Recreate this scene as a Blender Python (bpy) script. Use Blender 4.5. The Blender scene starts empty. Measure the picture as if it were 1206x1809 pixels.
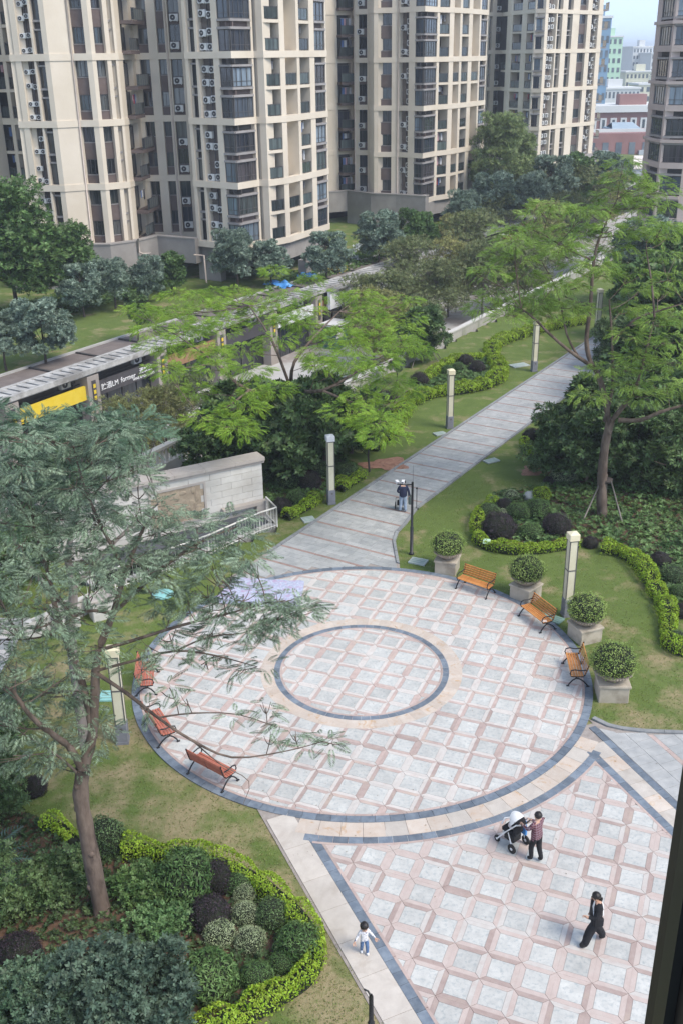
import bpy, bmesh, math, random
import numpy as np
from mathutils import Vector, Matrix
random.seed(7); RNG = np.random.default_rng(7)
R = math.radians
SC = bpy.context.scene
COL = SC.collection
# ------------------------------------------------------------------ camera
F_PX, PITCH, ROLL, H = 1815.0, R(23.9), R(-0.87), 20.0
CX, CY = 603.0, 904.5
_f = Vector((0, math.cos(PITCH), -math.sin(PITCH)))
_r0 = Vector((1, 0, 0)); _u0 = Vector((0, math.sin(PITCH), math.cos(PITCH)))
_r = _r0*math.cos(ROLL)+_u0*math.sin(ROLL); _u = -_r0*math.sin(ROLL)+_u0*math.cos(ROLL)
cam = bpy.data.cameras.new('camera'); camo = bpy.data.objects.new('camera', cam); COL.objects.link(camo)
m = Matrix(((_r.x, _u.x, -_f.x, 0), (_r.y, _u.y, -_f.y, 0), (_r.z, _u.z, -_f.z, H), (0, 0, 0, 1)))
camo.matrix_world = m
cam.sensor_fit = 'VERTICAL'; cam.sensor_height = 36.0; cam.lens = F_PX/1809*36; cam.clip_end = 6000; cam.clip_start = 0.05
SC.camera = camo
# ------------------------------------------------------------------ light
SUN_DIR = Vector((0.62, -0.42, 0.95)).normalized()          # towards the sun
w = bpy.data.worlds.new('World'); SC.world = w; w.use_nodes = True
nt = w.node_tree; bg = nt.nodes['Background']
sky = nt.nodes.new('ShaderNodeTexSky'); sky.sky_type = 'NISHITA'; sky.sun_disc = False
sky.sun_elevation = math.asin(SUN_DIR.z); sky.sun_rotation = math.atan2(SUN_DIR.x, SUN_DIR.y)
sky.air_density = 1.0; sky.dust_density = 0.3; sky.ozone_density = 1.0
tcw = nt.nodes.new('ShaderNodeTexCoord'); va = nt.nodes.new('ShaderNodeVectorMath'); va.operation = 'MULTIPLY_ADD'
va.inputs[1].default_value = (1, 1, .8); va.inputs[2].default_value = (0, 0, .22); vn = nt.nodes.new('ShaderNodeVectorMath'); vn.operation = 'NORMALIZE'
nt.links.new(tcw.outputs['Generated'], va.inputs[0]); nt.links.new(va.outputs[0], vn.inputs[0]); nt.links.new(vn.outputs[0], sky.inputs[0])
hs = nt.nodes.new('ShaderNodeHueSaturation'); hs.inputs['Saturation'].default_value = .68       # thin high cloud whitens the sky
nt.links.new(sky.outputs[0], hs.inputs['Color']); nt.links.new(hs.outputs[0], bg.inputs[0]); bg.inputs[1].default_value = 0.108
sl = bpy.data.lights.new('sun', 'SUN'); sl.energy = 1.3; sl.angle = R(26); sl.color = (1, .92, .80)
so = bpy.data.objects.new('sun', sl); COL.objects.link(so)
so.rotation_euler = SUN_DIR.to_track_quat('Z', 'Y').to_euler()
vs = SC.view_settings; vs.view_transform = 'Standard'; vs.look = 'None'; vs.gamma = 1; vs.exposure = 1.52
vs.use_curve_mapping = False
SC.render.engine = 'CYCLES'
SC.cycles.use_denoising = True
SC.cycles.max_bounces = 6; SC.cycles.diffuse_bounces = 3; SC.cycles.glossy_bounces = 2; SC.cycles.transmission_bounces = 3
SC.cycles.transparent_max_bounces = 4; SC.cycles.volume_bounces = 0
SC.cycles.sample_clamp_indirect = 4

# ------------------------------------------------------------------ pixel -> place helpers (measuring the photograph)
def ray(x, y): return _f+_r*((x-CX)/F_PX)-_u*((y-CY)/F_PX)
def G(x, y, z=0.0):
    d = ray(x, y); t = (z-H)/d.z; return Vector((d.x*t, d.y*t, z))
def D(x, y, Y):
    d = ray(x, y); t = Y/d.y; return Vector((d.x*t, Y, d.z*t+H))

HAZE = 0.00055
# ------------------------------------------------------------------ scene helpers
def setp(o, label=None, cat=None, group=None, kind=None):
    if label: o['label'] = label
    if cat: o['category'] = cat
    if group: o['group'] = group
    if kind: o['kind'] = kind
    return o
def empty(name, loc=(0, 0, 0), rz=0, label=None, cat=None, group=None, kind=None):
    o = bpy.data.objects.new(name, None); COL.objects.link(o); o.location = loc; o.rotation_euler = (0, 0, rz)
    o.empty_display_size = .2
    return setp(o, label, cat, group, kind)
def link(name, me, parent=None, loc=None, rot=None, sc=None):
    o = bpy.data.objects.new(name, me); COL.objects.link(o)
    if parent: o.parent = parent
    if loc is not None: o.location = loc
    if rot is not None: o.rotation_euler = rot
    if sc is not None: o.scale = sc
    return o
def copy_tree(o, parent=None):
    c = o.copy(); COL.objects.link(c)
    if parent: c.parent = parent
    for ch in list(o.children): copy_tree(ch, c)
    return c
def mesh_np(name, V, F, mats, midx=None, smooth=False):
    """V (n,3) F (m,k) all faces the same size"""
    V = np.asarray(V, np.float32); F = np.asarray(F, np.int32); k = F.shape[1]
    me = bpy.data.meshes.new(name)
    me.vertices.add(len(V)); me.vertices.foreach_set('co', V.ravel())
    me.loops.add(F.size); me.loops.foreach_set('vertex_index', F.ravel())
    me.polygons.add(len(F)); me.polygons.foreach_set('loop_start', np.arange(0, F.size, k, dtype=np.int32))
    for mm in mats: me.materials.append(mm)
    if midx is not None: me.polygons.foreach_set('material_index', np.asarray(midx, np.int32))
    if smooth: me.polygons.foreach_set('use_smooth', np.ones(len(F), bool))
    me.update(calc_edges=True)
    return me
class MB:
    def __init__(s): s.v = []; s.f = []; s.m = []; s.sm = []
    def add(s, V, F, mi=0, M=None, smooth=False):
        b = len(s.v)
        s.v += [tuple(M @ Vector(p)) if M is not None else tuple(p) for p in V]
        s.f += [tuple(i+b for i in f) for f in F]; s.m += [mi]*len(F); s.sm += [smooth]*len(F)
    def box(s, x0, x1, y0, y1, z0, z1, mi=0, M=None):
        V = [(x0,y0,z0),(x1,y0,z0),(x1,y1,z0),(x0,y1,z0),(x0,y0,z1),(x1,y0,z1),(x1,y1,z1),(x0,y1,z1)]
        s.add(V, [(0,3,2,1),(4,5,6,7),(0,1,5,4),(1,2,6,5),(2,3,7,6),(3,0,4,7)], mi, M)
    def bbox(s, x0, x1, y0, y1, z0, z1, b=.02, mi=0, M=None):
        """box with chamfered vertical and top edges"""
        P = [(x0+b,y0),(x1-b,y0),(x1,y0+b),(x1,y1-b),(x1-b,y1),(x0+b,y1),(x0,y1-b),(x0,y0+b)]
        cx, cy = (x0+x1)/2, (y0+y1)/2
        def ins(p, d): return (p[0]+(d if p[0] < cx else -d), p[1]+(d if p[1] < cy else -d))
        V = [(a, c, z0) for a, c in P]+[(a, c, z1-b) for a, c in P]+[ins(p, b*.8)+(z1,) for p in P]
        F = [tuple(range(7, -1, -1)), tuple(range(16, 24))]
        for i in range(8):
            j = (i+1) % 8
            F += [(i, j, j+8, i+8), (i+8, j+8, j+16, i+16)]
        s.add(V, F, mi, M)
    def prism(s, poly, z0, z1, mi=0, M=None, bev=0):
        n = len(poly)
        a = sum(poly[i][0]*poly[(i+1) % n][1]-poly[(i+1) % n][0]*poly[i][1] for i in range(n))
        if a < 0: poly = poly[::-1]
        V = [(p[0], p[1], z0) for p in poly]+[(p[0], p[1], z1) for p in poly]
        F = [tuple(range(n-1, -1, -1)), tuple(range(n, 2*n))]+[(i, (i+1) % n, (i+1) % n+n, i+n) for i in range(n)]
        s.add(V, F, mi, M)
    def tube(s, pts, rad, n=6, mi=0, cap=True, M=None, smooth=True):
        pts = [Vector(p) for p in pts]
        if not hasattr(rad, '__len__'): rad = [rad]*len(pts)
        V = []; F = []
        up = Vector((0, 0, 1))
        for i, p in enumerate(pts):
            d = (pts[min(i+1, len(pts)-1)]-pts[max(i-1, 0)])
            d = d.normalized() if d.length > 1e-9 else Vector((0, 0, 1))
            ref = up if abs(d.z) < .9 else Vector((1, 0, 0))
            a = d.cross(ref).normalized(); c = d.cross(a)
            for k in range(n):
                t = 2*math.pi*k/n; V.append(p+(a*math.cos(t)+c*math.sin(t))*rad[i])
        for i in range(len(pts)-1):
            for k in range(n):
                k2 = (k+1) % n
                F.append((i*n+k, i*n+k2, (i+1)*n+k2, (i+1)*n+k))
        if cap: F += [tuple(range(n)), tuple(range(len(V)-1, len(V)-1-n, -1))]
        s.add(V, F, mi, M, smooth)
    def lathe(s, prof, n=24, mi=0, M=None, smooth=True):
        V = []; F = []
        for r, z in prof:
            for k in range(n):
                t = 2*math.pi*k/n; V.append((r*math.cos(t), r*math.sin(t), z))
        for i in range(len(prof)-1):
            for k in range(n):
                k2 = (k+1) % n; F.append((i*n+k, i*n+k2, (i+1)*n+k2, (i+1)*n+k))
        F += [tuple(range(n-1, -1, -1)), tuple(range((len(prof)-1)*n, len(prof)*n))]
        s.add(V, F, mi, M, smooth)
    def ell(s, c, r, nu=12, nv=8, mi=0, M=None, jit=0):
        V = []; F = []
        for j in range(nv+1):
            ph = math.pi*j/nv
            for i in range(nu):
                t = 2*math.pi*i/nu; q = 1+random.uniform(-jit, jit)
                V.append((c[0]+r[0]*math.sin(ph)*math.cos(t)*q, c[1]+r[1]*math.sin(ph)*math.sin(t)*q, c[2]+r[2]*math.cos(ph)*q))
        for j in range(nv):
            for i in range(nu):
                k = (i+1) % nu; F.append((j*nu+i, (j+1)*nu+i, (j+1)*nu+k, j*nu+k))
        s.add(V, F, mi, M, True)
    def mesh(s, name, mats):
        me = bpy.data.meshes.new(name); me.from_pydata(s.v, [], s.f)
        for x in mats: me.materials.append(x)
        me.polygons.foreach_set('material_index', s.m); me.polygons.foreach_set('use_smooth', s.sm)
        me.update(); return me
    def build(s, name, mats, parent=None, loc=None, rot=None):
        if not isinstance(mats, (list, tuple)): mats = [mats]
        return link(name, s.mesh(name, mats), parent, loc, rot)

# ------------------------------------------------------------------ materials
MATS = {}
def mat(name, c1, c2=None, scale=4.0, rough=.75, bump=0.0, bscale=None, rnd=0.0, det=5, metal=0.0, spec=.4, trans=0.0,
        c3=None, scale3=1.0, t3=(.5, .65), dist=0.0, lo=.35, hi=.65, island=0.0, stretch=None, hue=0.0, grime=0.00):
    if name in MATS: return MATS[name]
    m = bpy.data.materials.new(name); m.use_nodes = True; MATS[name] = m
    n = m.node_tree; N = n.nodes; L = n.links
    p = N['Principled BSDF']; p.inputs['Roughness'].default_value = rough; p.inputs['Metallic'].default_value = metal
    p.inputs['Specular IOR Level'].default_value = spec
    geo = N.new('ShaderNodeNewGeometry'); pos = geo.outputs['Position']
    if stretch:
        mp = N.new('ShaderNodeMapping'); mp.inputs['Scale'].default_value = stretch
        L.new(pos, mp.inputs['Vector']); pos = mp.outputs[0]
    def noise(sc, d=det):
        t = N.new('ShaderNodeTexNoise'); t.inputs['Scale'].default_value = sc; t.inputs['Detail'].default_value = d
        t.inputs['Distortion'].default_value = dist
        t.inputs['Roughness'].default_value = .6; L.new(pos, t.inputs['Vector']); return t.outputs['Fac']
    def ramp(f, a, b):
        r_ = N.new('ShaderNodeMapRange'); r_.inputs['From Min'].default_value = a; r_.inputs['From Max'].default_value = b
        r_.clamp = True; L.new(f, r_.inputs['Value']); return r_.outputs[0]
    def mix(fac, a, b):
        x = N.new('ShaderNodeMix'); x.data_type = 'RGBA'; L.new(fac, x.inputs['Factor'])
        for s_, v in ((6, a), (7, b)):
            if isinstance(v, tuple): x.inputs[s_].default_value = (*v, 1)
            else: L.new(v, x.inputs[s_])
        return x.outputs[2]
    col = None
    if c2 is not None:
        col = mix(ramp(noise(scale), lo, hi), c1, c2)
        if c3 is not None: col = mix(ramp(noise(scale3), *t3), col, c3)
    else:
        rgb = N.new('ShaderNodeRGB'); rgb.outputs[0].default_value = (*c1, 1); col = rgb.outputs[0]
    if rnd or island or grime:
        h = N.new('ShaderNodeHueSaturation'); L.new(col, h.inputs['Color'])
        parts = []
        if rnd:
            oi = N.new('ShaderNodeObjectInfo'); parts.append((oi.outputs['Random'], rnd))
        if island: parts.append((geo.outputs['Random Per Island'], island))
        acc = None
        if grime:
            q = N.new('ShaderNodeMath'); q.operation = 'MULTIPLY'
            L.new(ramp(noise(.45, 6), .36, .62), q.inputs[0]); L.new(ramp(noise(2.3, 6), .25, .6), q.inputs[1])
            g_ = N.new('ShaderNodeMapRange'); L.new(q.outputs[0], g_.inputs['Value']); g_.inputs['To Min'].default_value = 1-grime; g_.inputs['To Max'].default_value = 1.0+grime*.25; acc = g_.outputs[0]
        for src, amt in parts:
            r_ = N.new('ShaderNodeMapRange'); L.new(src, r_.inputs['Value'])
            r_.inputs['To Min'].default_value = 1-amt; r_.inputs['To Max'].default_value = 1+amt
            if acc is None: acc = r_.outputs[0]
            else:
                q = N.new('ShaderNodeMath'); q.operation = 'MULTIPLY'; L.new(acc, q.inputs[0]); L.new(r_.outputs[0], q.inputs[1]); acc = q.outputs[0]
        L.new(acc, h.inputs['Value'])
        if hue:
            r_ = N.new('ShaderNodeMapRange'); L.new(parts[-1][0], r_.inputs['Value'])
            r_.inputs['To Min'].default_value = .5-hue; r_.inputs['To Max'].default_value = .5+hue; L.new(r_.outputs[0], h.inputs['Hue'])
        col = h.outputs[0]
    L.new(col, p.inputs['Base Color'])
    if bump:
        b = N.new('ShaderNodeBump'); b.inputs['Strength'].default_value = bump; b.inputs['Distance'].default_value = .02
        L.new(noise(bscale or scale*4, 3), b.inputs['Height']); L.new(b.outputs[0], p.inputs['Normal'])
    if trans:
        t = N.new('ShaderNodeBsdfTranslucent'); L.new(col, t.inputs['Color'])
        ms = N.new('ShaderNodeMixShader'); ms.inputs[0].default_value = trans
        L.new(p.outputs[0], ms.inputs[1]); L.new(t.outputs[0], ms.inputs[2])
        L.new(ms.outputs[0], N['Material Output'].inputs['Surface'])
    return m
def leafmat(name, a, b, scale=1.5, tr=.25, isl=.35, rough=.55, hue=.012, k=1.9):
    a = tuple(x*k for x in a); b = tuple(x*k for x in b); tr = min(.45, tr*1.4)
    return mat(name, a, b, scale=scale, rough=rough, trans=tr, island=isl, rnd=.08, det=3, spec=.3, hue=hue)

# paving
m_tile = mat('tile_grey_white', (.475,.475,.45), (.575,.57,.535), 3.0, .55, .12, 30, rnd=.10, c3=(.35,.38,.38), scale3=10, t3=(.50,.72), grime=0.11)
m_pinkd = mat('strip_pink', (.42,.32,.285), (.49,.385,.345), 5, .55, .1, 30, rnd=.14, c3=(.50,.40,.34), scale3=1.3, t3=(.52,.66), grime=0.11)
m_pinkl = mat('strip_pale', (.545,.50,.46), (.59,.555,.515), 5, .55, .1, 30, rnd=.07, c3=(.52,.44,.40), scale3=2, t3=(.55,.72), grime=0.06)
m_pinkf = mat('strip_rose', (.53,.43,.385), (.58,.485,.44), 5, .55, .1, 30, rnd=.09, c3=(.56,.49,.44), scale3=2, t3=(.52,.7), grime=0.06)
m_peach = mat('marble_peach', (.53,.435,.355), (.58,.51,.44), 1.6, .5, .08, 25, rnd=.08, c3=(.50,.34,.21), scale3=3.2, t3=(.56,.68), dist=1.2, grime=0.09)
m_cream = mat('marble_cream', (.50,.45,.395), (.57,.52,.46), 2.2, .5, .08, 25, rnd=.07, c3=(.42,.36,.30), scale3=1.1, t3=(.55,.75), dist=.6, grime=0.11)
m_ring = mat('slate_blue', (.13,.16,.20), (.20,.235,.275), 4, .5, .15, 30, rnd=.22, grime=0.11)
m_joint = mat('mortar', (.27,.235,.21), (.35,.31,.28), 6, .9)
m_slab = mat('path_slab', (.36,.365,.36), (.46,.46,.445), 2.5, .6, .12, 30, rnd=.08, c3=(.31,.325,.325), scale3=.6, t3=(.5,.75), grime=0.12)
m_red = mat('path_strip_red', (.30,.205,.175), (.38,.27,.235), 4, .65, .1, 30, rnd=.1, grime=0.11)
m_kerb = mat('kerb_stone', (.20,.21,.215), (.28,.285,.285), 5, .75, .15, 30, rnd=.12)
m_soil = mat('soil', (.085,.05,.032), (.15,.09,.06), 3, .95, .5, 14)
m_asph = mat('asphalt', (.045,.045,.047), (.07,.07,.07), 3, .9, .3, 60)
# ------------------------------------------------------------------ ground, lawn
U = Vector((0.527, 0.850, 0)); NN = Vector((-0.850, 0.527, 0))        # along / across the path and the shopping street
def ST(s, t, z=0.0): p = U*s+NN*t; return Vector((p.x, p.y, z))
def st_of(p): return p[0]*U.x+p[1]*U.y, p[0]*NN.x+p[1]*NN.y
PC = Vector((0.62, 31.28, 0)); RO = 8.06; RI = 3.11
T_WALL, T_SHOP = 33.3, 50.6
PIT = [Vector((-3.0,43.9,0)), Vector((-8.2,39.0,0)), Vector((-10.2,37.4,0)), Vector((-12.0,40.4,0)), Vector((-9.9,41.5,0)), Vector((-3.75,45.0,0))]
def inside(p, poly):
    c = False; n = len(poly)
    for i in range(n):
        a, b = poly[i], poly[(i+1) % n]
        if (a[1] > p[1]) != (b[1] > p[1]) and p[0] < (b[0]-a[0])*(p[1]-a[1])/(b[1]-a[1])+a[0]: c = not c
    return c
def grass_mat():
    m = bpy.data.materials.new('lawn_grass'); m.use_nodes = True
    n = m.node_tree; N = n.nodes; L = n.links; p = N['Principled BSDF']; p.inputs['Roughness'].default_value = .9; p.inputs['Specular IOR Level'].default_value = .15
    geo = N.new('ShaderNodeNewGeometry')
    def noise(sc, d=4, off=0, stretch=None):
        t = N.new('ShaderNodeTexNoise'); t.inputs['Scale'].default_value = sc; t.inputs['Detail'].default_value = d; t.inputs['Roughness'].default_value = .62
        mp = N.new('ShaderNodeMapping'); mp.inputs['Location'].default_value = (off, off*.7, 0); L.new(geo.outputs['Position'], mp.inputs[0])
        if stretch: mp.inputs['Scale'].default_value = stretch
        L.new(mp.outputs[0], t.inputs['Vector']); return t.outputs['Fac']
    def ramp(f, a, b):
        r_ = N.new('ShaderNodeMapRange'); r_.inputs['From Min'].default_value = a; r_.inputs['From Max'].default_value = b; L.new(f, r_.inputs['Value']); return r_.outputs[0]
    def mix(fac, a, b):
        x = N.new('ShaderNodeMix'); x.data_type = 'RGBA'; L.new(fac, x.inputs['Factor'])
        for s_, v in ((6, a), (7, b)):
            if isinstance(v, tuple): x.inputs[s_].default_value = (*v, 1)
            else: L.new(v, x.inputs[s_])
        return x.outputs[2]
    def mul(a, b, op='MULTIPLY'):
        q = N.new('ShaderNodeMath'); q.operation = op; L.new(a, q.inputs[0])
        if isinstance(b, float): q.inputs[1].default_value = b
        else: L.new(b, q.inputs[1])
        q.use_clamp = True; return q.outputs[0]
    green = mix(ramp(noise(1.3), .3, .7), (.090,.145,.030), (.148,.210,.052))
    green = mix(ramp(noise(24, 3), .35, .7), green, (.115,.145,.045))
    dry = mix(ramp(noise(5, 4, 3), .3, .7), (.26,.215,.115), (.34,.285,.165))
    # dry areas: a worn zone near the camera, lighter wear elsewhere, plus patches worn by feet
    sep = N.new('ShaderNodeSeparateXYZ'); L.new(geo.outputs['Position'], sep.inputs[0])
    near = N.new('ShaderNodeMapRange'); near.inputs['From Min'].default_value = 38; near.inputs['From Max'].default_value = 17
    near.inputs['To Min'].default_value = -.035; near.inputs['To Max'].default_value = .145; L.new(sep.outputs[1], near.inputs[0])
    f = mul(noise(.55, 6, 11), near.outputs[0], 'ADD')
    fac = ramp(f, .5, .66)
    fine = ramp(noise(7, 5, 5), .25, .75)
    fac = mul(fac, mul(fine, .45, 'ADD'))
    col = mix(fac, green, dry)
    bare = ramp(noise(.33, 4, 29), .68, .76)
    col = mix(bare, col, (.22,.135,.085))
    L.new(col, p.inputs['Base Color'])
    b = N.new('ShaderNodeBump'); b.inputs['Strength'].default_value = .7; b.inputs['Distance'].default_value = .04
    L.new(noise(38, 3), b.inputs['Height']); L.new(b.outputs[0], p.inputs['Normal'])
    return m
m_lawn = grass_mat()
mb = MB(); mb.add([(-3000,-300,-4.4),(3000,-300,-4.4),(3000,3000,-4.4),(-3000,3000,-4.4)], [(0,1,2,3)])
setp(mb.build('ground', mat('town_ground', (.20,.21,.18), (.30,.30,.27), .02, .9, c3=(.10,.14,.07), scale3=.012, t3=(.45,.55))), kind='structure')
# near garden (lawn) on the podium, with the ramp pit left open
def grid_sheet(x0, x1, y0, y1, step, keep, zf):
    nx = int((x1-x0)/step); ny = int((y1-y0)/step)
    V = np.array([(x0+i*step, y0+j*step, 0) for j in range(ny+1) for i in range(nx+1)], float)
    V[:, 2] = zf(V)
    F = []
    for j in range(ny):
        for i in range(nx):
            c = (x0+(i+.5)*step, y0+(j+.5)*step)
            if keep(c): a = j*(nx+1)+i; F.append((a, a+1, a+nx+2, a+nx+1))
    return V, np.array(F)
def keep_lawn(c):
    s, t = st_of(c)
    return t < T_WALL and not inside(c, PIT)
V, Fq = grid_sheet(-46, 62, 4, 124, 1.0, keep_lawn, lambda V: -0.035+0.012*np.sin(V[:,0]*.9)*np.cos(V[:,1]*.8))
me = mesh_np('lawn', V, Fq, [m_lawn], smooth=True)
setp(link('lawn', me), kind='structure')
def quad_sheet(name, pts, z, m):
    b = MB(); b.add([(p[0], p[1], z) for p in pts], [tuple(range(len(pts)))]); return setp(b.build(name, m), kind='structure')
quad_sheet('street', [ST(0,T_WALL), ST(260,T_WALL), ST(260,T_SHOP+9), ST(0,T_SHOP+9)], -4.3, mat('street_paving', (.42,.41,.39), (.52,.51,.49), .8, .7, c3=(.34,.30,.28), scale3=.35, t3=(.5,.6)))
quad_sheet('garden_ground', [ST(20,56.35), ST(230,56.35), ST(230,140), ST(20,140)], 0.0, m_lawn)
quad_sheet('far_garden', [ST(150,-60), ST(230,-60), ST(230,33), ST(150,33)], -0.04, m_lawn)
b = MB(); b.prism([(p.x, p.y) for p in (ST(20,56.35), ST(230,56.35), ST(230,140), ST(20,140))], -4.4, -.01)
setp(b.build('garden_terrace', mat('concrete', (.36,.35,.33), (.44,.43,.41), 1, .85, .1)), kind='structure')

# ------------------------------------------------------------------ paving helpers
def clip(poly, a, b, c):
    """keep a*x+b*y<=c"""
    out = []; n = len(poly)
    if n < 3: return []
    for i in range(n):
        p, q = poly[i], poly[(i+1) % n]
        dp = a*p[0]+b*p[1]-c; dq = a*q[0]+b*q[1]-c
        if dp <= 0: out.append(p)
        if dp*dq < 0:
            t = dp/(dp-dq); out.append((p[0]+(q[0]-p[0])*t, p[1]+(q[1]-p[1])*t))
    return out
def area(P): return abs(sum(P[i][0]*P[(i+1) % len(P)][1]-P[(i+1) % len(P)][0]*P[i][1] for i in range(len(P))))/2
def halfplane(p, q, keep):
    """line pq, keep the side where point keep lies -> (a,b,c)"""
    a, b = (q[1]-p[1]), -(q[0]-p[0]); c = a*p[0]+b*p[1]
    return (a, b, c) if a*keep[0]+b*keep[1] <= c else (-a, -b, -c)
CIRC = [(math.cos(2*math.pi*i/72), math.sin(2*math.pi*i/72)) for i in range(72)]
def clip_circle(poly, r):
    for cx, cy in CIRC:
        d = cx*(PC.x)+cy*(PC.y)+r*math.cos(math.pi/72)
        if max(cx*p[0]+cy*p[1] for p in poly) > d:
            poly = clip(poly, cx, cy, d)
            if len(poly) < 3: return []
    return poly
def shrink(P, g):
    n = len(P); cx = sum(p[0] for p in P)/n; cy = sum(p[1] for p in P)/n; out = []
    for p in P:
        d = math.hypot(p[0]-cx, p[1]-cy)
        k = max(0, 1-g*1.35/d) if d > 1e-6 else 1
        out.append((cx+(p[0]-cx)*k, cy+(p[1]-cy)*k))
    return out
class Pieces:
    """pieces of paving: the largest 300 of a kind become parts, the others one joined part"""
    def __init__(s, root): s.root = root; s.k = {}
    def add(s, name, poly, mats, mi=0, z=0.0, th=.03, gap=.005, jit=.0012):
        if len(poly) < 3 or area(poly) < .004: return
        s.k.setdefault(name, []).append((shrink(poly, gap), mats[mi], z+random.uniform(-jit, jit), th))
    def done(s, limit=290):
        for name, L in s.k.items():
            def seen(q):
                P = q[0]; c = (sum(p[0] for p in P)/len(P), sum(p[1] for p in P)/len(P)); return area(P)/(c[0]**2+c[1]**2+400)/ (1+max(0, c[1]-20)/20)
            L = sorted(L, key=seen, reverse=True)
            for poly, mi, z, th in L[:limit]:
                c = (sum(p[0] for p in poly)/len(poly), sum(p[1] for p in poly)/len(poly))
                b = MB(); b.prism([(p[0]-c[0], p[1]-c[1]) for p in poly], -th, 0)
                link(name, b.mesh(name, [mi]), s.root, (c[0], c[1], z))
            if L[limit:]:
                b = MB(); mm = list({q[1].name: q[1] for q in L[limit:]}.values())
                for poly, mi, z, th in L[limit:]: b.prism(poly, z-th, z, mm.index(mi))
                setp(b.build(name, mm, s.root), kind='stuff')

# tile lattice measured from the photograph: one 0.83 m grid under both plazas
LO = Vector((6.5126, 21.7382)); LA = Vector((.7762, -.3168)); LB = Vector((-.3130, -.7638))
LA = LA*(.8325/LA.length); LB = Vector((LA.y, -LA.x))   # square grid
def lat(i, j): p = LO+LA*i+LB*j; return (p.x, p.y)
def cell_polys(i, j, k=.155):
    c = [lat(i, j), lat(i+1, j), lat(i+1, j+1), lat(i, j+1)]
    q = [lat(i+k, j+k), lat(i+1-k, j+k), lat(i+1-k, j+1-k), lat(i+k, j+1-k)]
    return q, [[c[0], c[1], q[1], q[0]], [c[1], c[2], q[2], q[1]], [c[2], c[3], q[3], q[2]], [c[3], c[0], q[0], q[3]]]
def disc(name, r, z, m, n=96):
    b = MB(); b.add([(PC.x+r*math.cos(2*math.pi*i/n), PC.y+r*math.sin(2*math.pi*i/n), z) for i in range(n)], [tuple(range(n))])
    return b.build(name, m)
def ring_pieces(P, name, r0, r1, seg, mats, z, a0=0, a1=2*math.pi, rand=True, n_max=400, sub=3):
    L = (a1-a0)*(r0+r1)/2; n = max(1, round(L/seg))
    for i in range(n):
        t0 = a0+(a1-a0)*i/n; t1 = a0+(a1-a0)*(i+1)/n
        arc0 = [(PC.x+r0*math.cos(t0+(t1-t0)*k/sub), PC.y+r0*math.sin(t0+(t1-t0)*k/sub)) for k in range(sub+1)]
        arc1 = [(PC.x+r1*math.cos(t0+(t1-t0)*k/sub), PC.y+r1*math.sin(t0+(t1-t0)*k/sub)) for k in range(sub+1)]
        P.add(name, arc0+arc1[::-1], mats, random.randrange(len(mats)) if rand else 0, z)
# --- round plaza
plaza = empty('round_plaza', kind='structure')
setp(plaza, 'round tiled plaza with a dark stone ring at its centre')
o = disc('mortar_bed', RO, -.016, m_joint); o.parent = plaza
P = Pieces(plaza)
for i in range(-26, 12):
    for j in range(-34, 2):
        c = lat(i+.5, j+.5); d = math.hypot(c[0]-PC.x, c[1]-PC.y)
        if d > RO+.6: continue
        q, S = cell_polys(i, j, .142)
        if max(math.hypot(p[0]-PC.x, p[1]-PC.y) for s_ in S for p in s_) > RO-.32:
            q = clip_circle(q, RO-.33); S = [clip_circle(s_, RO-.33) for s_ in S]
        if RI-.25 < d < RI+.45 and all(RI-.24 < math.hypot(p[0]-PC.x, p[1]-PC.y) < RI+.44 for s_ in S for p in s_): continue
        P.add('tile', q, [m_tile])
        for k, s_ in enumerate(S):
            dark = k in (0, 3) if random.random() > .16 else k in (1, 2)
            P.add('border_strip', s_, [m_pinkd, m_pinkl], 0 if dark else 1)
ring_pieces(P, 'edge_strip', RO-.37, RO-.28, .5, [m_pinkd], .003)
ring_pieces(P, 'ring_stone', RO-.28, RO, .42, [m_ring], .004)
ring_pieces(P, 'inner_ring_stone', RI-.22, RI, .3, [m_ring], .004)
ring_pieces(P, 'inner_edge_strip', RI-.30, RI-.22, .5, [m_pinkd], .003)
ring_pieces(P, 'marble_slab', RI, RI+.47, .45, [m_peach], .004)
P.done()
# --- lower plaza (fan) with its marble bands
R2 = 8.66
def L2(p): return (p.x, p.y)
aL = math.atan2(22.8-PC.y, -1.16-PC.x); aR = math.atan2(26.30-PC.y, 7.93-PC.x)
apL = (PC.x+R2*math.cos(aL), PC.y+R2*math.sin(aL)); apR = (PC.x+R2*math.cos(aR), PC.y+R2*math.sin(aR))
dL = Vector((1.64+1.16, 16.52-22.8)).normalized(); dR = Vector((9.25-7.89, 23.06-26.46)).normalized()
nL = Vector((-dL.y, dL.x)); nR = Vector((dR.y, -dR.x))      # both point into the fan (+x for L, -x for R)
if nL.x < 0: nL = -nL
if nR.x > 0: nR = -nR
fan = empty('lower_plaza', kind='structure'); setp(fan, 'fan shaped tiled plaza below the round plaza')
ins = (4.5, 18)
pL1 = (apL[0]+dL.x*14, apL[1]+dL.y*14); pR1 = (apR[0]+dR.x*16, apR[1]+dR.y*16)
b = MB(); LW = .86
b.add([(x, y, -.018) for x, y in ((apL[0]-nL.x*LW-dL.x*2, apL[1]-nL.y*LW-dL.y*2), (pL1[0]-nL.x*LW, pL1[1]-nL.y*LW), (pR1[0]-nR.x*.86, pR1[1]-nR.y*.86), (apR[0]-nR.x*.86-dR.x*1.2, apR[1]-nR.y*.86-dR.y*1.2))], [(0,1,2,3)])
b.build('mortar_bed', m_joint, fan)
P = Pieces(fan)
def off(p, n_, d): return (p[0]+n_.x*d, p[1]+n_.y*d)
SW = .26
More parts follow.
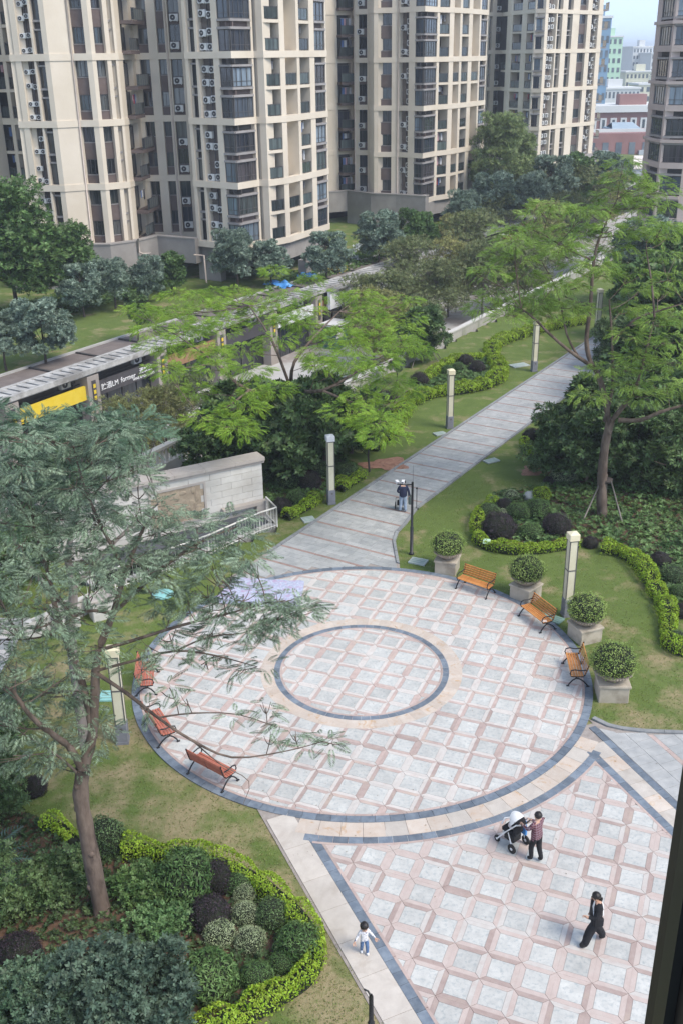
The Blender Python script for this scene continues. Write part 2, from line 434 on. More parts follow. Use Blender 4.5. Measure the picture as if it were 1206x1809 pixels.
hL = halfplane(off(apL, nL, SW+.07), off(pL1, nL, SW+.07), ins); hR = halfplane(off(apR, nR, SW+.07), off(pR1, nR, SW+.07), ins)
for i in range(-14, 16):
    for j in range(-10, 18):
        c = lat(i+.5, j+.5)
        if math.hypot(c[0]-PC.x, c[1]-PC.y) < R2-.2 or c[1] < 7.5: continue
        q, S = cell_polys(i, j)
        q = clip(clip(q, *hL), *hR)
        if len(q) >= 3: P.add('tile', q, [m_tile])
        for k, s_ in enumerate(S):
            s_ = clip(s_, *hL)
            if len(s_) >= 3: s_ = clip(s_, *hR)
            r_ = random.random(); dark = (k in (0, 3)) if r_ > .3 else (k in (1, 2))
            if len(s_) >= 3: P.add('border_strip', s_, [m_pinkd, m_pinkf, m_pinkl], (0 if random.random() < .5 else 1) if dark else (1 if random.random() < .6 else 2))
def strip_line(name, p, d, n_, d0, d1, length, seg, mats, z, start=0.0):
    L = start; k = 0
    while L < length:
        e = min(length, L+seg*random.uniform(.9, 1.1)); 
        P.add(name, [(p[0]+d.x*L+n_.x*d0, p[1]+d.y*L+n_.y*d0), (p[0]+d.x*e+n_.x*d0, p[1]+d.y*e+n_.y*d0), (p[0]+d.x*e+n_.x*d1, p[1]+d.y*e+n_.y*d1), (p[0]+d.x*L+n_.x*d1, p[1]+d.y*L+n_.y*d1)], mats, random.randrange(len(mats)), z)
        L = e
strip_line('dark_border_stone', apL, dL, nL, 0, SW, 13, .42, [m_ring], .0045)
strip_line('dark_border_stone', apR, dR, nR, 0, SW, 14, .42, [m_ring], .0045)
strip_line('edge_strip', apL, dL, nL, SW, SW+.08, 13, .8, [m_pinkd], .003, .1)
strip_line('edge_strip', apR, dR, nR, SW, SW+.08, 14, .8, [m_pinkd], .003, .1)
strip_line('margin_slab', apL, dL, nL, -.78, 0, 13, 1.25, [m_cream], .002, -1.0)
strip_line('margin_slab', apR, dR, nR, -.55, 0, 14, .7, [m_cream, m_peach], .002, -.25)
strip_line('dark_border_stone', apR, dR, nR, -.80, -.55, 14, .42, [m_ring], .0035, -1.05)
ring_pieces(P, 'arc_stone', R2, R2+.26, .42, [m_ring], .0055, aL, aR)
ring_pieces(P, 'edge_strip', R2+.26, R2+.34, .8, [m_pinkd], .0035, aL+.03, aR-.03)
ring_pieces(P, 'marble_slab', RO+.002, R2, .62, [m_peach, m_cream], .0045, aL-.035, aR+.055)
P.done()

# --- the long path
path = empty('path', kind='structure'); setp(path, 'long grey stone path with red cross strips')
TL = st_of((0.84, 47.59))[1]; TRR = TL-3.56
def tR(s):       # right edge flares out where the path meets the plaza
    flare = [(30, 17.2), (32.6, 17.9), (34.6, 18.55), (35.6, 19.2), (36.6, 19.9), (37.6, 20.32), (38.8, 20.45), (40.5, TRR)]
    if s >= 40.5: return TRR
    for (a, x), (c, y) in zip(flare, flare[1:]):
        if a <= s <= c: return x+(y-x)*(s-a)/(c-a)
    return 17.2
b = MB(); seq = [30+.5*i for i in range(220)]
b.v = []; 
for s in seq: b.v += [tuple(ST(s, TL, -.02)), tuple(ST(s, tR(s), -.02))]
b.f = [(2*i, 2*i+1, 2*i+3, 2*i+2) for i in range(len(seq)-1)]; b.m = [0]*len(b.f); b.sm = [False]*len(b.f)
b.build('mortar_bed', m_joint, path)
P = Pieces(path)
s0 = st_of(G(539, 944))[0]; k0 = math.floor((30-s0)/1.485); s_strip = s0+k0*1.485
def xy(s, t): p = ST(s, t); return (p.x, p.y)
while s_strip < 138:
    for (a, c, kind) in ((s_strip-.07, s_strip+.07, 1), (s_strip+.07, s_strip+1.415, 0)):
        rows = 4 if kind == 0 else 1
        for r_ in range(rows):
            x0 = a+(c-a)*r_/rows; x1 = a+(c-a)*(r_+1)/rows
            t0 = TL-.16; off_ = random.uniform(0, .6) if kind == 0 else 0; first = True
            while t0 > tR((x0+x1)/2)+.2:
                t1 = t0-(.68 if kind == 0 else .9)+(off_ if first else 0); first = False
                e0, e1 = tR(x0)+.16, tR(x1)+.16
                if t1 < max(e0, e1)+.15: poly = [xy(x0, t0), xy(x0, e0), xy(x1, e1), xy(x1, t0)]; t1 = -99
                else: poly = [xy(x0, t0), xy(x0, t1), xy(x1, t1), xy(x1, t0)]
                cc = (sum(p[0] for p in poly)/4, sum(p[1] for p in poly)/4)
                if math.hypot(cc[0]-PC.x, cc[1]-PC.y) > RO+.02: P.add('red_strip' if kind else 'path_slab', poly, [m_red] if kind else [m_slab], 0, -.005)
                t0 = t1
    s_strip += 1.485
s = 33.0
while s < 136:
    for side in (0, 1):
        if side == 0: poly = [xy(s, TL), xy(s+.95, TL), xy(s+.95, TL-.15), xy(s, TL-.15)]
        else: poly = [xy(s, tR(s)), xy(s+.95, tR(s+.95)), xy(s+.95, tR(s+.95)+.15), xy(s, tR(s)+.15)]
        cc = (sum(p[0] for p in poly)/4, sum(p[1] for p in poly)/4)
        if math.hypot(cc[0]-PC.x, cc[1]-PC.y) > RO+.1: P.add('kerb_stone', poly, [m_kerb], 0, .05, .1)
    s += .95
P.done()
# --- pale side path to the right of the fan
side = empty('side_path', kind='structure'); setp(side, 'pale slab path leaving the plaza to the right')
P = Pieces(side)
K = [(8.10,28.05), (8.50,27.62), (8.95,27.42), (9.6,27.27), (10.9,27.14), (13.5,27.3), (18,28.3)]   # kerb of the lawn above
oR = off(apR, nR, -.82)
b = MB(); pl = [(oR[0]-dR.x*1.5, oR[1]-dR.y*1.5), (oR[0]+dR.x*14, oR[1]+dR.y*14), (18, 12), (18, 28.3), (13.5,27.3), (10.9,27.14), (9.6,27.27), (8.95,27.42), (8.5,27.62)]
b.add([(x, y, -.021) for x, y in pl], [tuple(range(len(pl)))]); b.build('mortar_bed', m_joint, side)
q0 = Vector(oR)
for r_ in range(14):
    for c_ in range(-4, 40):
        x0 = r_*.62+(r_ >= 2)*.16+(r_ >= 6)*.16; L0 = c_*.4+(r_ % 2)*.2
        poly = [tuple(q0+dR*L-nR*x) for L, x in ((L0, x0), (L0+.4, x0), (L0+.4, x0+.62), (L0, x0+.62))]
        cy = 27.1+max(0, (9.3-poly[0][0]))*.75
        hp = (0, 1, min(27.25, 27.1)+0) 
        if poly[2][0] < 8.9: continue
        poly = clip(poly, 0, 1, 27.28 if poly[0][0] < 9.6 else 27.16)
        if len(poly) >= 3: P.add('path_slab', poly, [m_slab], 0, -.004)
for x0 in (1.24, 3.88):
    for c_ in range(-3, 18):
        poly = clip([tuple(q0+dR*L-nR*x) for L, x in ((c_*.9, x0), (c_*.9+.9, x0), (c_*.9+.9, x0+.16), (c_*.9, x0+.16))], 0, 1, 27.16)
        if len(poly) >= 3: P.add('red_strip', poly, [m_pinkd], 0, -.004)
poly = [tuple(q0-dR*.9-nR*.0), tuple(q0+dR*.3), tuple(q0+dR*.3-nR*.62), tuple(q0-dR*.55-nR*.35)]
P.add('path_slab', poly, [m_slab], 0, -.004)
for (a, c) in zip(K, K[1:]):
    n_ = max(1, round(math.dist(a, c)/.8)); dv = Vector(c)-Vector(a); nv = Vector((-dv.y, dv.x)).normalized()*.16
    for i in range(n_):
        p = Vector(a)+dv*i/n_; q = Vector(a)+dv*(i+1)/n_
        P.add('kerb_stone', [tuple(p), tuple(q), tuple(q+nv), tuple(p+nv)], [m_kerb], 0, .04, .09)
P.done()
# ------------------------------------------------------------------ towers
m_wall = mat('wall_cream', (.62,.54,.43), (.68,.60,.49), .35, .85, .04, 6, c3=(.52,.45,.37), scale3=.12, t3=(.58,.75))
m_brown = mat('cladding_brown', (.105,.078,.070), (.135,.102,.092), .8, .75, .05, 8, rnd=.08)
m_louvre = mat('louvre_back', (.13,.105,.09), (.19,.16,.14), 12, .85, stretch=(.2,.2,3))
m_dark = mat('dark_recess', (.045,.042,.042), (.075,.07,.066), .7, .9)  # near-black colour stands in for shade in recesses, gaps and voids
m_frame = mat('aluminium_frame', (.075,.072,.072), None, rough=.45, rnd=.1)
m_sill = mat('grey_sill', (.26,.24,.23), (.33,.31,.30), 1, .7)
m_stone = mat('plinth_stone', (.27,.25,.235), (.34,.315,.295), .5, .85, .06, 8, c3=(.22,.205,.195), scale3=.18, t3=(.5,.7))
m_acw = mat('ac_white', (.55,.55,.53), (.66,.66,.64), 2, .5, rnd=.12)
m_acf = mat('ac_fan', (.045,.045,.05), None, rough=.6)
m_pipe = mat('pipe_cream', (.50,.42,.36), (.57,.48,.41), 2, .7)
m_rail = mat('rail_dark', (.05,.05,.055), None, rough=.4)
def glass_mat(name, cols, rough=.07, spec=.55):
    m = bpy.data.materials.new(name); m.use_nodes = True; n = m.node_tree; N = n.nodes; L = n.links
    p = N['Principled BSDF']; p.inputs['Roughness'].default_value = rough; p.inputs['Specular IOR Level'].default_value = spec
    p.inputs['Coat Weight'].default_value = .35; p.inputs['Coat Roughness'].default_value = .04
    oi = N.new('ShaderNodeObjectInfo'); cr = N.new('ShaderNodeValToRGB'); cr.color_ramp.interpolation = 'CONSTANT'
    e = cr.color_ramp.elements
    while len(e) < len(cols): e.new(.5)
    for i, c in enumerate(cols): e[i].position = i/len(cols); e[i].color = (*c, 1)
    L.new(oi.outputs['Random'], cr.inputs[0])
    # curtains and rooms behind the glass: soft vertical folds that belong to the pane
    geo = N.new('ShaderNodeNewGeometry'); mp = N.new('ShaderNodeMapping'); mp.inputs['Scale'].default_value = (1.7, 1.7, .12)
    L.new(geo.outputs['Position'], mp.inputs[0]); t = N.new('ShaderNodeTexNoise'); t.inputs['Scale'].default_value = 1.6; L.new(mp.outputs[0], t.inputs['Vector'])
    mr = N.new('ShaderNodeMapRange'); mr.inputs['From Min'].default_value = .3; mr.inputs['From Max'].default_value = .7; mr.inputs['To Min'].default_value = .55; mr.inputs['To Max'].default_value = 1.7
    L.new(t.outputs['Fac'], mr.inputs[0]); h = N.new('ShaderNodeHueSaturation'); L.new(cr.outputs[0], h.inputs['Color']); L.new(mr.outputs[0], h.inputs['Value'])
    L.new(h.outputs[0], p.inputs['Base Color']); return m
m_pane = glass_mat('window_glass', [(.012,.014,.018), (.03,.035,.04), (.02,.03,.035), (.06,.065,.065), (.015,.018,.022), (.035,.04,.055), (.10,.105,.10), (.025,.03,.03)])
m_bay = glass_mat('bay_glass', [(.03,.04,.055), (.06,.075,.095), (.02,.025,.035), (.10,.13,.16), (.04,.05,.05), (.03,.035,.045), (.15,.19,.23), (.05,.045,.05)], rough=.05, spec=.8)
m_railglass = glass_mat('balcony_glass', [(.03,.04,.04), (.045,.06,.06), (.025,.032,.035), (.07,.09,.09)], rough=.08, spec=.5)

def offset_line(pts, d):
    """offset an open polyline; positive d towards the camera side (right of the direction of travel)"""
    out = []; n = len(pts)
    nr = []
    for i in range(n-1):
        v = Vector((pts[i+1][0]-pts[i][0], pts[i+1][1]-pts[i][1])).normalized(); nr.append(Vector((v.y, -v.x)))
    for i in range(n):
        if i == 0: o = nr[0]*d
        elif i == n-1: o = nr[-1]*d
        else:
            b_ = (nr[i-1]+nr[i]); b_ = b_.normalized() if b_.length > 1e-6 else nr[i]
            o = b_*(d/max(.45, b_.dot(nr[i])))
        out.append((pts[i][0]+o.x, pts[i][1]+o.y))
    return out
def line_prism(b, pts, d0, d1, z0, z1, mi=0):
    a = offset_line(pts, d0); c = offset_line(pts, d1)
    for i in range(len(pts)-1): b.prism([a[i], a[i+1], c[i+1], c[i]], z0, z1, mi)
WC = {}
def shared(key, fn):
    if key not in WC: WC[key] = fn()
    return WC[key]
def window_meshes(w_, h_, nm, kind='w'):
    def mk():
        f = MB(); t = .06
        f.box(0, w_, 0, .1, 0, t); f.box(0, w_, 0, .1, h_-t, h_)
        f.box(0, t, 0.001, .099, t, h_-t); f.box(w_-t, w_, 0.001, .099, t, h_-t)
        for k in range(1, nm): x = w_*k/nm; f.box(x-.025, x+.025, .002, .098, t, h_-t)
        if kind == 'bay': f.box(t, w_-t, .012, .09, h_*.27, h_*.27+.045)
        p = MB(); p.box(.02, w_-.02, .045, .065, .02, h_-.02)
        return f.mesh('window', [m_frame]), p.mesh('pane', [m_bay if kind == 'bay' else m_pane])
    return shared(('win', round(w_, 2), round(h_, 2), nm, kind), mk)
def ac_meshes():
    def mk():
        b = MB(); b.bbox(-.43, .43, -.34, 0, 0, .60, .03)
        for x in (-.3, .3): b.box(x-.03, x+.03, -.3, .05, -.06, 0)
        f = MB(); M_ = Matrix.Translation((-.1, -.345, .3)) @ Matrix.Rotation(R(90), 4, 'X')
        f.lathe([(.245, -.004), (.245, .012), (.215, .012), (.205, .004)], 14, 0, M_); f.lathe([(.06, .004), (.06, .014)], 8, 1, M_)
        return b.mesh('air_conditioner', [m_acw]), f.mesh('fan_grille', [m_acf, m_acw])
    return shared('ac', mk)
m_cl = [mat('laundry_'+n_, c_, None, rough=.9) for n_, c_ in (('white', (.55,.56,.58)), ('red', (.32,.05,.06)), ('blue', (.08,.14,.30)), ('grey', (.20,.20,.21)), ('pink', (.50,.30,.32)), ('dark', (.03,.03,.04)))]
def laundry_mesh(v):
    def mk():
        b = MB(); x = 0
        for q in range(4):
            w_ = random.uniform(.18, .34); h_ = random.uniform(.5, .95); b.box(x, x+w_, -.02+q*.003, .02+q*.003, -h_, 0, q); x += w_+random.uniform(.02, .1)
        b.tube([(-.1,0,.02), (x+.1,0,.02)], .015, 4, 3); return b.mesh('laundry', random.sample(m_cl, 4))
    return shared(('laundry', v), mk)
class Tower:
    def __init__(s, label, pts, z0, mod, n, wall=None, origin=None):
        s.root = empty('apartment_tower', (0, 0, 0), 0, label, 'apartment tower', 'apartment towers around the garden')
        s.pts = pts; s.z0 = z0; s.mod = mod; s.n = n; s.top = z0+mod*n; s.wall = wall or m_wall
    def part(s, name, b, mats): return b.build(name, mats, s.root)
    def frame(s, i):
        P, Q = Vector((*s.pts[i], 0)), Vector((*s.pts[i+1], 0)); d = (Q-P).normalized(); inn = Vector((-d.y, d.x, 0))
        return Matrix(((d.x, inn.x, 0, P.x), (d.y, inn.y, 0, P.y), (0, 0, 1, 0), (0, 0, 0, 1))), (Q-P).length
    def put(s, name, me, M_, child=None):
        o = bpy.data.objects.new(name, me); COL.objects.link(o); o.parent = s.root; o.matrix_local = M_
        if child is not None:
            c = bpy.data.objects.new(child[0], child[1]); COL.objects.link(c); c.parent = o
        return o
    def window(s, M_, x, y, z, w_, h_, nm, kind='w'):
        a, p = window_meshes(w_, h_, nm, kind); s.put('window', a, M_ @ Matrix.Translation((x, y, z)), ('pane', p))
    def simple(s, name, M_, x0, x1, y0, y1, z0, z1, m, key=None):
        def mk():
            b = MB(); b.box(0, x1-x0, 0, y1-y0, 0, z1-z0); return b.mesh(name, [m])
        me = shared((name, m.name, round(x1-x0, 3), round(y1-y0, 3), round(z1-z0, 3)), mk)
        return s.put(name, me, M_ @ Matrix.Translation((x0, y0, z0)))
    def ac(s, M_, x, y, z, k=1.0):
        a, f = ac_meshes(); s.put('air_conditioner', a, M_ @ Matrix.Translation((x, y, z)) @ Matrix.Diagonal((k, 1, k, 1)), ('fan_grille', f))
    def railing(s, M_, x0, x1, y, z, h_=1.05):
        w_ = x1-x0
        def mk():
            r_ = MB(); r_.box(0, w_, -.02, .03, h_-.05, h_); r_.box(0, w_, -.01, .02, .05, .09)
            n_ = max(2, round(w_/.65))
            for k in range(n_+1): x = w_*k/n_; r_.box(min(w_-.04, x), min(w_, x+.04), -.012, .022, 0, h_-.05)
            g = MB(); g.box(.02, w_-.02, 0, .012, .09, h_-.06); return r_.mesh('railing', [m_rail]), g.mesh('railing_glass', [m_railglass])
        a, g = shared(('rail', round(w_, 2), h_), mk)
        s.put('railing', a, M_ @ Matrix.Translation((x0, y, z)), ('railing_glass', g))
    def build(s, segs, bands=True, skip=()):
        zt = s.top
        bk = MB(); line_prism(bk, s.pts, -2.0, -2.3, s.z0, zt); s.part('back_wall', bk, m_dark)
        # floor bands
        for k in range(s.n+1):
            z = s.z0+s.mod*k; b = MB()
            run = []
            for i in range(len(s.pts)-1):
                if segs[i] == 'open' or i in skip:
                    if len(run) > 1: line_prism(b, run, .06, -.5, z, z+.58)
                    run = []
                else:
                    if not run: run = [s.pts[i]]
                    run.append(s.pts[i+1])
            if len(run) > 1: line_prism(b, run, .06, -.5, z, z+.58)
            s.part('floor_band', b, s.wall)
        for i, cols in enumerate(segs):
            if cols == 'open': continue
            M_, Ls = s.frame(i)
            for (u0, u1, typ) in cols:
                x0, x1 = u0*Ls, u1*Ls; w_ = x1-x0
                if typ == 'pil':
                    b = MB(); b.box(x0, x1, 0, 1.5, s.z0, zt, 0, M_); s.part('pillar', b, s.wall); continue
                if typ == 'solid':
                    b = MB(); b.box(x0, x1, 0.01, .6, s.z0, zt, 0, M_); s.part('wall_panel', b, s.wall); continue
                if typ == 'pipe':
                    b = MB(); b.tube([M_ @ Vector((x0, -.09, s.z0-.2)), M_ @ Vector((x0, -.09, zt))], .075, 6); s.part('drain_pipe', b, m_pipe); continue
                for k in range(s.n):
                    zb = s.z0+s.mod*k+.58; A = s.mod-.58       # clear height of two storeys
                    sc_ = A/4.97
                    if typ == 'bw':       # brown spandrel windows
                        y = .45
                        for (z_, h_) in ((0, .77), (2.13, 1.47)): s.simple('spandrel_panel', M_, x0, x1, y-.06, y+.1, zb+z_*sc_, zb+(z_+h_)*sc_, m_brown)
                        for z_, h_ in ((.77, 1.36), (3.60, 1.37)):
                            s.window(M_, x0, y, zb+z_*sc_, w_, h_*sc_, 3 if w_ > 1 else 2)
                            s.simple('window_sill', M_, x0, x1, y-.1, y-.003, zb+z_*sc_-.05, zb+z_*sc_, m_sill)
                    elif typ == 'bwac':   # brown column: window with an air conditioner below
                        y = .45
                        for z_, h_ in ((0, .95), (2.45, .95)): s.simple('spandrel_panel', M_, x0, x1, y-.06, y+.1, zb+z_*sc_, zb+(z_+h_)*sc_, m_brown)
                        for z_, h_ in ((.95, 1.5), (3.40, 1.57)): s.window(M_, x0, y, zb+z_*sc_, w_, h_*sc_, 2)
                        for z_ in (.35, 2.75): s.ac(M_, (x0+x1)/2+random.uniform(-.12, .12), y-.07, zb+z_*sc_+random.uniform(-.08, .08))
                    elif typ == 'nw':     # narrow windows with grey ledges
                        y = .5
                        for z_, h_ in ((0.02, 1.85), (2.75, 1.75)):
                            s.window(M_, x0, y, zb+z_*sc_, w_, h_*sc_, 1, 'w')
                            s.simple('window_ledge', M_, x0-.02, x1+.02, y-.22, y+.06, zb+(z_+h_)*sc_, zb+(z_+h_)*sc_+.14, m_sill)
                        s.simple('window_ledge', M_, x0-.02, x1+.02, y-.2, y+.06, zb+2.55*sc_, zb+2.73*sc_, m_sill)
                        s.simple('spandrel_panel', M_, x0, x1, y+.12, y+.3, zb, zb+A, m_dark)  # dark sheet behind paints the shade of the gaps between ledges
                    elif typ in ('ac', 'ac1'):
                        y = .75
                        s.simple('louvre_panel', M_, x0, x1, y, y+.15, zb, zb+A, m_louvre)
                        for q in range(5): s.simple('louvre_slat', M_, x0, x1, y-.10, y-.003, zb+A*(q+.5)/5-.02, zb+A*(q+.5)/5+.02, m_louvre)
                        for z_ in ((.12, 1.28, 2.75, 3.85) if typ == 'ac' else (.3, 3.0)):
                            for u_ in ((.26, .76) if typ == 'ac' else (.3,)):
                                if random.random() < .93: s.ac(M_, x0+w_*u_+random.uniform(-.04, .04), y-.12, zb+z_*sc_+random.uniform(-.1, .1), min(1.0, w_*.46/.86) if typ == 'ac' else 1.0)
                        if typ == 'ac1':
                            for z_ in (.2, 1.3, 2.6, 3.7): s.ac(M_, x1-.12, y-.1, zb+z_*sc_)
                        if k == 0:
                            b = MB(); b.tube([M_ @ Vector((x0+w_*.52, y-.2, s.z0+.5)), M_ @ Vector((x0+w_*.52, y-.2, zt))], .05, 5); s.part('drain_pipe', b, m_rail)
                    elif typ == 'bay':
                        y = .08
                        for z_, h_ in ((.02, 1.72), (2.62, 1.60)):
                            s.window(M_, x0, y, zb+z_*sc_, w_, h_*sc_, max(2, round(w_/.75)), 'bay')
                        for z_, h_, d_ in ((1.76, .2, .16), (2.40, .2, .14), (4.28, .18, .16)):
                            s.simple('bay_ledge', M_, x0, x1, y-d_, y+.5, zb+z_*sc_, zb+(z_+h_)*sc_, m_sill)
                        s.simple('spandrel_panel', M_, x0, x1, y+.3, y+.45, zb+1.97*sc_, zb+2.39*sc_, m_brown)
                        s.simple('spandrel_panel', M_, x0, x1, y+.35, y+.5, zb+4.5*sc_, zb+A, m_dark)  # dark sheet paints the shade of the gap under the band
                    elif typ in ('bal', 'bald'):
                        y = .12
                        for z_, hh in ((0, 2.3), (2.58, 2.35)):
                            s.railing(M_, x0, x1, y, zb+z_*sc_)
                            s.window(M_, x0+.02, 1.35, zb+z_*sc_+.02, w_-.04, hh*sc_*.93, max(2, round(w_/.9)))
                        for z_ in (0, 2.58):
                            if random.random() < .45 and w_ > .9: s.put('laundry', laundry_mesh(random.randrange(5)), M_ @ Matrix.Translation((x0+.15*w_, .55, zb+(z_+2.1)*sc_)))
                        s.simple('balcony_slab', M_, x0, x1, .02, 1.5, zb+2.3*sc_, zb+2.57*sc_, s.wall if typ == 'bal' else m_brown)
                    elif typ == 'loggia':  # tall cream recess, railing on alternate storeys
                        s.simple('loggia_back', M_, x0, x1, 1.25, 1.45, zb, zb+A, s.wall)
                        if k % 2 == 0:
                            s.railing(M_, x0, x1, .12, zb+2.6*sc_); s.simple('balcony_slab', M_, x0, x1, .02, 1.24, zb+2.25*sc_, zb+2.58*sc_, s.wall)
                    elif typ == 'boxbal':  # brown balcony boxes that stick out, on alternate storeys wider
                        for q, z_ in enumerate((0, 2.5)):
                            wide = (q == 1)
                            xe = x1+(1.1 if wide else 0)
                            s.simple('balcony_slab', M_, x0-.05, xe, -1.2 if wide else -.8, .05, zb+z_*sc_-.1, zb+z_*sc_+.2, m_brown)
                            s.railing(M_, x0-.05, xe, (-1.18 if wide else -.78), zb+z_*sc_+.2)
                            s.window(M_, x0+.02, .5, zb+z_*sc_+.2, w_-.04, 2.0*sc_, 2)
                            if random.random() < .5: s.put('laundry', laundry_mesh(random.randrange(5)), M_ @ Matrix.Translation((x0+.3, -.5, zb+z_*sc_+2.0)))
                        s.simple('louvre_panel', M_, x0, x1, .75, .9, zb, zb+A, m_dark)  # plain dark sheet painting the balcony recess shade, without louvres
    def core(s, pts, z0, z1, m, name='leak_block_core'):  # core added to stop light leaks; dark colour stands for shade in voids
        b = MB(); b.prism(pts, z0, z1); s.part(name, b, m)

# --- tower 1 (left)
z0, mod, n = 3.3, 5.57, 5
T1 = [(-36,100.2), (-32.2,106.5), (-29.6,105.2), (-28.9,100.4), (-25.2,99.6), (-23.4,100.6), (-21.6,100.4), (-19.6,102.1), (-19.0,107.5), (-14.2,107.3), (-13.6,102.3), (-9.1,99.2), (-7.3,101.9), (-6.4,101.5), (-4.6,103.7), (-0.8,111.7), (-1.6,121), (-1.2,128)]
t1 = Tower('cream and brown tower filling the upper left, nearest of the towers', T1, z0, mod, n)
t1.build([
  [(0,.2,'pil'), (.2,.6,'bw'), (.6,1,'pil')],
  [(0,.35,'bal'), (.35,.5,'pil'), (.5,.9,'bal'), (.9,1,'pil')],
  [(0,.4,'nw'), (.4,1,'pil')],
  [(0,.119,'nw'), (.119,.263,'pil'), (.263,.596,'ac'), (.596,.642,'pil'), (.642,.868,'nw'), (.868,1.0,'pil')],
  [(0,1,'solid'), (.97,1,'pipe')],
  [(0,.05,'pil'), (.05,.721,'bw'), (.721,1,'pil')],
  [(0,.15,'pil'), (.15,.565,'bw'), (.565,.73,'pil'), (.73,.9,'nw'), (.9,1,'pil')],
  [(0,.25,'pil'), (.25,.8,'boxbal'), (.8,1,'pil')],
  [(0,.08,'pil'), (.08,.28,'bw'), (.28,.46,'pil'), (.46,.62,'bw'), (.62,.70,'pil'), (.70,.93,'bwac'), (.93,1,'pil'), (.66,.7,'pipe')],
  [(0,1,'solid')],
  [(0,.071,'pil'), (.071,.238,'nw'), (.238,.29,'pil'), (.29,.617,'ac'), (.617,.739,'pil'), (.739,1,'bay')],
  [(0,.91,'bay'), (.91,.965,'pil'), (.965,1,'pil')],
  [(0,.35,'nw'), (.35,1,'pil')],
  [(0,.05,'pil'), (.05,.777,'bal'), (.777,1,'pil')],
  [(0,.01,'pil'), (.01,.278,'loggia'), (.278,.341,'pil'), (.341,.581,'bal'), (.581,.701,'pil'), (.701,.968,'bay'), (.968,1,'pil')],
  [(0,.1,'pil'), (.1,.3,'nw'), (.3,.5,'pil'), (.5,.9,'bw'), (.9,1,'pil')],
  [(0,1,'solid')],
])
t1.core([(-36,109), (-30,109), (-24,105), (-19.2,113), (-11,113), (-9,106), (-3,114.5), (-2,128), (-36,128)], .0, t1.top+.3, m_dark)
b = MB(); b.prism([(-36,100.2), (-32,106), (-28.9,100.4), (-25.2,99.6), (-21.6,100.4), (-19.6,102.1), (-19.0,107.5), (-14.2,107.3), (-13.6,102.3), (-9.1,99.2), (-6.4,101.5), (-0.8,111.7), (-1.2,128), (-36,128)], t1.top+.58, t1.top+1.0)
t1.part('roof', b, m_stone)
b = MB(); PL = [(-31,99.2), (-29.2,99.4), (-25.3,98.6), (-23.2,99.5), (-21.5,99.4), (-19.3,101.3), (-17.8,104.2), (-13.7,101.9)]
line_prism(b, PL, .15, -.9, 1.7, 4.0); line_prism(b, PL[:-1], .12, -.8, 0, 1.72); line_prism(b, PL, .22, -.5, 4.0, 4.12)
t1.part('stone_plinth', b, m_stone); b = MB()
b.prism([(-13.7,102.9), (-9.1,99.7), (-6.5,102.1), (-4.7,104.3), (-1,112), (-4,113), (-12,108)], 1.6, 3.3)
for pp_ in ([(-13.7,102.9), (-11.4,101.3), (-11.0,102.2), (-13.0,104)], [(-3.9,103.6), (-3.1,103.2), (-2.6,104.2), (-3.4,104.6)]):
    b2 = MB(); b2.prism(pp_, 0, 1.598); t1.part('plinth_pillar', b2, m_stone)
t1.part('stone_plinth', b, m_stone)
b = MB(); b.tube([(-19.1,101.0,4.3), (-19.1,101.0,3.0), (-18.7,100.9,2.85), (-18.0,101.1,2.85)], .1, 6); b.tube([(-13.9,101.5,2.6), (-12.9,101.0,2.6), (-12.8,100.9,0)], .08, 6)
t1.part('drain_pipe', b, m_pipe)

# --- tower 2 (middle)
T2 = [(-1.2,138.6), (-.44,139.4), (.2,140.2), (2.3,141.2), (2.42,139.3), (4.12,138.8), (4.48,136.8), (4.74,136.0), (7.58,135.6), (10.57,133.0), (12.44,136.2), (14.57,138.3), (17.4,143.0), (19.98,148.0), (19.4,156)]
t2 = Tower('middle cream and brown tower whose face bends between the other two', T2, 3.0, 5.42, 5)
t2.build([
  [(0,.3,'nw'), (.3,1,'pil')],
  [(0,1,'pil')],
  [(0,.08,'pil'), (.08,.85,'boxbal'), (.85,1,'pil')],
  [(0,1,'solid')],
  [(0,.03,'pil'), (.06,.92,'bwac'), (.92,1,'pil'), (.02,.03,'pipe')],
  [(0,1,'solid')],
  [(0,1,'pil')],
  [(0,.18,'pil'), (.18,.75,'bw'), (.75,1,'pil')],
  [(0,.05,'pil'), (.05,.42,'ac1'), (.42,.66,'pil'), (.66,1,'bay'), (.045,.05,'pipe')],
  [(0,.93,'bay'), (.93,1,'pil')],
  [(0,.1,'pil'), (.1,.72,'bal'), (.72,1,'pil')],
  [(0,.32,'loggia'), (.32,.44,'pil'), (.44,.80,'bal'), (.80,1,'pil')],
  [(0,.45,'loggia'), (.45,.55,'pil'), (.55,.95,'bay'), (.95,1,'pil')],
  [(0,1,'solid')],
])
t2.core([(-1,143), (2.2,146), (3.4,143), (6,140), (9,139.5), (10.6,137.2), (13,142), (18.5,151), (18.5,160), (-1,160)], 0, t2.top+.3, m_dark)
b = MB(); b.prism([(-1.2,138.6), (.2,140.2), (2.3,141.2), (4.48,136.8), (7.58,135.6), (10.57,133.0), (14.57,138.3), (19.98,148.0), (19.4,160), (-1.2,160)], t2.top+.58, t2.top+1.0); t2.part('roof', b, m_stone)
b = MB(); PL = [(-1.6,137.6), (1.4,139.2), (4.4,135.8), (7.5,134.5), (10.9,132.4), (11.3,133.2)]
line_prism(b, PL, .15, -.9, 1.5, 4.0); line_prism(b, PL[1:], .12, -.8, 0, 1.52); line_prism(b, PL, .22, -.5, 4.0, 4.12)
t2.part('stone_plinth', b, m_stone); b = MB()
b.prism([(11.3,133.6), (12.5,136.6), (14.5,138.8), (19.6,148), (16,150), (10,140)], 1.3, 3.0)
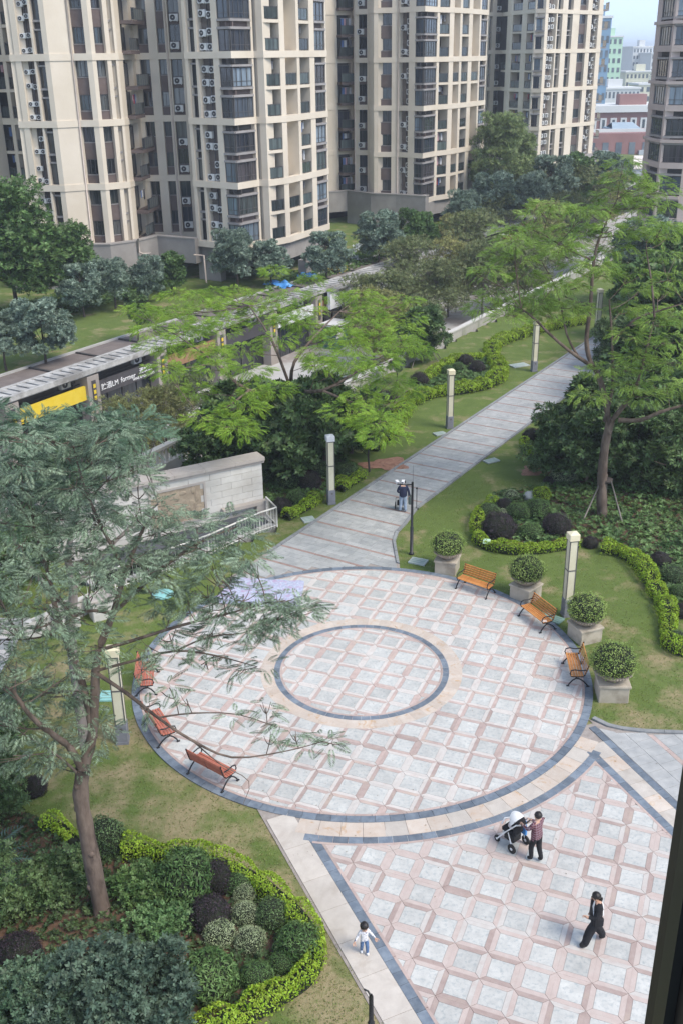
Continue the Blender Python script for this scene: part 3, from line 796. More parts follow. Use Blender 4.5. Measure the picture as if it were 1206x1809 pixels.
b2 = MB(); b2.prism([(15.2,140.4), (16,140.2), (16.4,141.2), (15.6,141.5)], 0, 1.298); t2.part('plinth_pillar', b2, m_stone)
t2.part('stone_plinth', b, m_stone)
b = MB(); b.tube([(2.3,138.4,4.3), (2.3,138.4,3.2), (2.7,138.1,3.0), (3.6,137.5,3.0)], .1, 6); t2.part('drain_pipe', b, m_pipe)

# --- tower 3 (right of the middle)
T3 = [(22.0,187), (24.84,186.0), (27.8,188.0), (28.25,182.5), (29.98,178.0), (30.9,174.9), (32.3,174.3), (36.87,180.0), (38.99,182.2), (44.07,187.0), (44.5,196)]
t3 = Tower('right hand cream tower seen against the sky and the red school', T3, 3.1, 5.65, 5)
t3.build([
  [(0,.3,'bw'), (.3,1,'pil')],
  [(0,.2,'pil'), (.2,.38,'nw'), (.38,.62,'pil'), (.62,1,'bwac')],
  [(0,.6,'loggia'), (.6,1,'pil')],
  [(0,.15,'pil'), (.15,.75,'bal'), (.75,1,'pil')],
  [(0,.1,'pil'), (.1,.86,'bal'), (.86,.96,'pil'), (.96,1,'pil')],
  [(0,1,'bay')],
  [(0,.13,'pil'), (.13,.50,'ac'), (.50,.55,'pil'), (.55,.77,'nw'), (.77,1,'pil')],
  [(0,.5,'nw'), (.5,1,'pil')],
  [(0,.06,'pil'), (.06,.38,'bw'), (.38,.55,'pil'), (.55,.83,'ac1'), (.83,1,'pil')],
  [(0,.3,'bay'), (.3,1,'solid')],
])
t3.core([(22,191), (27.5,192), (29.5,184), (31,178.5), (33,178), (37,186), (43,193), (43,205), (22,205)], -.5, t3.top+.3, m_dark)
b = MB(); b.prism([(22,187), (27.8,188.0), (30.9,174.9), (32.3,174.3), (38.99,182.2), (44.07,187.0), (44.5,205), (22,205)], t3.top+.58, t3.top+1.0); t3.part('roof', b, m_stone)
b = MB(); line_prism(b, [(24,186.6), (28.6,184), (31,176.2), (32.3,175.6), (36.4,180.6)], .1, -.8, 0, 3.1); t3.part('stone_plinth', b, m_stone); b = MB(); line_prism(b, [(36.6,180.2), (39.2,181.4), (44.6,186.2), (45.2,196)], .2, -.8, -4.3, 4.2)
t3.part('stone_plinth', b, m_stone)
for k in range(10):          # bay balconies on its right flank
    z = 3.8+k*2.825; M_, Ls = t3.frame(9)
    t3.simple('balcony_slab', M_, .3, 3.2, -1.0, 0, z-.1, z+.12, m_sill); t3.railing(M_, .3, 3.2, -.98, z+.12)

# --- tower 4 (right edge of the picture)
m_tan = mat('wall_tan_pink', (.47,.385,.345), (.54,.45,.41), .4, .85, .04, 6)
t4 = Tower('pinkish tan tower with dark corner glazing cut off by the right edge', [(33.6,118.5), (33.9,113.2), (36.0,112.2), (40.5,110.6), (52,107)], 3.2, 5.6, 5, m_tan)
t4.root['group'] = 'apartment towers around the garden'
t4.build([
  [(0,.25,'pil'), (.25,.9,'bay'), (.9,1,'pil')],
  [(0,1,'bay')],
  [(0,.25,'pil'), (.25,.7,'bal'), (.7,1,'pil')],
  [(0,.2,'pil'), (.2,.5,'bal'), (.5,.7,'pil'), (.7,.95,'bay'), (.95,1,'pil')],
])
for k in range(5):
    b = MB(); z = 3.2+5.6*k+2.55; line_prism(b, [(33.6,118.5), (33.9,113.2), (36.0,112.2)], .25, -.6, z, z+.3); t4.part('balcony_slab', b, m_tan)
t4.core([(34.6,119), (34.6,116.2), (41,114), (52,111), (52,122)], -.1, t4.top, m_dark)
b = MB(); line_prism(b, [(33.4,118.7), (33.7,113.0), (36.0,111.9), (40.5,110.3), (52,106.7)], .3, -1, 1.6, 3.2); line_prism(b, [(34.6,117), (36.2,113.4), (52,108)], 0, -1, 0, 1.6); t4.part('stone_plinth', b, m_tan)
# ------------------------------------------------------------------ shop row along the sunken street
m_roofp = mat('roof_paint_white', (.34,.335,.32), (.50,.49,.47), 1.5, .8, c3=(.24,.23,.215), scale3=.8, t3=(.48,.62))
m_conc = mat('concrete', (.36,.35,.33), (.44,.43,.41), 1, .85, .1)
m_taup = mat('pavilion_taupe', (.30,.265,.235), (.36,.32,.29), .6, .8, .05, 8)
m_deck = mat('roof_deck', (.15,.125,.115), (.20,.17,.155), 1.2, .9, .1)
m_yel = mat('sign_yellow', (.72,.52,.03), (.76,.57,.06), 2, .5)
m_gry = mat('sign_charcoal', (.055,.052,.056), (.075,.07,.075), 1, .5)
m_wht = mat('sign_white', (.74,.75,.77), None, rough=.5)
m_let = mat('letter_white', (.82,.82,.82), None, rough=.5)
m_letd = mat('letter_grey', (.10,.10,.11), None, rough=.6)
m_shopglass = glass_mat('shop_glass', [(.02,.022,.025), (.05,.05,.05), (.09,.075,.05), (.03,.035,.04)])
sh = empty('shop_row', ST(0, 0), 0, 'long low taupe row of shops along the sunken street with white slatted roof edge', 'shop row')
TS = T_SHOP; ZR, ZB = .72, -4.3
def sbox(b, s0, s1, t0, t1, z0, z1, mi=0):
    b.prism([xy(s0,t0), xy(s1,t0), xy(s1,t1), xy(s0,t1)], z0, z1, mi)
b = MB(); sbox(b, 20, 230, TS+1.2, TS+5.6, ZB, -.12); b.build('back_wall', m_dark, sh)
b = MB(); sbox(b, 20, 230, TS+1.3, TS+5.7, -.118, .1); b.build('roof_deck', m_deck, sh)
b = MB(); sbox(b, 20, 230, TS-.35, TS-.1, ZR-.30, ZR+.05); sbox(b, 20, 230, TS-.09, TS+.2, ZR-.45, ZR-.05); b.build('roof_beam', m_roofp, sh)
b = MB(); sbox(b, 20, 230, TS+1.25, TS+1.5, .102, ZR+.10); b.build('roof_beam', m_roofp, sh)
s_ = 36.0; k = 0
while s_ < 150:
    b = MB(); sbox(b, s_, s_+.56, TS-.08, TS+1.24, ZR-.04, ZR+.06); b.build('roof_slat', m_roofp, sh); s_ += .78
b = MB(); sbox(b, 20, 230, TS+5.5, TS+5.72, .102, .24); b.build('parapet', m_conc, sh)
for q in range(12):
    b = MB(); sbox(b, 44+q*4.6, 44.2+q*4.6, TS+1.6, TS+5.4, .102, .2); b.build('roof_joint', m_dark, sh)
# columns measured on the photograph: pillars at these distances along the street
def s_at(px, py, z): return st_of(G(px, py, z))[0]
sA = 49.15; bay = 7.2
cols_s = [sA+bay*k_ for k_ in range(-2, 9)]
for s_ in cols_s:
    b = MB(); sbox(b, s_-.55, s_+.55, TS-.25, TS+1.3, ZB, ZR-.46); o = b.build('pillar', m_taup, sh)
    b = MB(); sbox(b, s_-.18, s_+.18, TS-.31, TS-.26, -1.9, -.1); o2 = b.build('pillar_sign', m_gry, o)
    for q in range(3):
        b = MB(); sbox(b, s_-.11, s_+.11, TS-.335, TS-.315, -.62-q*.42, -.35-q*.42); b.build('sign_disc', m_yel, o)
# shop units
def text_obj(name, body, size, m, M_, parent, ext=.02, align='CENTER', sx=1.0):
    cu = bpy.data.curves.new(name, 'FONT'); cu.body = body; cu.size = size; cu.extrude = ext; cu.align_x = align; cu.align_y = 'CENTER'; cu.space_character = 1.05
    o = bpy.data.objects.new(name, cu); COL.objects.link(o)
    dg = bpy.context.evaluated_depsgraph_get(); me = bpy.data.meshes.new_from_object(o.evaluated_get(dg)); bpy.data.objects.remove(o); bpy.data.curves.remove(cu)
    me.materials.clear(); me.materials.append(m)
    if len(me.vertices) == 0: return None
    o = link(name, me, parent); o.matrix_local = M_ @ Matrix.Diagonal((sx, 1, 1, 1)); return o
def street_frame(s_, t_, z_):    # x along the street, y up, z towards the path: for lettering seen from the garden
    d = U; o_ = -NN; p = ST(s_, t_, z_)
    return Matrix(((d.x, 0, o_.x, p.x), (d.y, 0, o_.y, p.y), (0, 1, 0, p.z), (0, 0, 0, 1)))
units = [('yellow', 1), ('charcoal', 2), ('brown', 3), ('charcoal', 4), ('white', 5), ('brown', 6), ('white', 7), ('charcoal', 8), ('brown', 9)]
m_brs = mat('sign_wood', (.27,.16,.08), (.33,.20,.11), 2, .6)
for kind, i in units:
    a, c = cols_s[i]+.56, cols_s[i+1]-.56 if i+1 < len(cols_s) else cols_s[i]+bay-.56
    b = MB(); sbox(b, a, c, TS+.62, TS+.66, ZB, -1.40)
    o = b.build('shop_window', m_shopglass, sh)
    f = MB()
    for q in range(5): x = a+(c-a)*q/4; sbox(f, max(a, x-.04), min(c, x+.04), TS+.56, TS+.61, ZB, -1.41)
    f.build('window_frame', m_frame, o)
    b = MB(); sbox(b, a, c, TS+.5, TS+.58, -.38, -.32); sbox(b, a, c, TS+.9, TS+.96, -.31, ZR-.46); b.build('transom_gap_shade', m_dark, sh)  # rear dark sheet paints the shade of the gap above the sign
    mm = dict(yellow=m_yel, charcoal=m_gry, brown=m_brs, white=m_wht)[kind]
    b = MB(); sbox(b, a, c, TS-.02, TS+.18, -1.38, -.40); sg = b.build('shop_sign', mm, sh)
    sg['label'] = {'yellow': 'bright yellow shop sign', 'charcoal': 'charcoal shop sign', 'brown': 'brown wooden shop sign', 'white': 'white shop sign'}[kind]
    if i == 2:
        text_obj('lettering', '贮酒LM', .52, m_let, street_frame(a+(c-a)*.20, TS-.03, -.92), sg, .02)
        text_obj('lettering', 'former', .52, m_let, street_frame(a+(c-a)*.51, TS-.03, -.88), sg, .02)
        text_obj('lettering', '酒餐酒', .46, m_let, street_frame(a+(c-a)*.82, TS-.03, -.74), sg, .02)
        text_obj('lettering', 'WINE & FOOD BAR', .26, m_let, street_frame(a+(c-a)*.78, TS-.03, -1.18), sg, .02)
    b = MB(); b.bbox(-.43, .43, -.34, 0, 0, .6)
    a_, f_ = ac_meshes(); p = ST(a+(c-a)*.8, TS+.85, -.31); ao = link('air_conditioner', a_, sh, p, (0, 0, math.atan2(U.y, U.x))); link('fan_grille', f_, ao)
# far white fascia with grey characters
fs = empty('fascia_sign', ST(0, 0), 0, 'long white fascia board with grey characters beyond the green tree', 'sign board')
sa, sb_ = 79.0, 97.0
b = MB(); sbox(b, sa, sb_+14, TS-.8, TS-.5, -1.15, .42); b.build('board', m_wht, fs)
b = MB(); sbox(b, sa, sb_+14, TS-.95, TS-.37, .423, .56); b.build('board_cap', m_roofp, fs)
b = MB(); sbox(b, sa, sb_+14, TS-.48, TS-.36, -.9, -.7); b.build('bracket', m_conc, fs)
text_obj('lettering', '城市中餐饮食城', 1.0, m_letd, street_frame(90.0, TS-.81, -.38), fs, .02, sx=1.0)
# retaining wall and parapet along the lawn, seen from the garden
m_para = mat('parapet_stone', (.38,.36,.33), (.46,.44,.40), 1.0, .85, .1, 12, c3=(.24,.25,.18), scale3=.5, t3=(.5,.68))
rw = empty('parapet_wall', ST(0, 0), 0, 'low weathered stone parapet between the lawn and the sunken street', 'wall')
s_ = 45.0
while s_ < 150:
    b = MB(); sbox(b, s_, s_+2.96, T_WALL+.02, T_WALL+.28, -4.4, .62); b.build('wall_block', m_para, rw)
    b = MB(); sbox(b, s_, s_+2.98, T_WALL-.06, T_WALL+.36, .622, .74); b.build('cap_stone', mat('cap_stone', (.50,.48,.44), (.58,.56,.52), 1, .8), rw); s_ += 3.0
b = MB(); sbox(b, 20, 45, T_WALL-1.2, T_WALL+.2, -4.4, -.05); b.build('retaining_block', m_para, rw)
# planted ledges and rails on the street side of the parapet
lg = empty('street_planter', ST(0, 0), 0, 'grey stepped planter ledge along the street side of the parapet', 'planter ledge')
for q, (t0, z0_) in enumerate(((T_WALL+1.0, -.3), (T_WALL+2.1, -.9), (T_WALL+3.2, -1.6))):
    b = MB(); sbox(b, 56, 150, t0, t0+.22, -4.29, z0_); b.build('ledge', m_conc, lg)
    b = MB(); sbox(b, 56, 150, t0+.24, t0+1.06, -4.28, z0_-.22); b.build('ledge_soil', mat('ledge_soil', (.16,.14,.12), (.25,.23,.20), 2, .9), lg)
# ------------------------------------------------------------------ stone entrance wall, canopy, rails of the ramp
m_white_stone = mat('wall_stone_pale', (.48,.46,.42), (.56,.54,.50), 1.2, .8, .08, 14, rnd=.06, c3=(.40,.37,.33), scale3=.5, t3=(.55,.75))
m_capst = mat('cap_brownish', (.34,.30,.27), (.42,.38,.34), 1.0, .85, .1)
m_relief = mat('relief_panel', (.28,.22,.155), (.40,.32,.23), 3.5, .8, .6, 5)
W0 = G(467, 907); W1 = Vector((-10.0, 41.55, 0)); wd = (W1-W0).normalized(); wn = Vector((-wd.y, wd.x, 0))
if wn.y > 0: wn = -wn
ew = empty('stone_wall', W0, 0, 'pale block stone wall with brown relief panel beside the ramp', 'wall')
def wfr(a): return Matrix(((wd.x, -wn.x, 0, 0), (wd.y, -wn.y, 0, 0), (0, 0, 1, 0), (0, 0, 0, 1)))
Mw = wfr(0)
LW_ = 10.5
b = MB(); b.box(0, LW_, .06, .55, -2.6, 2.62, 0, Mw); b.build('wall_core', m_capst, ew)
rows = 8; hh = (2.6+.0)/rows
for r_ in range(-3, rows):
    x = 0.0; first = True
    while x < LW_:
        L_ = (1.05 if r_ % 2 == 0 or not first else .55); first = False; e = min(LW_, x+L_)
        mid = (x+e)/2; zc = (r_+.5)*hh
        if not (2.95 < mid < 5.6 and .45 < zc < 2.3):
            b = MB(); b.box(x+.006, e-.006, random.uniform(-.006, .006), .058, r_*hh+.006, (r_+1)*hh-.006, 0, Mw); b.build('stone_block', m_white_stone, ew)
        x = e
sr_ = MB(); sr_.box(2.36, 6.16, .012, .056, .33, 2.268, 0, Mw); sr_.build('panel_surround', m_white_stone, ew)
rp = MB(); rp.box(3.0, 5.55, .002, .0115, .55, 2.2, 0, Mw); o = rp.build('relief_panel', m_relief, ew)
fr = MB(); fr.box(2.9, 5.65, -.04, .011, 2.2, 2.30, 0, Mw); fr.box(2.9, 5.65, -.04, .011, .45, .55, 0, Mw); fr.box(2.9, 3.0, -.04, .011, .551, 2.199, 0, Mw); fr.box(5.55, 5.65, -.04, .011, .551, 2.199, 0, Mw); fr.build('panel_frame', m_capst, o)
for q in range(16):
    g_ = MB(); g_.ell((3.2+random.random()*2.1, .006, .75+random.random()*1.25), (.08+random.random()*.16, .022, .10+random.random()*.18), 8, 6, 0, Mw, .1); g_.build('relief_figure', m_relief, o)
x = -.1
while x < LW_:
    b = MB(); e = min(LW_, x+1.5); b.box(x+.004, e-.004, -.16, .70, 2.76, 2.93, 0, Mw); b.box(x+.004, e-.004, -.08, .62, 2.625, 2.757, 0, Mw); b.build('cap_stone', m_capst, ew); x = e
b = MB(); b.box(-.12, 2.2, -.32, -.02, .62, .78, 0, Mw); b.box(-.1, .5, -.3, -.02, -.5, .615, 0, Mw); b.build('stone_ledge', m_capst, ew)
# dark canopy over the ramp mouth
cn = empty('canopy', W0, 0, 'dark sheet canopy leaning on the pale stone wall', 'canopy')
b = MB(); V = [Mw @ Vector(p) for p in ((.9,-.35,.35),(9.0,-.35,.10),(9.2,-1.5,-.30),(.3,-1.5,-.05))]
b.add(V+[v-Vector((0,0,.05)) for v in V], [(0,1,2,3),(7,6,5,4),(0,4,5,1),(1,5,6,2),(2,6,7,3),(3,7,4,0)]); b.build('sheet', mat('canopy_sheet', (.055,.06,.065), (.085,.09,.10), 1, .4), cn)
b = MB(); b.box(1.2, 8.8, -.8, -.7, -1.0, -.02, 0, Mw); b.build('support_beam', m_rail, cn)
rl = empty('ramp_railing', (0, 0, 0), 0, 'pale metal railing around the underground ramp on the lawn', 'railing')
RP = [W0+Vector((.15,-.35,0)), G(490, 931), G(460, 941), G(370, 982), G(270, 1019), G(205, 1043), G(150, 1062)]
m_prail = mat('railing_pale', (.55,.53,.48), (.62,.60,.55), 2, .5)
for i, (p, q) in enumerate(zip(RP, RP[1:])):
    b = MB(); b.tube([p+Vector((0,0,1.0)), q+Vector((0,0,1.0))], .04, 6); b.build('top_rail', m_prail, rl)
    b = MB(); b.tube([p+Vector((0,0,.1)), q+Vector((0,0,.1))], .025, 5); b.build('bottom_rail', m_prail, rl)
    n_ = max(2, round((q-p).length/.17))
    for k in range(n_):
        c = p+(q-p)*k/n_; b = MB(); r_ = .03 if k == 0 else .012
        b.tube([(0,0,0), (0,0,1.0)], r_, 5); link('baluster' if k else 'post', shared(('bal', r_), lambda: b.mesh('baluster', [m_prail])), rl, c)
pw = empty('pit_wall', (0, 0, 0), 0, 'concrete side walls of the underground ramp under the railing', 'wall')
for p, q in zip(PIT, PIT[1:]+PIT[:1]):
    b = MB(); d = (q-p).normalized(); n_ = Vector((-d.y, d.x, 0)); b.prism([tuple(p)[:2], tuple(q)[:2], tuple(q-n_*.25)[:2], tuple(p-n_*.25)[:2]], -2.6, .06); b.build('wall_side', m_conc, pw)
quad_sheet('ramp', PIT, -2.5, m_asph)
for px, py, sz, lab in ((182, 1088, 1.0, 'white stone pier at the end of the ramp wall, nearer one'), (120, 1105, 1.0, 'white stone pier beyond the feathery tree trunk')):
    p = G(px, py); e = empty('stone_pier', p, R(30), lab, 'stone pier', 'white stone piers by the ramp')
    b = MB(); b.bbox(-.45, .45, -.3, .3, -.05, .78, .03); b.build('pier_body', m_white_stone, e); b = MB(); b.bbox(-.52, .52, -.37, .37, .782, .92, .03); b.build('cap_stone', m_capst, e)
lw = empty('low_wall', (0,0,0), 0, 'low white wall running left from the stone piers', 'wall')
a_, c_ = G(160, 1075), G(40, 1130); d_ = (c_-a_).normalized(); n_ = Vector((-d_.y, d_.x, 0))
b = MB(); b.prism([tuple(a_)[:2], tuple(c_)[:2], tuple(c_+n_*.25)[:2], tuple(a_+n_*.25)[:2]], -.05, .7); b.build('wall_body', m_white_stone, lw)
sp = empty('left_paving', kind='structure'); P = Pieces(sp)   # small paved area half hidden by the feathery trees
o_ = G(-10, 1210)
for i in range(-5, 0):
    for j in range(-2, 6):
        c = o_+Vector((i*.8, j*.8, 0)); P.add('path_slab', [(c.x, c.y), (c.x+.79, c.y), (c.x+.79, c.y+.79), (c.x, c.y+.79)], [m_pinkl, m_slab, m_cream], random.randrange(3), -.012)
P.done()
# stair parapet with balusters near the street
bp = empty('stair_balustrade', (0,0,0), 0, 'stone balustrade of the stairs down to the shopping street', 'balustrade')
a_, c_ = G(195, 868, 0), G(322, 805, 0); d_ = (c_-a_); L_ = d_.length; d_.normalize(); n_ = Vector((-d_.y, d_.x, 0))
def bpr(w0, w1, z0_, z1_, m_, nm): 
    b = MB(); b.prism([tuple(a_+n_*w0)[:2], tuple(c_+n_*w0)[:2], tuple(c_+n_*w1)[:2], tuple(a_+n_*w1)[:2]], z0_, z1_); b.build(nm, m_, bp)
bpr(-.2, .2, .95, 1.1, m_white_stone, 'hand_rail'); bpr(-.18, .18, -2, .12, m_white_stone, 'base_wall')
n_b = int(L_/.35)
for k in range(n_b):
    b = MB(); b.box(-.06, .06, -.06, .06, .12, .95); link('baluster', shared('bal2', lambda: b.mesh('baluster', [m_white_stone])), bp, a_+d_*(L_*(k+.5)/n_b))
# ------------------------------------------------------------------ benches
m_wood = mat('bench_wood_orange', (.50,.20,.055), (.60,.27,.085), 6, .5, .1, 40, rnd=.08, stretch=(1,1,1))
m_woodr = mat('bench_wood_red', (.40,.12,.075), (.48,.17,.11), 6, .5, .1, 40, rnd=.08)
m_iron = mat('cast_iron', (.018,.018,.02), None, rough=.4)
def make_bench(label, wood, x_, y_, ang):
    e = empty('park_bench', (x_, y_, 0), ang, label, 'bench', 'slatted benches around the round plaza')
    L_ = 1.5
    def sl(w_, t_): 
        b = MB(); b.bbox(-L_/2, L_/2, -w_/2, w_/2, -t_/2, t_/2, .008); return b.mesh('slat', [wood])
    ms = shared(('slat', wood.name), lambda: sl(.072, .03))
    for k in range(5): link('seat_slat', ms, e, (0, .20-k*.088, .43+.012*abs(k-1.5)*.5))
    for k in range(5): link('back_slat', ms, e, (0, -.235-k*.028, .52+k*.085), (R(72), 0, 0))
    def end():
        b = MB()
        b.tube([(0,.30,0),(0,.27,.10),(0,.16,.24),(0,.05,.32),(0,-.08,.30),(0,-.22,.2),(0,-.33,.08),(0,-.37,0)], [.026]*8, 6)
        b.tube([(0,.23,.40),(0,.05,.385),(0,-.15,.385),(0,-.23,.45),(0,-.30,.65),(0,-.37,.92)], [.026]*6, 6)
        b.tube([(0,.05,.32),(0,.05,.385)], .026, 6)
        b.box(-.03,.03,.26,.36,0,.03); b.box(-.03,.03,-.42,-.32,0,.03)
        return b.mesh('end_frame', [m_iron])
    def arm():
        b = MB(); b.tube([(0,.22,.40),(0,.27,.50),(0,.24,.62),(0,.12,.66),(0,-.08,.63),(0,-.30,.66)], [.022]*6, 6); return b.mesh('armrest', [m_iron])
    for s_ in (-1, 1):
        link('end_frame', shared('bend', end), e, (s_*(L_/2-.03), 0, 0)); link('armrest', shared('barm', arm), e, (s_*(L_/2-.03), 0, 0))
    b = MB(); b.tube([(-L_/2+.03,-.02,.33),(L_/2-.03,-.02,.33)], .014, 5); b.tube([(0,.22,.41),(0,-.15,.395),(0,-.235,.46),(0,-.36,.9)], .012, 5); b.build('tie_rod', m_iron, e)
    return e
for (px, py, wood, lab) in ((838,1044,m_wood,'orange slatted bench between the two farthest planters'), (946,1100,m_wood,'orange slatted bench with a pale paper left on its seat'), (1013,1192,m_wood,'orange slatted bench nearest the right end of the ring, by the last planter'),
        (237,1210,m_woodr,'reddish bench beside the lamp column behind the feathery branches'), (262,1302,m_woodr,'reddish bench under the bare branches, middle one on the left'), (356,1388,m_woodr,'reddish bench seen from behind on the near left rim')):
    p = G(px, py); v = p-PC; a = math.atan2(v.y, v.x); r_ = min(max(v.length, 7.0), 7.5)
    q = PC+Vector((math.cos(a), math.sin(a), 0))*r_
    make_bench(lab, wood, q.x, q.y, a+math.pi/2)
p = G(960, 1097, .47); b = MB(); b.add([(-.1,-.07,0),(.1,-.08,0),(.11,.06,.01),(-.09,.08,.015),(-.02,.0,.05)], [(0,1,4),(1,2,4),(2,3,4),(3,0,4),(3,2,1,0)])
o = b.build('paper', mat('paper_pale', (.62,.50,.44), None), None, (p.x, p.y, .47)); setp(o, 'crumpled pale paper lying on the second orange bench', 'paper')
# ------------------------------------------------------------------ lamp columns
m_lpan = mat('lamp_panel_cream', (.60,.56,.40), (.66,.62,.47), 1.5, .5); m_lfr = mat('lamp_frame', (.11,.105,.10), None, rough=.5)
m_lbase = mat('lamp_base', (.17,.175,.20), (.22,.225,.25), 4, .6); m_lcap = mat('lamp_cap', (.66,.66,.68), (.72,.72,.74), 2, .5); m_lcapy = mat('lamp_cap_cream', (.70,.62,.42), (.74,.67,.48), 2, .5)
def lamp(px, py, lab, cap, rot, h_=3.52):
    e = empty('lamp_column', G(px, py), rot, lab, 'lamp', 'square lamp columns along the path')
    b = MB(); b.box(-.2,.2,-.2,.2,-.05,.06); b.bbox(-.185,.185,-.185,.185,.06,.72,.015); b.build('base', m_lbase, e)
    b = MB(); b.box(-.03, .05, -.19, -.186, .5, .6); b.build('hatch', m_lfr, e)
    for k in range(4):
        b = MB(); M_ = Matrix.Rotation(k*math.pi/2, 4, 'Z'); b.box(-.135,.135,-.158,-.14,.722,h_-.34,0,M_); b.build('light_panel', m_lpan, e)
        b = MB(); b.box(.136,.17,-.17,-.136,.721,h_-.33,0,M_); b.build('corner_post', m_lfr, e)
    for z in (1.95, h_-.33): b = MB(); b.box(-.172,.172,-.172,.172,z,z+.045); b.build('cross_band', m_lfr, e)
    b = MB(); b.bbox(-.2,.2,-.2,.2,h_-.284,h_-.03,.012); b.add([(-.185,-.185,h_-.03),(.185,-.185,h_-.03),(.185,.185,h_-.03),(-.185,.185,h_-.03),(0,0,h_+.05)], [(0,1,4),(1,2,4),(2,3,4),(3,0,4)]); b.build('cap', cap, e)
lamp(585, 888, 'cream lamp column with white cap beside the dark shrubs left of the path', m_lcap, R(14))
lamp(793, 755, 'cream lamp column in front of the looped lime hedge', m_lcapy, R(12))
lamp(942, 655, 'cream lamp column on the lawn at the far end of the curving hedge', m_lcapy, R(12))
lamp(1053, 590, 'farthest cream lamp column glimpsed through the feathery green crown', m_lcapy, R(12))
lamp(1000, 1085, 'cream lamp column standing between the planters on the right lawn', m_lcapy, R(10))
lamp(218, 1308, 'cream lamp column half hidden by the blue green branches on the left', m_lcapy, R(5), 3.5)
# ------------------------------------------------------------------ camera poles
def cctv(px, py, z, lab, ang, hgt=3.4):
    e = empty('camera_pole', G(px, py, 0) if z is None else z, ang, lab, 'camera pole')
    b = MB(); b.tube([(0,0,0),(0,0,1.3),(0,0,1.32),(0,0,hgt)], [.075,.075,.055,.05], 10); b.lathe([(.12,-.02),(.12,.03),(.08,.04)], 12); b.build('pole', m_iron, e)
    b = MB(); b.tube([(0,0,hgt-.12),(-.28,0,hgt-.13),(-.66,0,hgt-.08)], .03, 6); b.build('arm', m_iron, e)
    for x, yw in ((-.66, .25), (-.40, -.2)):
        o = empty('camera_head', (x, -.02, hgt-.02), yw); o.parent = e; o.scale = (.75, .75, .75)
        b = MB(); b.bbox(-.07,.07,-.16,.12,0,.12,.02); b.box(-.085,.085,-.2,.14,.121,.135); o2 = b.build('camera_housing', m_lcap, o)
        b = MB(); b.lathe([(.04,0),(.04,.03)], 10, 0, Matrix.Translation((0,-.16,.06)) @ Matrix.Rotation(R(90),4,'X')); b.build('lens', m_iron, o)
    b = MB(); b.tube([(.02,0,hgt),(.02,0,hgt+.75)], [.008,.004], 4); b.build('aerial', m_rail, e)
cctv(726, 978, None, 'thin black camera pole with two white cameras at the lawn corner by the path', R(0))
pb = G(655, 1757, 3.35); e = empty('camera_pole', Vector((pb.x, pb.y, 0)), 0, 'plain black pole at the bottom edge, only its top in view', 'pole')
b = MB(); b.tube([(0,0,0),(0,0,2.6),(0,0,2.62),(0,0,3.3),(0,0,3.36)], [.07,.07,.05,.045,.02], 10); b.build('pole', m_iron, e)
b = MB(); b.tube([(0,0,3.3),(-.06,.02,3.42),(-.14,.05,3.44)], .02, 6); b.build('hook', m_iron, e)
# ------------------------------------------------------------------ small lids, sign, banner, rock, hose
m_lid = mat('lid_green', (.16,.27,.22), (.24,.36,.30), 3, .6); m_lidc = mat('lid_cyan', (.22,.48,.46), (.28,.54,.52), 3, .5); m_lidg = mat('lid_grey', (.32,.37,.35), (.42,.46,.44), 3, .7)
def lid(px, py, sx, sy, rz, m_, lab):
    e = empty('drain_cover', G(px, py, -.03), rz, lab, 'drain cover', 'small covers set in the lawn')
    b = MB(); b.bbox(-sx/2, sx/2, -sy/2, sy/2, 0, .07, .01); b.build('lid', m_, e)
    for k in range(3): b = MB(); b.box(-sx*.4, sx*.4, -sy*.3+k*sy*.27, -sy*.3+k*sy*.27+.03, .072, .08); b.build('rib', m_lid, e)
lid(738, 993, .75, .55, R(-25), m_lidg, 'grey green rectangular cover beside the camera pole foot')
lid(975, 1094, .8, .5, R(-40), m_lid, 'green rectangular cover behind the second orange bench')
lid(545, 919, .6, .6, R(20), m_lidg, 'grey cover on the grass near the white capped lamp')
lid(195, 1231, .7, .6, R(0), m_lidc, 'teal square cover left of the lamp under the branches')
lid(916, 646, 1.3, .8, R(25), m_lidg, 'pale rectangular cover on the lawn beside the lamp at the hedge end')
lid(776, 767, .7, .5, R(25), m_lidg, 'small cover on the grass between lamp and path edge')
lid(867, 815, .8, .5, R(30), m_lidg, 'small cover on the lawn right of the path')
lid(912, 814+320, .01, .01, 0, m_lidg, 'x') if False else None
e = empty('drain_cover', G(288, 1051, -.03), 0, 'bright cyan round cover in the grass under the feathery crown', 'drain cover', 'small covers set in the lawn')
b = MB(); b.lathe([(.45,0),(.45,.06),(.40,.08)], 20); b.build('lid', m_lidc, e); b = MB(); b.lathe([(.05,.081),(.05,.1)], 8); b.build('knob', m_lidg, e)
e = empty('plant_label', G(858, 970), R(-15), 'small pale green plant label sign in front of the purple ball', 'sign')
b = MB(); b.tube([(0,0,0),(0,0,.35)], .02, 5); b.build('stake', m_rail, e); b = MB(); b.box(-.16,.16,-.12,.12,-.01,.01,0,Matrix.Translation((0,0,.38)) @ Matrix.Rotation(R(40),4,'X')); b.build('plate', mat('label_green', (.42,.60,.45), (.5,.66,.52), 3, .6), e)
b = MB(); b.ell((0,0,.1), (.42,.3,.28), 10, 7, 0, None, .12); o = b.build('rock', mat('rock_grey', (.25,.27,.27), (.36,.38,.38), 3, .9, .4), None, G(936, 880)); setp(o, 'smooth grey rock among the clipped shrubs', 'rock')
hp = [G(620+q*9, 790+12*math.sin(q*.9)-q*1.2, .02) for q in range(8)]
b = MB(); b.tube(hp, .03, 5); o = b.build('garden_hose', mat('hose_yellow', (.45,.47,.18), None)); setp(o, 'yellow green hose lying on the grass under the lime shrubs', 'hose')
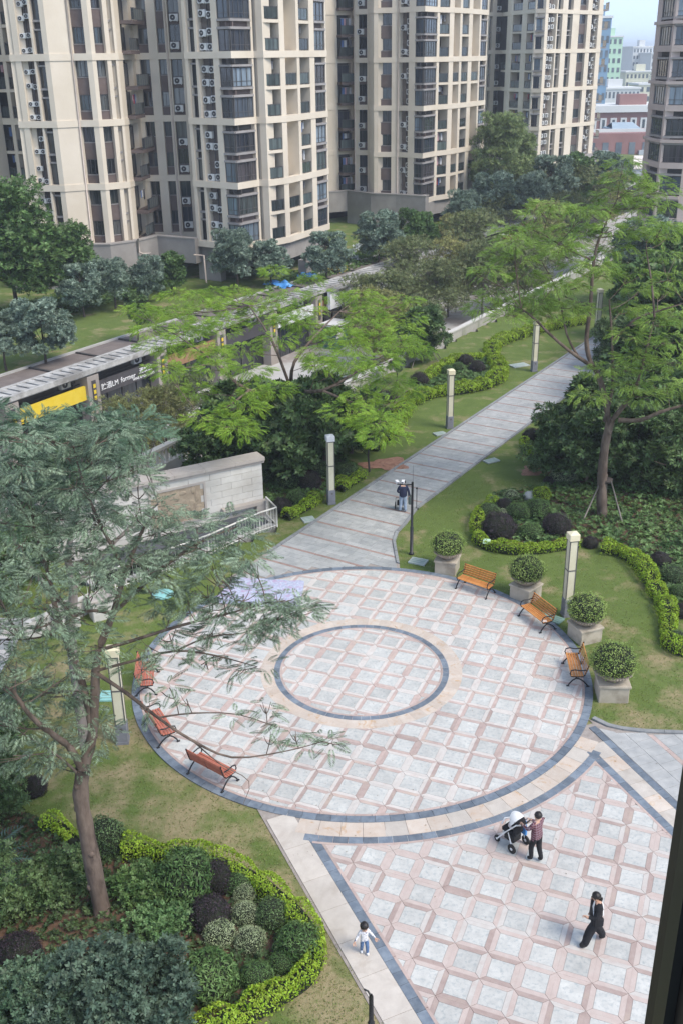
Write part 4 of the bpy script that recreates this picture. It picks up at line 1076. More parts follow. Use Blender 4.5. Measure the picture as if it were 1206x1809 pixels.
# dirt patches
for px, py, rx, ry, nm in ((683, 820, 1.3, .9, 'bare reddish earth beside the path'), (945, 832, .8, .7, 'bare reddish earth near the pale balls')):
    p = G(px, py, -.02); b = MB(); pts = []
    for k in range(26):
        a = 2*math.pi*k/26; q = 1+.22*math.sin(3*a+px)+.12*math.sin(7*a); pts.append((p.x+rx*q*math.cos(a), p.y+ry*q*math.sin(a)))
    V = [(x_, y_, -.018) for x_, y_ in pts]+[(p.x+(x_-p.x)*.5, p.y+(y_-p.y)*.5, .05) for x_, y_ in pts]+[(p.x, p.y, .06)]
    b.add(V, [(k, (k+1) % 26, 26+(k+1) % 26, 26+k) for k in range(26)]+[(26+k, 26+(k+1) % 26, 52) for k in range(26)], 0, None, True)
    setp(b.build('bare_earth', mat('red_earth', (.30,.15,.10), (.40,.22,.15), 3, .95, .6, 12, c3=(.22,.12,.08), scale3=5)), kind='structure')
# pale printed cloth banner lying on low stands at the edge of the plaza, behind the branches
m_ban = mat('banner_print', (.30,.34,.48), (.56,.58,.67), 4.5, .5, c3=(.44,.34,.48), scale3=1.6, t3=(.5,.62), stretch=(3,3,1))
e = empty('cloth_banner', (0,0,0), 0, 'pale blue violet printed banner lying behind the feathery branches', 'banner')
q = [G(368, 1062), G(408, 1022), G(537, 1030), G(530, 1082), G(450, 1095)]
b = MB(); 
A_, B_, C_, D_ = G(375, 1066), G(415, 1022), G(538, 1028), G(530, 1078)
NX, NY = 14, 8; V = []
for j in range(NY+1):
    for i in range(NX+1):
        u_, v_ = i/NX, j/NY; p = (A_*(1-u_)+D_*u_)*(1-v_)+(B_*(1-u_)+C_*u_)*v_; V.append((p.x, p.y, .03+.03*math.sin(i*1.7+j)*math.sin(j*1.3)+.02))
b.add(V, [(j*(NX+1)+i, j*(NX+1)+i+1, (j+1)*(NX+1)+i+1, (j+1)*(NX+1)+i) for j in range(NY) for i in range(NX)], 0, None, True); b.build('cloth', m_ban, e)
b = MB(); b.tube([A_+Vector((0,0,.05)), B_+Vector((0,0,.05))], .03, 6); b.build('roller', m_rail, e)
# street umbrella, kiosk, red pavilion, lamp, tarps
e = empty('parasol', G(590, 575, -4.3), 0, 'red shop parasol with white print under the bright green tree', 'parasol')
b = MB(); b.lathe([(1.7,2.2),(1.2,2.5),(.6,2.75),(.02,2.9)], 8, 0, None, False); b.build('canopy', mat('parasol_red', (.42,.05,.04), (.5,.08,.06), 2, .7), e)
b = MB(); b.tube([(0,0,0),(0,0,2.9)], .04, 6); b.build('pole', m_lcap, e)
b = MB(); b.lathe([(1.74,2.02),(1.72,2.2)], 8, 0, None, False); b.build('valance', m_let, e)
e = empty('kiosk', G(592, 612, -4.3), R(58), 'small teal kiosk with white trim glimpsed through the green crown', 'kiosk')
b = MB(); b.bbox(-1.1,1.1,-.7,.7,0,2.1,.04); b.build('body', mat('kiosk_teal', (.06,.16,.16), (.09,.20,.20), 2, .5), e); b = MB(); b.bbox(-1.3,1.3,-.9,.9,2.102,2.28,.03); b.build('roof', m_lcap, e)
b = MB(); b.box(-.9,.3,-.72,-.702,1.0,1.8); b.build('hatch', m_let, e)
e = empty('pavilion', G(895, 475, -4.3), R(58), 'small red pavilion stall standing in the shopping street', 'pavilion')
m_redp = mat('pavilion_red', (.26,.05,.03), (.36,.10,.06), 1.5, .7)
for sx in (-1, 1):
    for sy in (-1, 1): b = MB(); b.tube([(sx*1.6,sy*1.3,0),(sx*1.6,sy*1.3,3.0)], .12, 6); b.build('post', m_redp, e)
b = MB(); b.add([(-2.1,-1.8,3.0),(2.1,-1.8,3.0),(2.1,1.8,3.0),(-2.1,1.8,3.0),(-.8,0,4.2),(.8,0,4.2)], [(0,1,5,4),(2,3,4,5),(1,2,5),(3,0,4),(3,2,1,0)]); b.build('roof', m_redp, e)
b = MB(); b.box(-1.5,1.5,-1.2,1.2,0,1.4); b.build('counter', mat('counter_pale', (.45,.34,.30), (.55,.44,.40), 2), e)
e = empty('street_lamp', G(902, 500, -4.3), R(20), 'slim white street lamp with two arms beside the red pavilion', 'street lamp')
b = MB(); b.tube([(0,0,0),(0,0,5.4)], [.09,.06], 8); b.build('pole', m_lcap, e)
for sx in (-1, 1): b = MB(); b.tube([(0,0,5.2),(sx*.7,0,5.5),(sx*1.5,0,5.55)], .035, 6); b.box(min(sx*1.2,sx*1.8),max(sx*1.2,sx*1.8),-.12,.12,5.56,5.64); b.build('lamp_arm', m_let, e)
for px, py, sx, sy, lab in ((495, 506, 1.5, .9, 'crumpled bright blue tarpaulin on the left under the tower'), (543, 492, 1.0, 1.2, 'folded bright blue tarpaulin against the tower pillar')):
    p = G(px, py); NX = 9; V = []
    for j in range(NX):
        for i in range(NX): u_, v_ = i/(NX-1)*2-1, j/(NX-1)*2-1; V.append((u_*sx, v_*sy, max(0, .5*(1-.4*u_*u_-.35*v_*v_)*(.75+.5*math.sin(u_*5+px)*math.cos(v_*4)))+.1*math.sin(i*2.1+px)*math.sin(j*1.9)))
    b = MB(); b.add(V, [(j*NX+i, j*NX+i+1, (j+1)*NX+i+1, (j+1)*NX+i) for j in range(NX-1) for i in range(NX-1)])
    o = b.build('tarpaulin', mat('tarp_blue', (.06,.25,.62), (.10,.33,.72), 2, .45, .3), None, p, (0, 0, R(px))); setp(o, lab, 'tarpaulin', 'blue tarpaulins under the left tower')
# ------------------------------------------------------------------ window frame beside the camera (dark post at the right edge)
e = empty('window_frame', (0,0,0), 0, 'dark brown window post close to the camera at the lower right edge', 'window frame')
pA = camo.matrix_world.translation; dA = ray(1213, 1330); pz = pA+dA*.75
dx = ray(1146, 1809); q2 = pA+dx*(((pz.y-pA.y))/dx.y)
m_wf = mat('window_frame_brown', (.018,.014,.013), (.026,.02,.018), 6, .55)
b = MB(); b.bbox(0, .07, -.10, 0, -.9, .5, .006); b.build('post', m_wf, e)
xw = (pz.x+q2.x)/2
e.location = ((pA+ray(1167,1570)*.78).x, (pA+ray(1167,1570)*.78).y, H-.1)
b = MB(); b.box(-.008, -.0005, -.06, -.04, -.9, .5); b.build('seal', m_iron, e)
b = MB(); b.bbox(-.02, .09, -.13, .03, -1.0, -.905, .006); b.build('foot', m_wf, e)
# ------------------------------------------------------------------ far town
m_schoolred_hazed = mat('school_red_hazed', (.27,.145,.135), (.33,.18,.165), .2, .85); m_offw = mat('town_white', (.62,.63,.62), (.72,.73,.72), .05, .8)  # red is paled in the colour itself to stand in for thicker haze
m_mint = mat('town_mint', (.45,.66,.48), (.52,.72,.54), .05, .8); m_yelw = mat('town_cream', (.66,.64,.50), (.72,.70,.56), .05, .8); m_tglass = mat('town_window', (.07,.09,.11), (.16,.19,.21), .3, .3, rnd=.3)
m_blueg = mat('town_blue_glass', (.16,.28,.40), (.24,.36,.48), .1, .25)
def block(name, lab, x0, x1, y0, y1, z1, m_, nx, nz, z0_=-4.4, cat='building', wfrac=.5, roof=True, wz0=None, wz1=None, frame=None, side=True):
    e = empty(name, (x0, y0, 0), 0, lab, cat)
    b = MB(); b.box(0, x1-x0, 0, y1-y0, z0_, z1); b.build('wall', m_, e)
    if roof:
        b = MB(); b.box(-.3, x1-x0+.3, -.3, y1-y0+.3, z1+.003, z1+.6); o = b.build('roof', m_offw, e)
        b = MB(); w_ = (x1-x0)*.3; b.box((x1-x0)*.35, (x1-x0)*.35+w_, 2, min(y1-y0-1, 6), z1+.602, z1+3.2); b.build('stair_house', m_, o)
    wz0 = z0_+1 if wz0 is None else wz0; wz1 = z1 if wz1 is None else wz1
    dx_, dz_ = (x1-x0)/nx, (wz1-wz0)/nz
    for k in range(nz):
        for i in range(nx):
            w_, h_ = dx_*wfrac, dz_*.5
            def mk():
                q = MB(); q.box(0, w_, 0, .15, 0, h_); return q.mesh('window', [m_tglass])
            o = link('window', shared(('tw', name, lab), mk), e, (dx_*(i+.5)-w_/2, -.1, wz0+dz_*k+dz_*.3))
            if frame:
                def mf():
                    q = MB(); t_ = .45; q.box(-t_, 0, -.2, .1, -t_, h_+t_); q.box(w_, w_+t_, -.2, .1, -t_, h_+t_); q.box(0, w_, -.2, .1, h_, h_+t_); q.box(0, w_, -.2, .1, -t_, 0); return q.mesh('frame', [m_offw])
                link('frame', shared(('tf', name, lab), mf), o)
    return e
def bx(px0, px1, py, Y): return D(px0, py, Y).x, D(px1, py, Y).x, D((px0+px1)/2, py, Y).z
def far(name, lab, px0, px1, pyt, Y, dep, m_, nx, nz, **kw):
    x0, x1, z1 = bx(px0, px1, pyt, Y); return block(name, lab, x0, x1, Y, Y+dep, z1, m_, nx, nz, **kw)
e = far('school_building', 'red school block with white framed windows and a white roof rim', 1040, 1200, 190, 290, 16, m_schoolred_hazed, 9, 1, wz0=-2.0, wz1=5.2, wfrac=.28, frame=True)
b = MB(); b.box(-.5, 45, -.9, -.31, 5.6, 7.2); b.build('roof_rim', m_offw, e)
e = far('school_wing', 'lower red school wing with terrace and glass balustrade', 1035, 1200, 236, 245, 18, m_schoolred_hazed, 7, 1, wz0=-3, wz1=2.6, wfrac=.45, roof=False)
for i, (u0, u1) in enumerate(((.03, .22), (.5, .7))):
    b = MB(); b.box(24*u0, 24*u1, -.9, -.1, -1.6, -.2); b.build('balustrade', mat('balustrade_pale', (.42,.46,.48), (.5,.54,.56), 1, .4), e)
b = MB(); b.box(-1, 27, .5, 1.0, 3.6, 4.3); b.build('parapet', m_offw, e)
x0, x1, z1 = bx(1085, 1165, 215, 255); e = empty('glass_roof', (x0, 256, z1-3), 0, 'blue grey glass roof hall on the terrace of the red school', 'glass roof')
b = MB(); b.box(0, (x1-x0)*.6, 0, 10, -2, 1.4); b.build('glass_wall', m_blueg, e); b = MB(); b.add([(-.3,-.4,1.4),((x1-x0)*.62,-.4,1.4),((x1-x0)*.55,5,2.6),(.8,5,2.6),(.8,10,1.4),((x1-x0)*.62,10,1.4)], [(0,1,2,3),(3,2,5,4)]); b.build('roof', mat('roof_bluegrey', (.30,.38,.44), (.38,.46,.50), .5, .4), e)
b = MB(); b.box((x1-x0)*.62, (x1-x0)*1.1, 1, 8, -2, .8); b.build('green_deck', mat('deck_green', (.25,.55,.42), (.32,.60,.48), .5), e)
far('low_white_block', 'long low white building behind the red school', 1045, 1130, 158, 380, 14, m_offw, 12, 3)
far('low_cream_block', 'low cream building right of the long white one', 1128, 1195, 150, 400, 14, m_yelw, 6, 4)
far('mint_tower', 'mint green residential tower at the back', 1064, 1100, 66, 420, 18, m_mint, 4, 9, wz0=-4)
far('white_tower', 'tall white residential tower with many small windows at the back', 1118, 1152, 84, 520, 20, m_offw, 6, 9)
far('white_slab', 'white slab block right of the tall white tower', 1150, 1192, 95, 500, 20, m_offw, 5, 8)
far('cream_slab', 'pale cream block low in front of the white towers', 1105, 1160, 128, 470, 14, m_yelw, 8, 5)
far('blue_glass_tower', 'blue glass tower peeping out behind the right hand cream tower', 1052, 1080, 32, 300, 16, m_blueg, 3, 9)
far('distant_block', 'hazy pale block between mint and white towers', 1096, 1120, 118, 800, 20, m_offw, 5, 5)
far('distant_block', 'hazy low block at the far right of the skyline', 1160, 1206, 120, 900, 30, m_mint, 6, 5)
# white panel canopy right of tower three
x0, x1, z1 = bx(1107, 1165, 275, 190); e = empty('panel_canopy', (x0, 186, 0), 0, 'white panelled canopy roof in front of the red school wing', 'canopy')
for k in range(3):
    w_ = (x1-x0)/3; b = MB(); V = [(k*w_+.15,0,z1-1.7),(k*w_+w_-.15,0,z1-1.7),(k*w_+w_+1.0,4.5,z1),(k*w_+1.3,4.5,z1)]; b.add(V+[(a_,c_,d_-.15) for a_,c_,d_ in V], [(0,1,2,3),(7,6,5,4),(0,4,5,1),(1,5,6,2),(2,6,7,3),(3,7,4,0)]); b.build('panel', mat('panel_white', (.70,.62,.60), (.76,.69,.67), 1, .5), e)
b = MB(); b.box(0, x1-x0, .2, .5, -3, z1-1.95); b.build('fence_panel', mat('balustrade_pale', (.42,.46,.48), (.5,.54,.56), 1, .4), e)
b = MB(); b.box(-1, x1-x0+2, 1, 5, -4.4, z1-3.4); b.build('base', m_conc, e)
# ------------------------------------------------------------------ foliage
def rot_mats(az, tilt, roll):
    ca, sa = np.cos(az), np.sin(az); ct, st = np.cos(tilt), np.sin(tilt); cr, sr = np.cos(roll), np.sin(roll)
    Z = np.zeros_like(az); O = np.ones_like(az)
    Rz = np.stack([np.stack([ca,-sa,Z],-1), np.stack([sa,ca,Z],-1), np.stack([Z,Z,O],-1)], -2)
    Ry = np.stack([np.stack([ct,Z,st],-1), np.stack([Z,O,Z],-1), np.stack([-st,Z,ct],-1)], -2)
    Rx = np.stack([np.stack([O,Z,Z],-1), np.stack([Z,cr,-sr],-1), np.stack([Z,sr,cr],-1)], -2)
    return Rz @ Ry @ Rx
def rot_n(az, el, jit):
    n = len(az); A = rot_mats(az+RNG.normal(0, jit, n), math.pi/2-el+RNG.normal(0, jit, n), np.zeros(n)); B = rot_mats(RNG.uniform(0, 6.28, n), RNG.normal(0, jit*.6, n), RNG.normal(0, jit*.6, n)); return A @ B
def instance_arrays(tv, tf, pos, rot, sc):
    n = len(pos); k = len(tv)
    V = np.einsum('nij,kj->nki', rot, tv)*sc[:, None, None]+pos[:, None, :]
    F = tf[None]+(np.arange(n)*k)[:, None, None]
    return V.reshape(-1, 3), F.reshape(-1, tf.shape[1])
def t_frond(pairs=9, L_=1.0, pl=.30, pw=.055, droop=.25):
    V = []; F = []
    def q(a, b_, c, d): i = len(V); V.extend([a, b_, c, d]); F.append((i, i+1, i+2, i+3))
    for i in range(pairs):
        u_ = (i+.6)/pairs; x = u_*L_; z = -droop*u_*u_; l = pl*(math.sin(math.pi*min(1, u_*.86+.12))**.7)
        for s_ in (-1, 1):
            ang = R(62-18*u_); dx_, dy_ = math.cos(ang)*l, s_*math.sin(ang)*l; w_ = pw
            q((x-w_/2, 0, z), (x+dx_*.55-w_*.7, dy_*.55, z+.02), (x+dx_, dy_, z-.07*l/pl), (x+dx_*.5+w_*.7, dy_*.5, z+.015))
    return np.array(V), np.array(F)
def t_leaf(w_=.45):
    return np.array([(0,0,0), (.45,-w_/2,.06), (1,0,-.05), (.45,w_/2,.06)]), np.array([(0,1,2,3)])
def t_rosette(n=6, w_=.42, cup=.45):
    V = []; F = []
    for k in range(n):
        a = 2*math.pi*k/n+random.uniform(-.3, .3); up = cup*random.uniform(.2, 1.3); l = random.uniform(.75, 1.1)
        d = np.array([math.cos(a), math.sin(a), up]); d = d/np.linalg.norm(d)*l; sdv = np.array([-math.sin(a), math.cos(a), random.uniform(-.4, .4)])*w_/2
        b_ = len(V); V.extend([d*.05, d*.5-sdv+(0,0,.05), d-(0,0,.12), d*.5+sdv+(0,0,.05)]); F.append((b_, b_+1, b_+2, b_+3))
    return np.array(V), np.array(F)
FR = t_frond(12, 1.0, .30, .056, .2); FR2 = t_frond(9, 1.0, .36, .075, .3); LEAF = t_leaf(); ROS = [t_rosette() for _ in range(3)]; ROSN = [t_rosette(7, .26, .6) for _ in range(3)]
def shell_points(c, r, n, inner=.55, low=.35):
    d = RNG.normal(size=(int(n*1.6)+8, 3)); d /= np.linalg.norm(d, axis=1)[:, None]
    d = d[(d[:, 2] > -.25) | (RNG.random(len(d)) < low)][:n]
    rad = inner+(1-inner)*RNG.random(len(d))**.6
    return np.array(c)+d*rad[:, None]*np.array(r), d
def fol(clumps, tmpl, size, flat=0.0, jit=.35, outward=True):
    """clumps: (cx,cy,cz, rx,ry,rz, n); returns foliage arrays"""
    VV = []; FF = []; base = 0
    for i, (cx, cy, cz, rx, ry, rz, n) in enumerate(clumps):
        t = tmpl[i % len(tmpl)] if isinstance(tmpl, list) else tmpl
        p, d = shell_points((cx, cy, cz), (rx, ry, rz), int(n))
        n = len(p); az = np.arctan2(d[:, 1], d[:, 0])+RNG.normal(0, jit*1.6, n)
        tilt = -np.arcsin(np.clip(d[:, 2], -1, 1))*(1-flat)+RNG.normal(.1, jit, n)
        roll = RNG.normal(0, jit*1.3, n); s_ = size*RNG.uniform(.65, 1.25, n)
        V_, F_ = instance_arrays(t[0], t[1], p, rot_mats(az, tilt, roll), s_)
        VV.append(V_); FF.append(F_+base); base += len(V_)
    return np.concatenate(VV), np.concatenate(FF)
def bez(a, b_, c, n=5): return [a*(1-t)**2+b_*2*t*(1-t)+c*t*t for t in [i/n for i in range(n+1)]]
# leaf colours
lf_blue = leafmat('leaf_feather_bluegreen', (.056,.082,.052), (.130,.166,.112), 1.3, .2, .65, .5, .015)
lf_lime = leafmat('leaf_feather_bright', (.075,.135,.012), (.165,.245,.030), .9, .3, .45, .5, .015)
lf_mid = leafmat('leaf_feather_mid', (.085,.140,.026), (.165,.235,.050), .8, .28, .45, .5, .015)
lf_dark = leafmat('leaf_dark', (.032,.058,.022), (.085,.125,.048), 1.6, .15, .5, .45, .012)
lf_loq = leafmat('leaf_grey_green', (.072,.105,.078), (.140,.180,.138), 1.2, .18, .5, .5, .012)
lf_yel = leafmat('leaf_yellow_sparse', (.120,.130,.045), (.215,.205,.085), 1.0, .25, .5, .55, .02)
lf_olive = leafmat('leaf_olive', (.075,.095,.040), (.135,.150,.070), 1.0, .22, .5, .55, .02)
lf_green = leafmat('leaf_mid_green', (.038,.075,.022), (.085,.135,.045), 1.3, .2, .5, .5, .012)
lf_hedge = leafmat('leaf_hedge_lime', (.225,.345,.022), (.385,.520,.055), 3.0, .25, .45, .5, .015, 1.0)
lf_purp = leafmat('leaf_purple', (.022,.015,.022), (.062,.042,.055), 4.0, .1, .55, .5, .02, 1.0)
lf_var = leafmat('leaf_variegated', (.150,.190,.095), (.310,.350,.215), 5.0, .2, .5, .55, .012)
lf_pot = leafmat('leaf_planter', (.095,.145,.030), (.190,.240,.070), 4.0, .2, .5, .5, .012)
lf_yucca = leafmat('leaf_palm', (.018,.036,.030), (.040,.068,.055), 1.5, .1, .4, .45, .01)
m_bark = mat('bark_brown', (.105,.075,.058), (.185,.140,.110), 5, .95, .7, 16, stretch=(1,1,.35), c3=(.07,.05,.04), scale3=2.2, t3=(.52,.62))
m_barkg = mat('bark_grey', (.15,.13,.115), (.24,.21,.19), 5, .95, .6, 16, stretch=(1,1,.35))
m_barkd = mat('bark_dark', (.035,.028,.024), (.065,.052,.045), 5, .95, .5, 16)
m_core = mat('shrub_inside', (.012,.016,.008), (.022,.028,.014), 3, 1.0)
def branches(b, skel, clumps, rad=.035, every=1, tip=.012):
    """connect each clump with the nearest point of the skeleton by a curved twig"""
    nodes = [Vector(p) for pl, rr in skel for p in pl]
    for c in clumps[::every]:
        c_ = Vector(c[:3]); best = min(nodes, key=lambda q: (q-c_).length+(2.5*max(0, q.z-c_.z)))
        L_ = (c_-best).length
        if L_ < .3 or L_ > 7: continue
        mid = best*.5+c_*.5+Vector((random.uniform(-.1,.1), random.uniform(-.1,.1), -.06))*L_
        pts = bez(best, mid, c_, 5); r0 = rad*(.5+.18*L_)
        b.tube(pts, [r0+(tip-r0)*i/5 for i in range(6)], 5)
        for q in range(3):
            a = random.uniform(0, 6.28); e_ = c_+Vector((math.cos(a)*c[3], math.sin(a)*c[4], random.uniform(-.2,.5)*c[5]))*.8
            st = pts[3]; b.tube(bez(st, (st+e_)/2+Vector((0,0,-.1)), e_, 3), [tip*1.1, tip, tip*.7, tip*.4], 4)
def tree(name, lab, base, skel, clumps, tmpl, size, leaf, bark, flat=.6, group=None, cat='tree', every=1, rad=.035, jit=.35):
    """skel/clumps in world coordinates"""
    e = empty(name, base, 0, lab, cat, group); off_ = -Vector(base)
    b = MB()
    for pl, rr in skel:
        b.tube([Vector(p)+off_ for p in pl], [r_*(1+random.uniform(-.09, .09)) for r_ in rr], 9)
        for p, r_ in zip(pl, rr):
            if r_ > .09 and random.random() < .5: a = random.uniform(0, 6.28); b.ell(Vector(p)+off_+Vector((math.cos(a), math.sin(a), 0))*r_*.75, (r_*.42, r_*.42, r_*.5), 8, 6, 0, None, .12)
    sk = [([Vector(p)+off_ for p in pl], rr) for pl, rr in skel]
    cl = [(c[0]+off_.x, c[1]+off_.y, c[2]+off_.z, *c[3:]) for c in clumps]
    branches(b, sk, cl, rad, every)
    b.build('trunk', bark, e)
    V_, F_ = fol(cl, tmpl, size, flat, jit)
    link('crown', mesh_np('crown', V_, F_, [leaf]), e)
    return e
KN = []
def smooth_path(pts, rr, n=3):
    out = []; orr = []
    for i in range(len(pts)-1):
        p0 = pts[max(0, i-1)]; p1 = pts[i]; p2 = pts[i+1]; p3 = pts[min(len(pts)-1, i+2)]
        for k in range(n):
            t = k/n; out.append(.5*((2*p1)+(p2-p0)*t+(2*p0-5*p1+4*p2-p3)*t*t+(3*p1-p0-3*p2+p3)*t**3)); orr.append(rr[i]+(rr[i+1]-rr[i])*t)
    out.append(pts[-1]); orr.append(rr[-1]); return out, orr
def limb(px, rr): return smooth_path([D(*p) for p in px], rr)
# --- front left feathery tree
sk = [limb([(183,1618,20),(165,1530,20),(150,1450,20),(143,1400,20),(147,1358,20)], [.25,.215,.19,.19,.185]),
      limb([(147,1358,20),(163,1300,20.2),(168,1230,20.4),(172,1160,20.6),(200,1085,20.9),(222,1010,21.3),(255,930,21.8)], [.16,.125,.11,.095,.08,.06,.03]),
      limb([(163,1290,20.2),(150,1220,20.5),(125,1150,21),(100,1080,21.5),(85,1010,22),(60,930,22.5)], [.09,.085,.08,.07,.05,.03]),
      limb([(146,1362,20),(125,1322,19.7),(92,1296,19.3),(55,1265,18.9),(20,1215,18.6)], [.10,.085,.075,.06,.035]),
      limb([(143,1372,20),(115,1345,19.6),(85,1322,19.2)], [.04,.03,.015]),
      limb([(172,1190,20.5),(225,1225,19.9),(280,1268,19.4),(340,1308,19.1),(410,1338,18.9),(500,1328,18.9),(570,1310,19)], [.05,.042,.036,.03,.024,.015,.008]),
      limb([(280,1268,19.4),(340,1260,19.3),(420,1262,19.2),(490,1285,19.1)], [.022,.018,.014,.007]),
      limb([(340,1308,19.1),(390,1350,19),(440,1380,18.9),(430,1420,18.9)], [.018,.012,.009,.005]),
      limb([(172,1150,20.6),(240,1130,20.4),(320,1105,20.3),(400,1085,20.4),(470,1065,20.5)], [.05,.042,.034,.026,.014]),
      limb([(170,1185,20.5),(235,1168,20.3),(310,1150,20.2),(380,1158,20.2),(455,1178,20.2)], [.04,.032,.026,.02,.008]), limb([(310,1150,20.2),(370,1125,20.2),(430,1118,20.2),(480,1100,20.3)], [.022,.017,.012,.006]),
      limb([(205,1080,20.9),(280,1010,21.3),(350,960,21.6),(420,930,22)], [.05,.042,.032,.016]),
      limb([(222,1010,21.3),(180,930,21.8),(150,860,22.3),(130,790,22.8)], [.045,.04,.03,.015]),
      limb([(200,1085,20.9),(150,1080,20.3),(90,1120,19.8),(40,1130,19.5)], [.04,.034,.026,.014])]
CL = []
def add_cl(lst, Yb, n, r=.75, rz=.22, yj=.6):
    for px, py in lst:
        p = D(px, py, Yb+random.uniform(-yj, yj)); CL.append((p.x, p.y, p.z, r*random.uniform(.75, 1.2), r*random.uniform(.75, 1.2), rz, n))
fine = [(x+random.uniform(-25, 25), y+random.uniform(-18, 18)) for x in range(5, 440, 52) for y in range(775, 1010, 40) if (y > 810+.25*abs(x-160) or x < 330) and not (x > 285 and y < 925) and not (x > 230 and y < 850)]
add_cl(fine, 21.8, 34, .62, .22, .9)
add_cl([(x+random.uniform(-25, 25), y+random.uniform(-18, 18)) for x in range(0, 200, 50) for y in range(1010, 1335, 40)], 19.8, 20, .58, .2, .8)
add_cl([(x+random.uniform(-20, 20), y+random.uniform(-15, 15)) for x in range(215, 400, 50) for y in range(990, 1075, 36)], 20.8, 20, .55, .18)
add_cl([(390,1000),(440,990),(330,1070),(395,1075),(430,1050),(465,1080),(500,1085),(525,1080),(450,1105),(480,1110),(505,1060),(540,1075),(380,1110)], 20.4, 24, .42, .12, .3)
add_cl([(300,1120),(345,1135),(390,1150),(420,1185),(355,1175),(260,1140),(310,1160),(440,1130),(460,1180),(240,1175)], 20.2, 10, .40, .12, .3)
add_cl([(470,1250),(500,1275),(330,1235),(300,1215),(260,1250),(250,1190),(570,1305),(590,1315),(545,1320),(480,1300),(520,1300),(410,1262)], 19.2, 6, .28, .10, .2)
CL = [(*c[:6], c[6]*1.25) for c in CL]
tree('feathery_tree', 'big feathery blue green tree in the left foreground with forked brown trunk', D(183,1618,20)*1.0, sk, CL, FR, .38, lf_blue, m_bark, .88, None, rad=.02, jit=.22)
# --- second feathery tree behind it
CL = []
sk = [limb([(128,1150,27),(125,1100,27),(130,1040,27),(120,980,27),(140,900,27.4)], [.17,.15,.13,.10,.05]), limb([(125,1080,27),(60,1010,27),(20,940,27),(0,880,27.5)], [.10,.08,.06,.03]), limb([(130,1040,27),(200,960,27.5),(280,890,28)], [.08,.06,.025])]
add_cl([(x+random.uniform(-25, 25), y+random.uniform(-15, 15)) for x in range(-10, 300, 46) for y in range(745, 930, 34) if not (x > 215 and y > 790)], 27.5, 26, .8, .28, 1.2)
CL = [(*c[:6], c[6]*2.2) for c in CL]
tree('feathery_tree', 'second feathery tree further back at the left edge with grey trunk', Vector((D(128,1150,27).x, 27, 0)), [(pl if i else [Vector((D(128,1150,27).x, 27, 0))]+pl, rr if i else [.18]+rr) for i, (pl, rr) in enumerate(sk)], CL, FR, .46, leafmat('leaf_feather_green', (.040,.075,.045), (.090,.140,.085), 1.3, .2, .45), m_barkg, .7, rad=.02)
# --- centre bright flat crowned tree
CL = []
gb = Vector((-2.6, 51.5, 0))
sk = [smooth_path([gb, gb+Vector((.1,-.2,2)), gb+Vector((-.1,-.3,3.8)), gb+Vector((.1,-.3,4.6))], [.24,.2,.17,.15]),
      smooth_path([gb+Vector((.1,-.3,4.4)), G(440,690,5.5), G(380,640,6.6), G(310,590,7.2)], [.11,.09,.06,.03]), smooth_path([gb+Vector((.1,-.3,4.5)), G(520,640,6.0), G(560,590,6.9), G(600,550,7.3)], [.11,.085,.055,.025]),
      smooth_path([gb+Vector((.1,-.3,4.3)), G(570,690,5.6), G(640,650,6.4), G(690,620,6.9)], [.10,.08,.05,.025]), smooth_path([gb+Vector((0,-.3,4.6)), G(480,600,6.8), G(440,540,7.4)], [.08,.06,.03]),
      smooth_path([G(440,690,5.5), G(400,720,5.4), G(360,740,5.2)], [.06,.045,.02]), smooth_path([G(570,690,5.6), G(620,710,5.4), G(680,730,5.2)], [.06,.045,.02]), smooth_path([G(380,640,6.6), G(330,650,6.5), G(270,640,6.6)], [.05,.04,.02])]
def addG(lst, z, n, r, rz=.25, zj=.35):
    for px, py in lst:
        p = G(px, py, z+random.uniform(-zj, zj)); CL.append((p.x, p.y, p.z, r*random.uniform(.7, 1.25), r*random.uniform(.7, 1.25), rz, n))
mask = []
for x in range(262, 740, 40):
    for y in range(488, 665, 26):
        d = ((x-470)/260)**2+((y-585)/100)**2
        if d < 1.05 and random.random() < .86 and not (440 < x < 560 and 600 < y) : mask.append((x+random.uniform(-18, 18), y+random.uniform(-11, 11)))
addG(mask, 7.0, 30, 1.05, .26)
addG([(560,640),(610,650),(650,660),(690,675),(640,700),(690,720),(720,690),(670,745),(610,725),(430,720),(400,745),(370,740),(450,690),(420,760),(490,690),(300,620),(320,655),(350,690),(705,605),(730,620),(675,770),(650,745)], 5.6, 28, .95, .28)
CL = [(*c[:6], c[6]*4.2) for c in CL]
tree('flame_tree', 'bright green flat topped feathery tree in the middle of the picture', gb, sk, CL, FR2, .36, lf_lime, m_bark, .8, rad=.022, jit=.28)
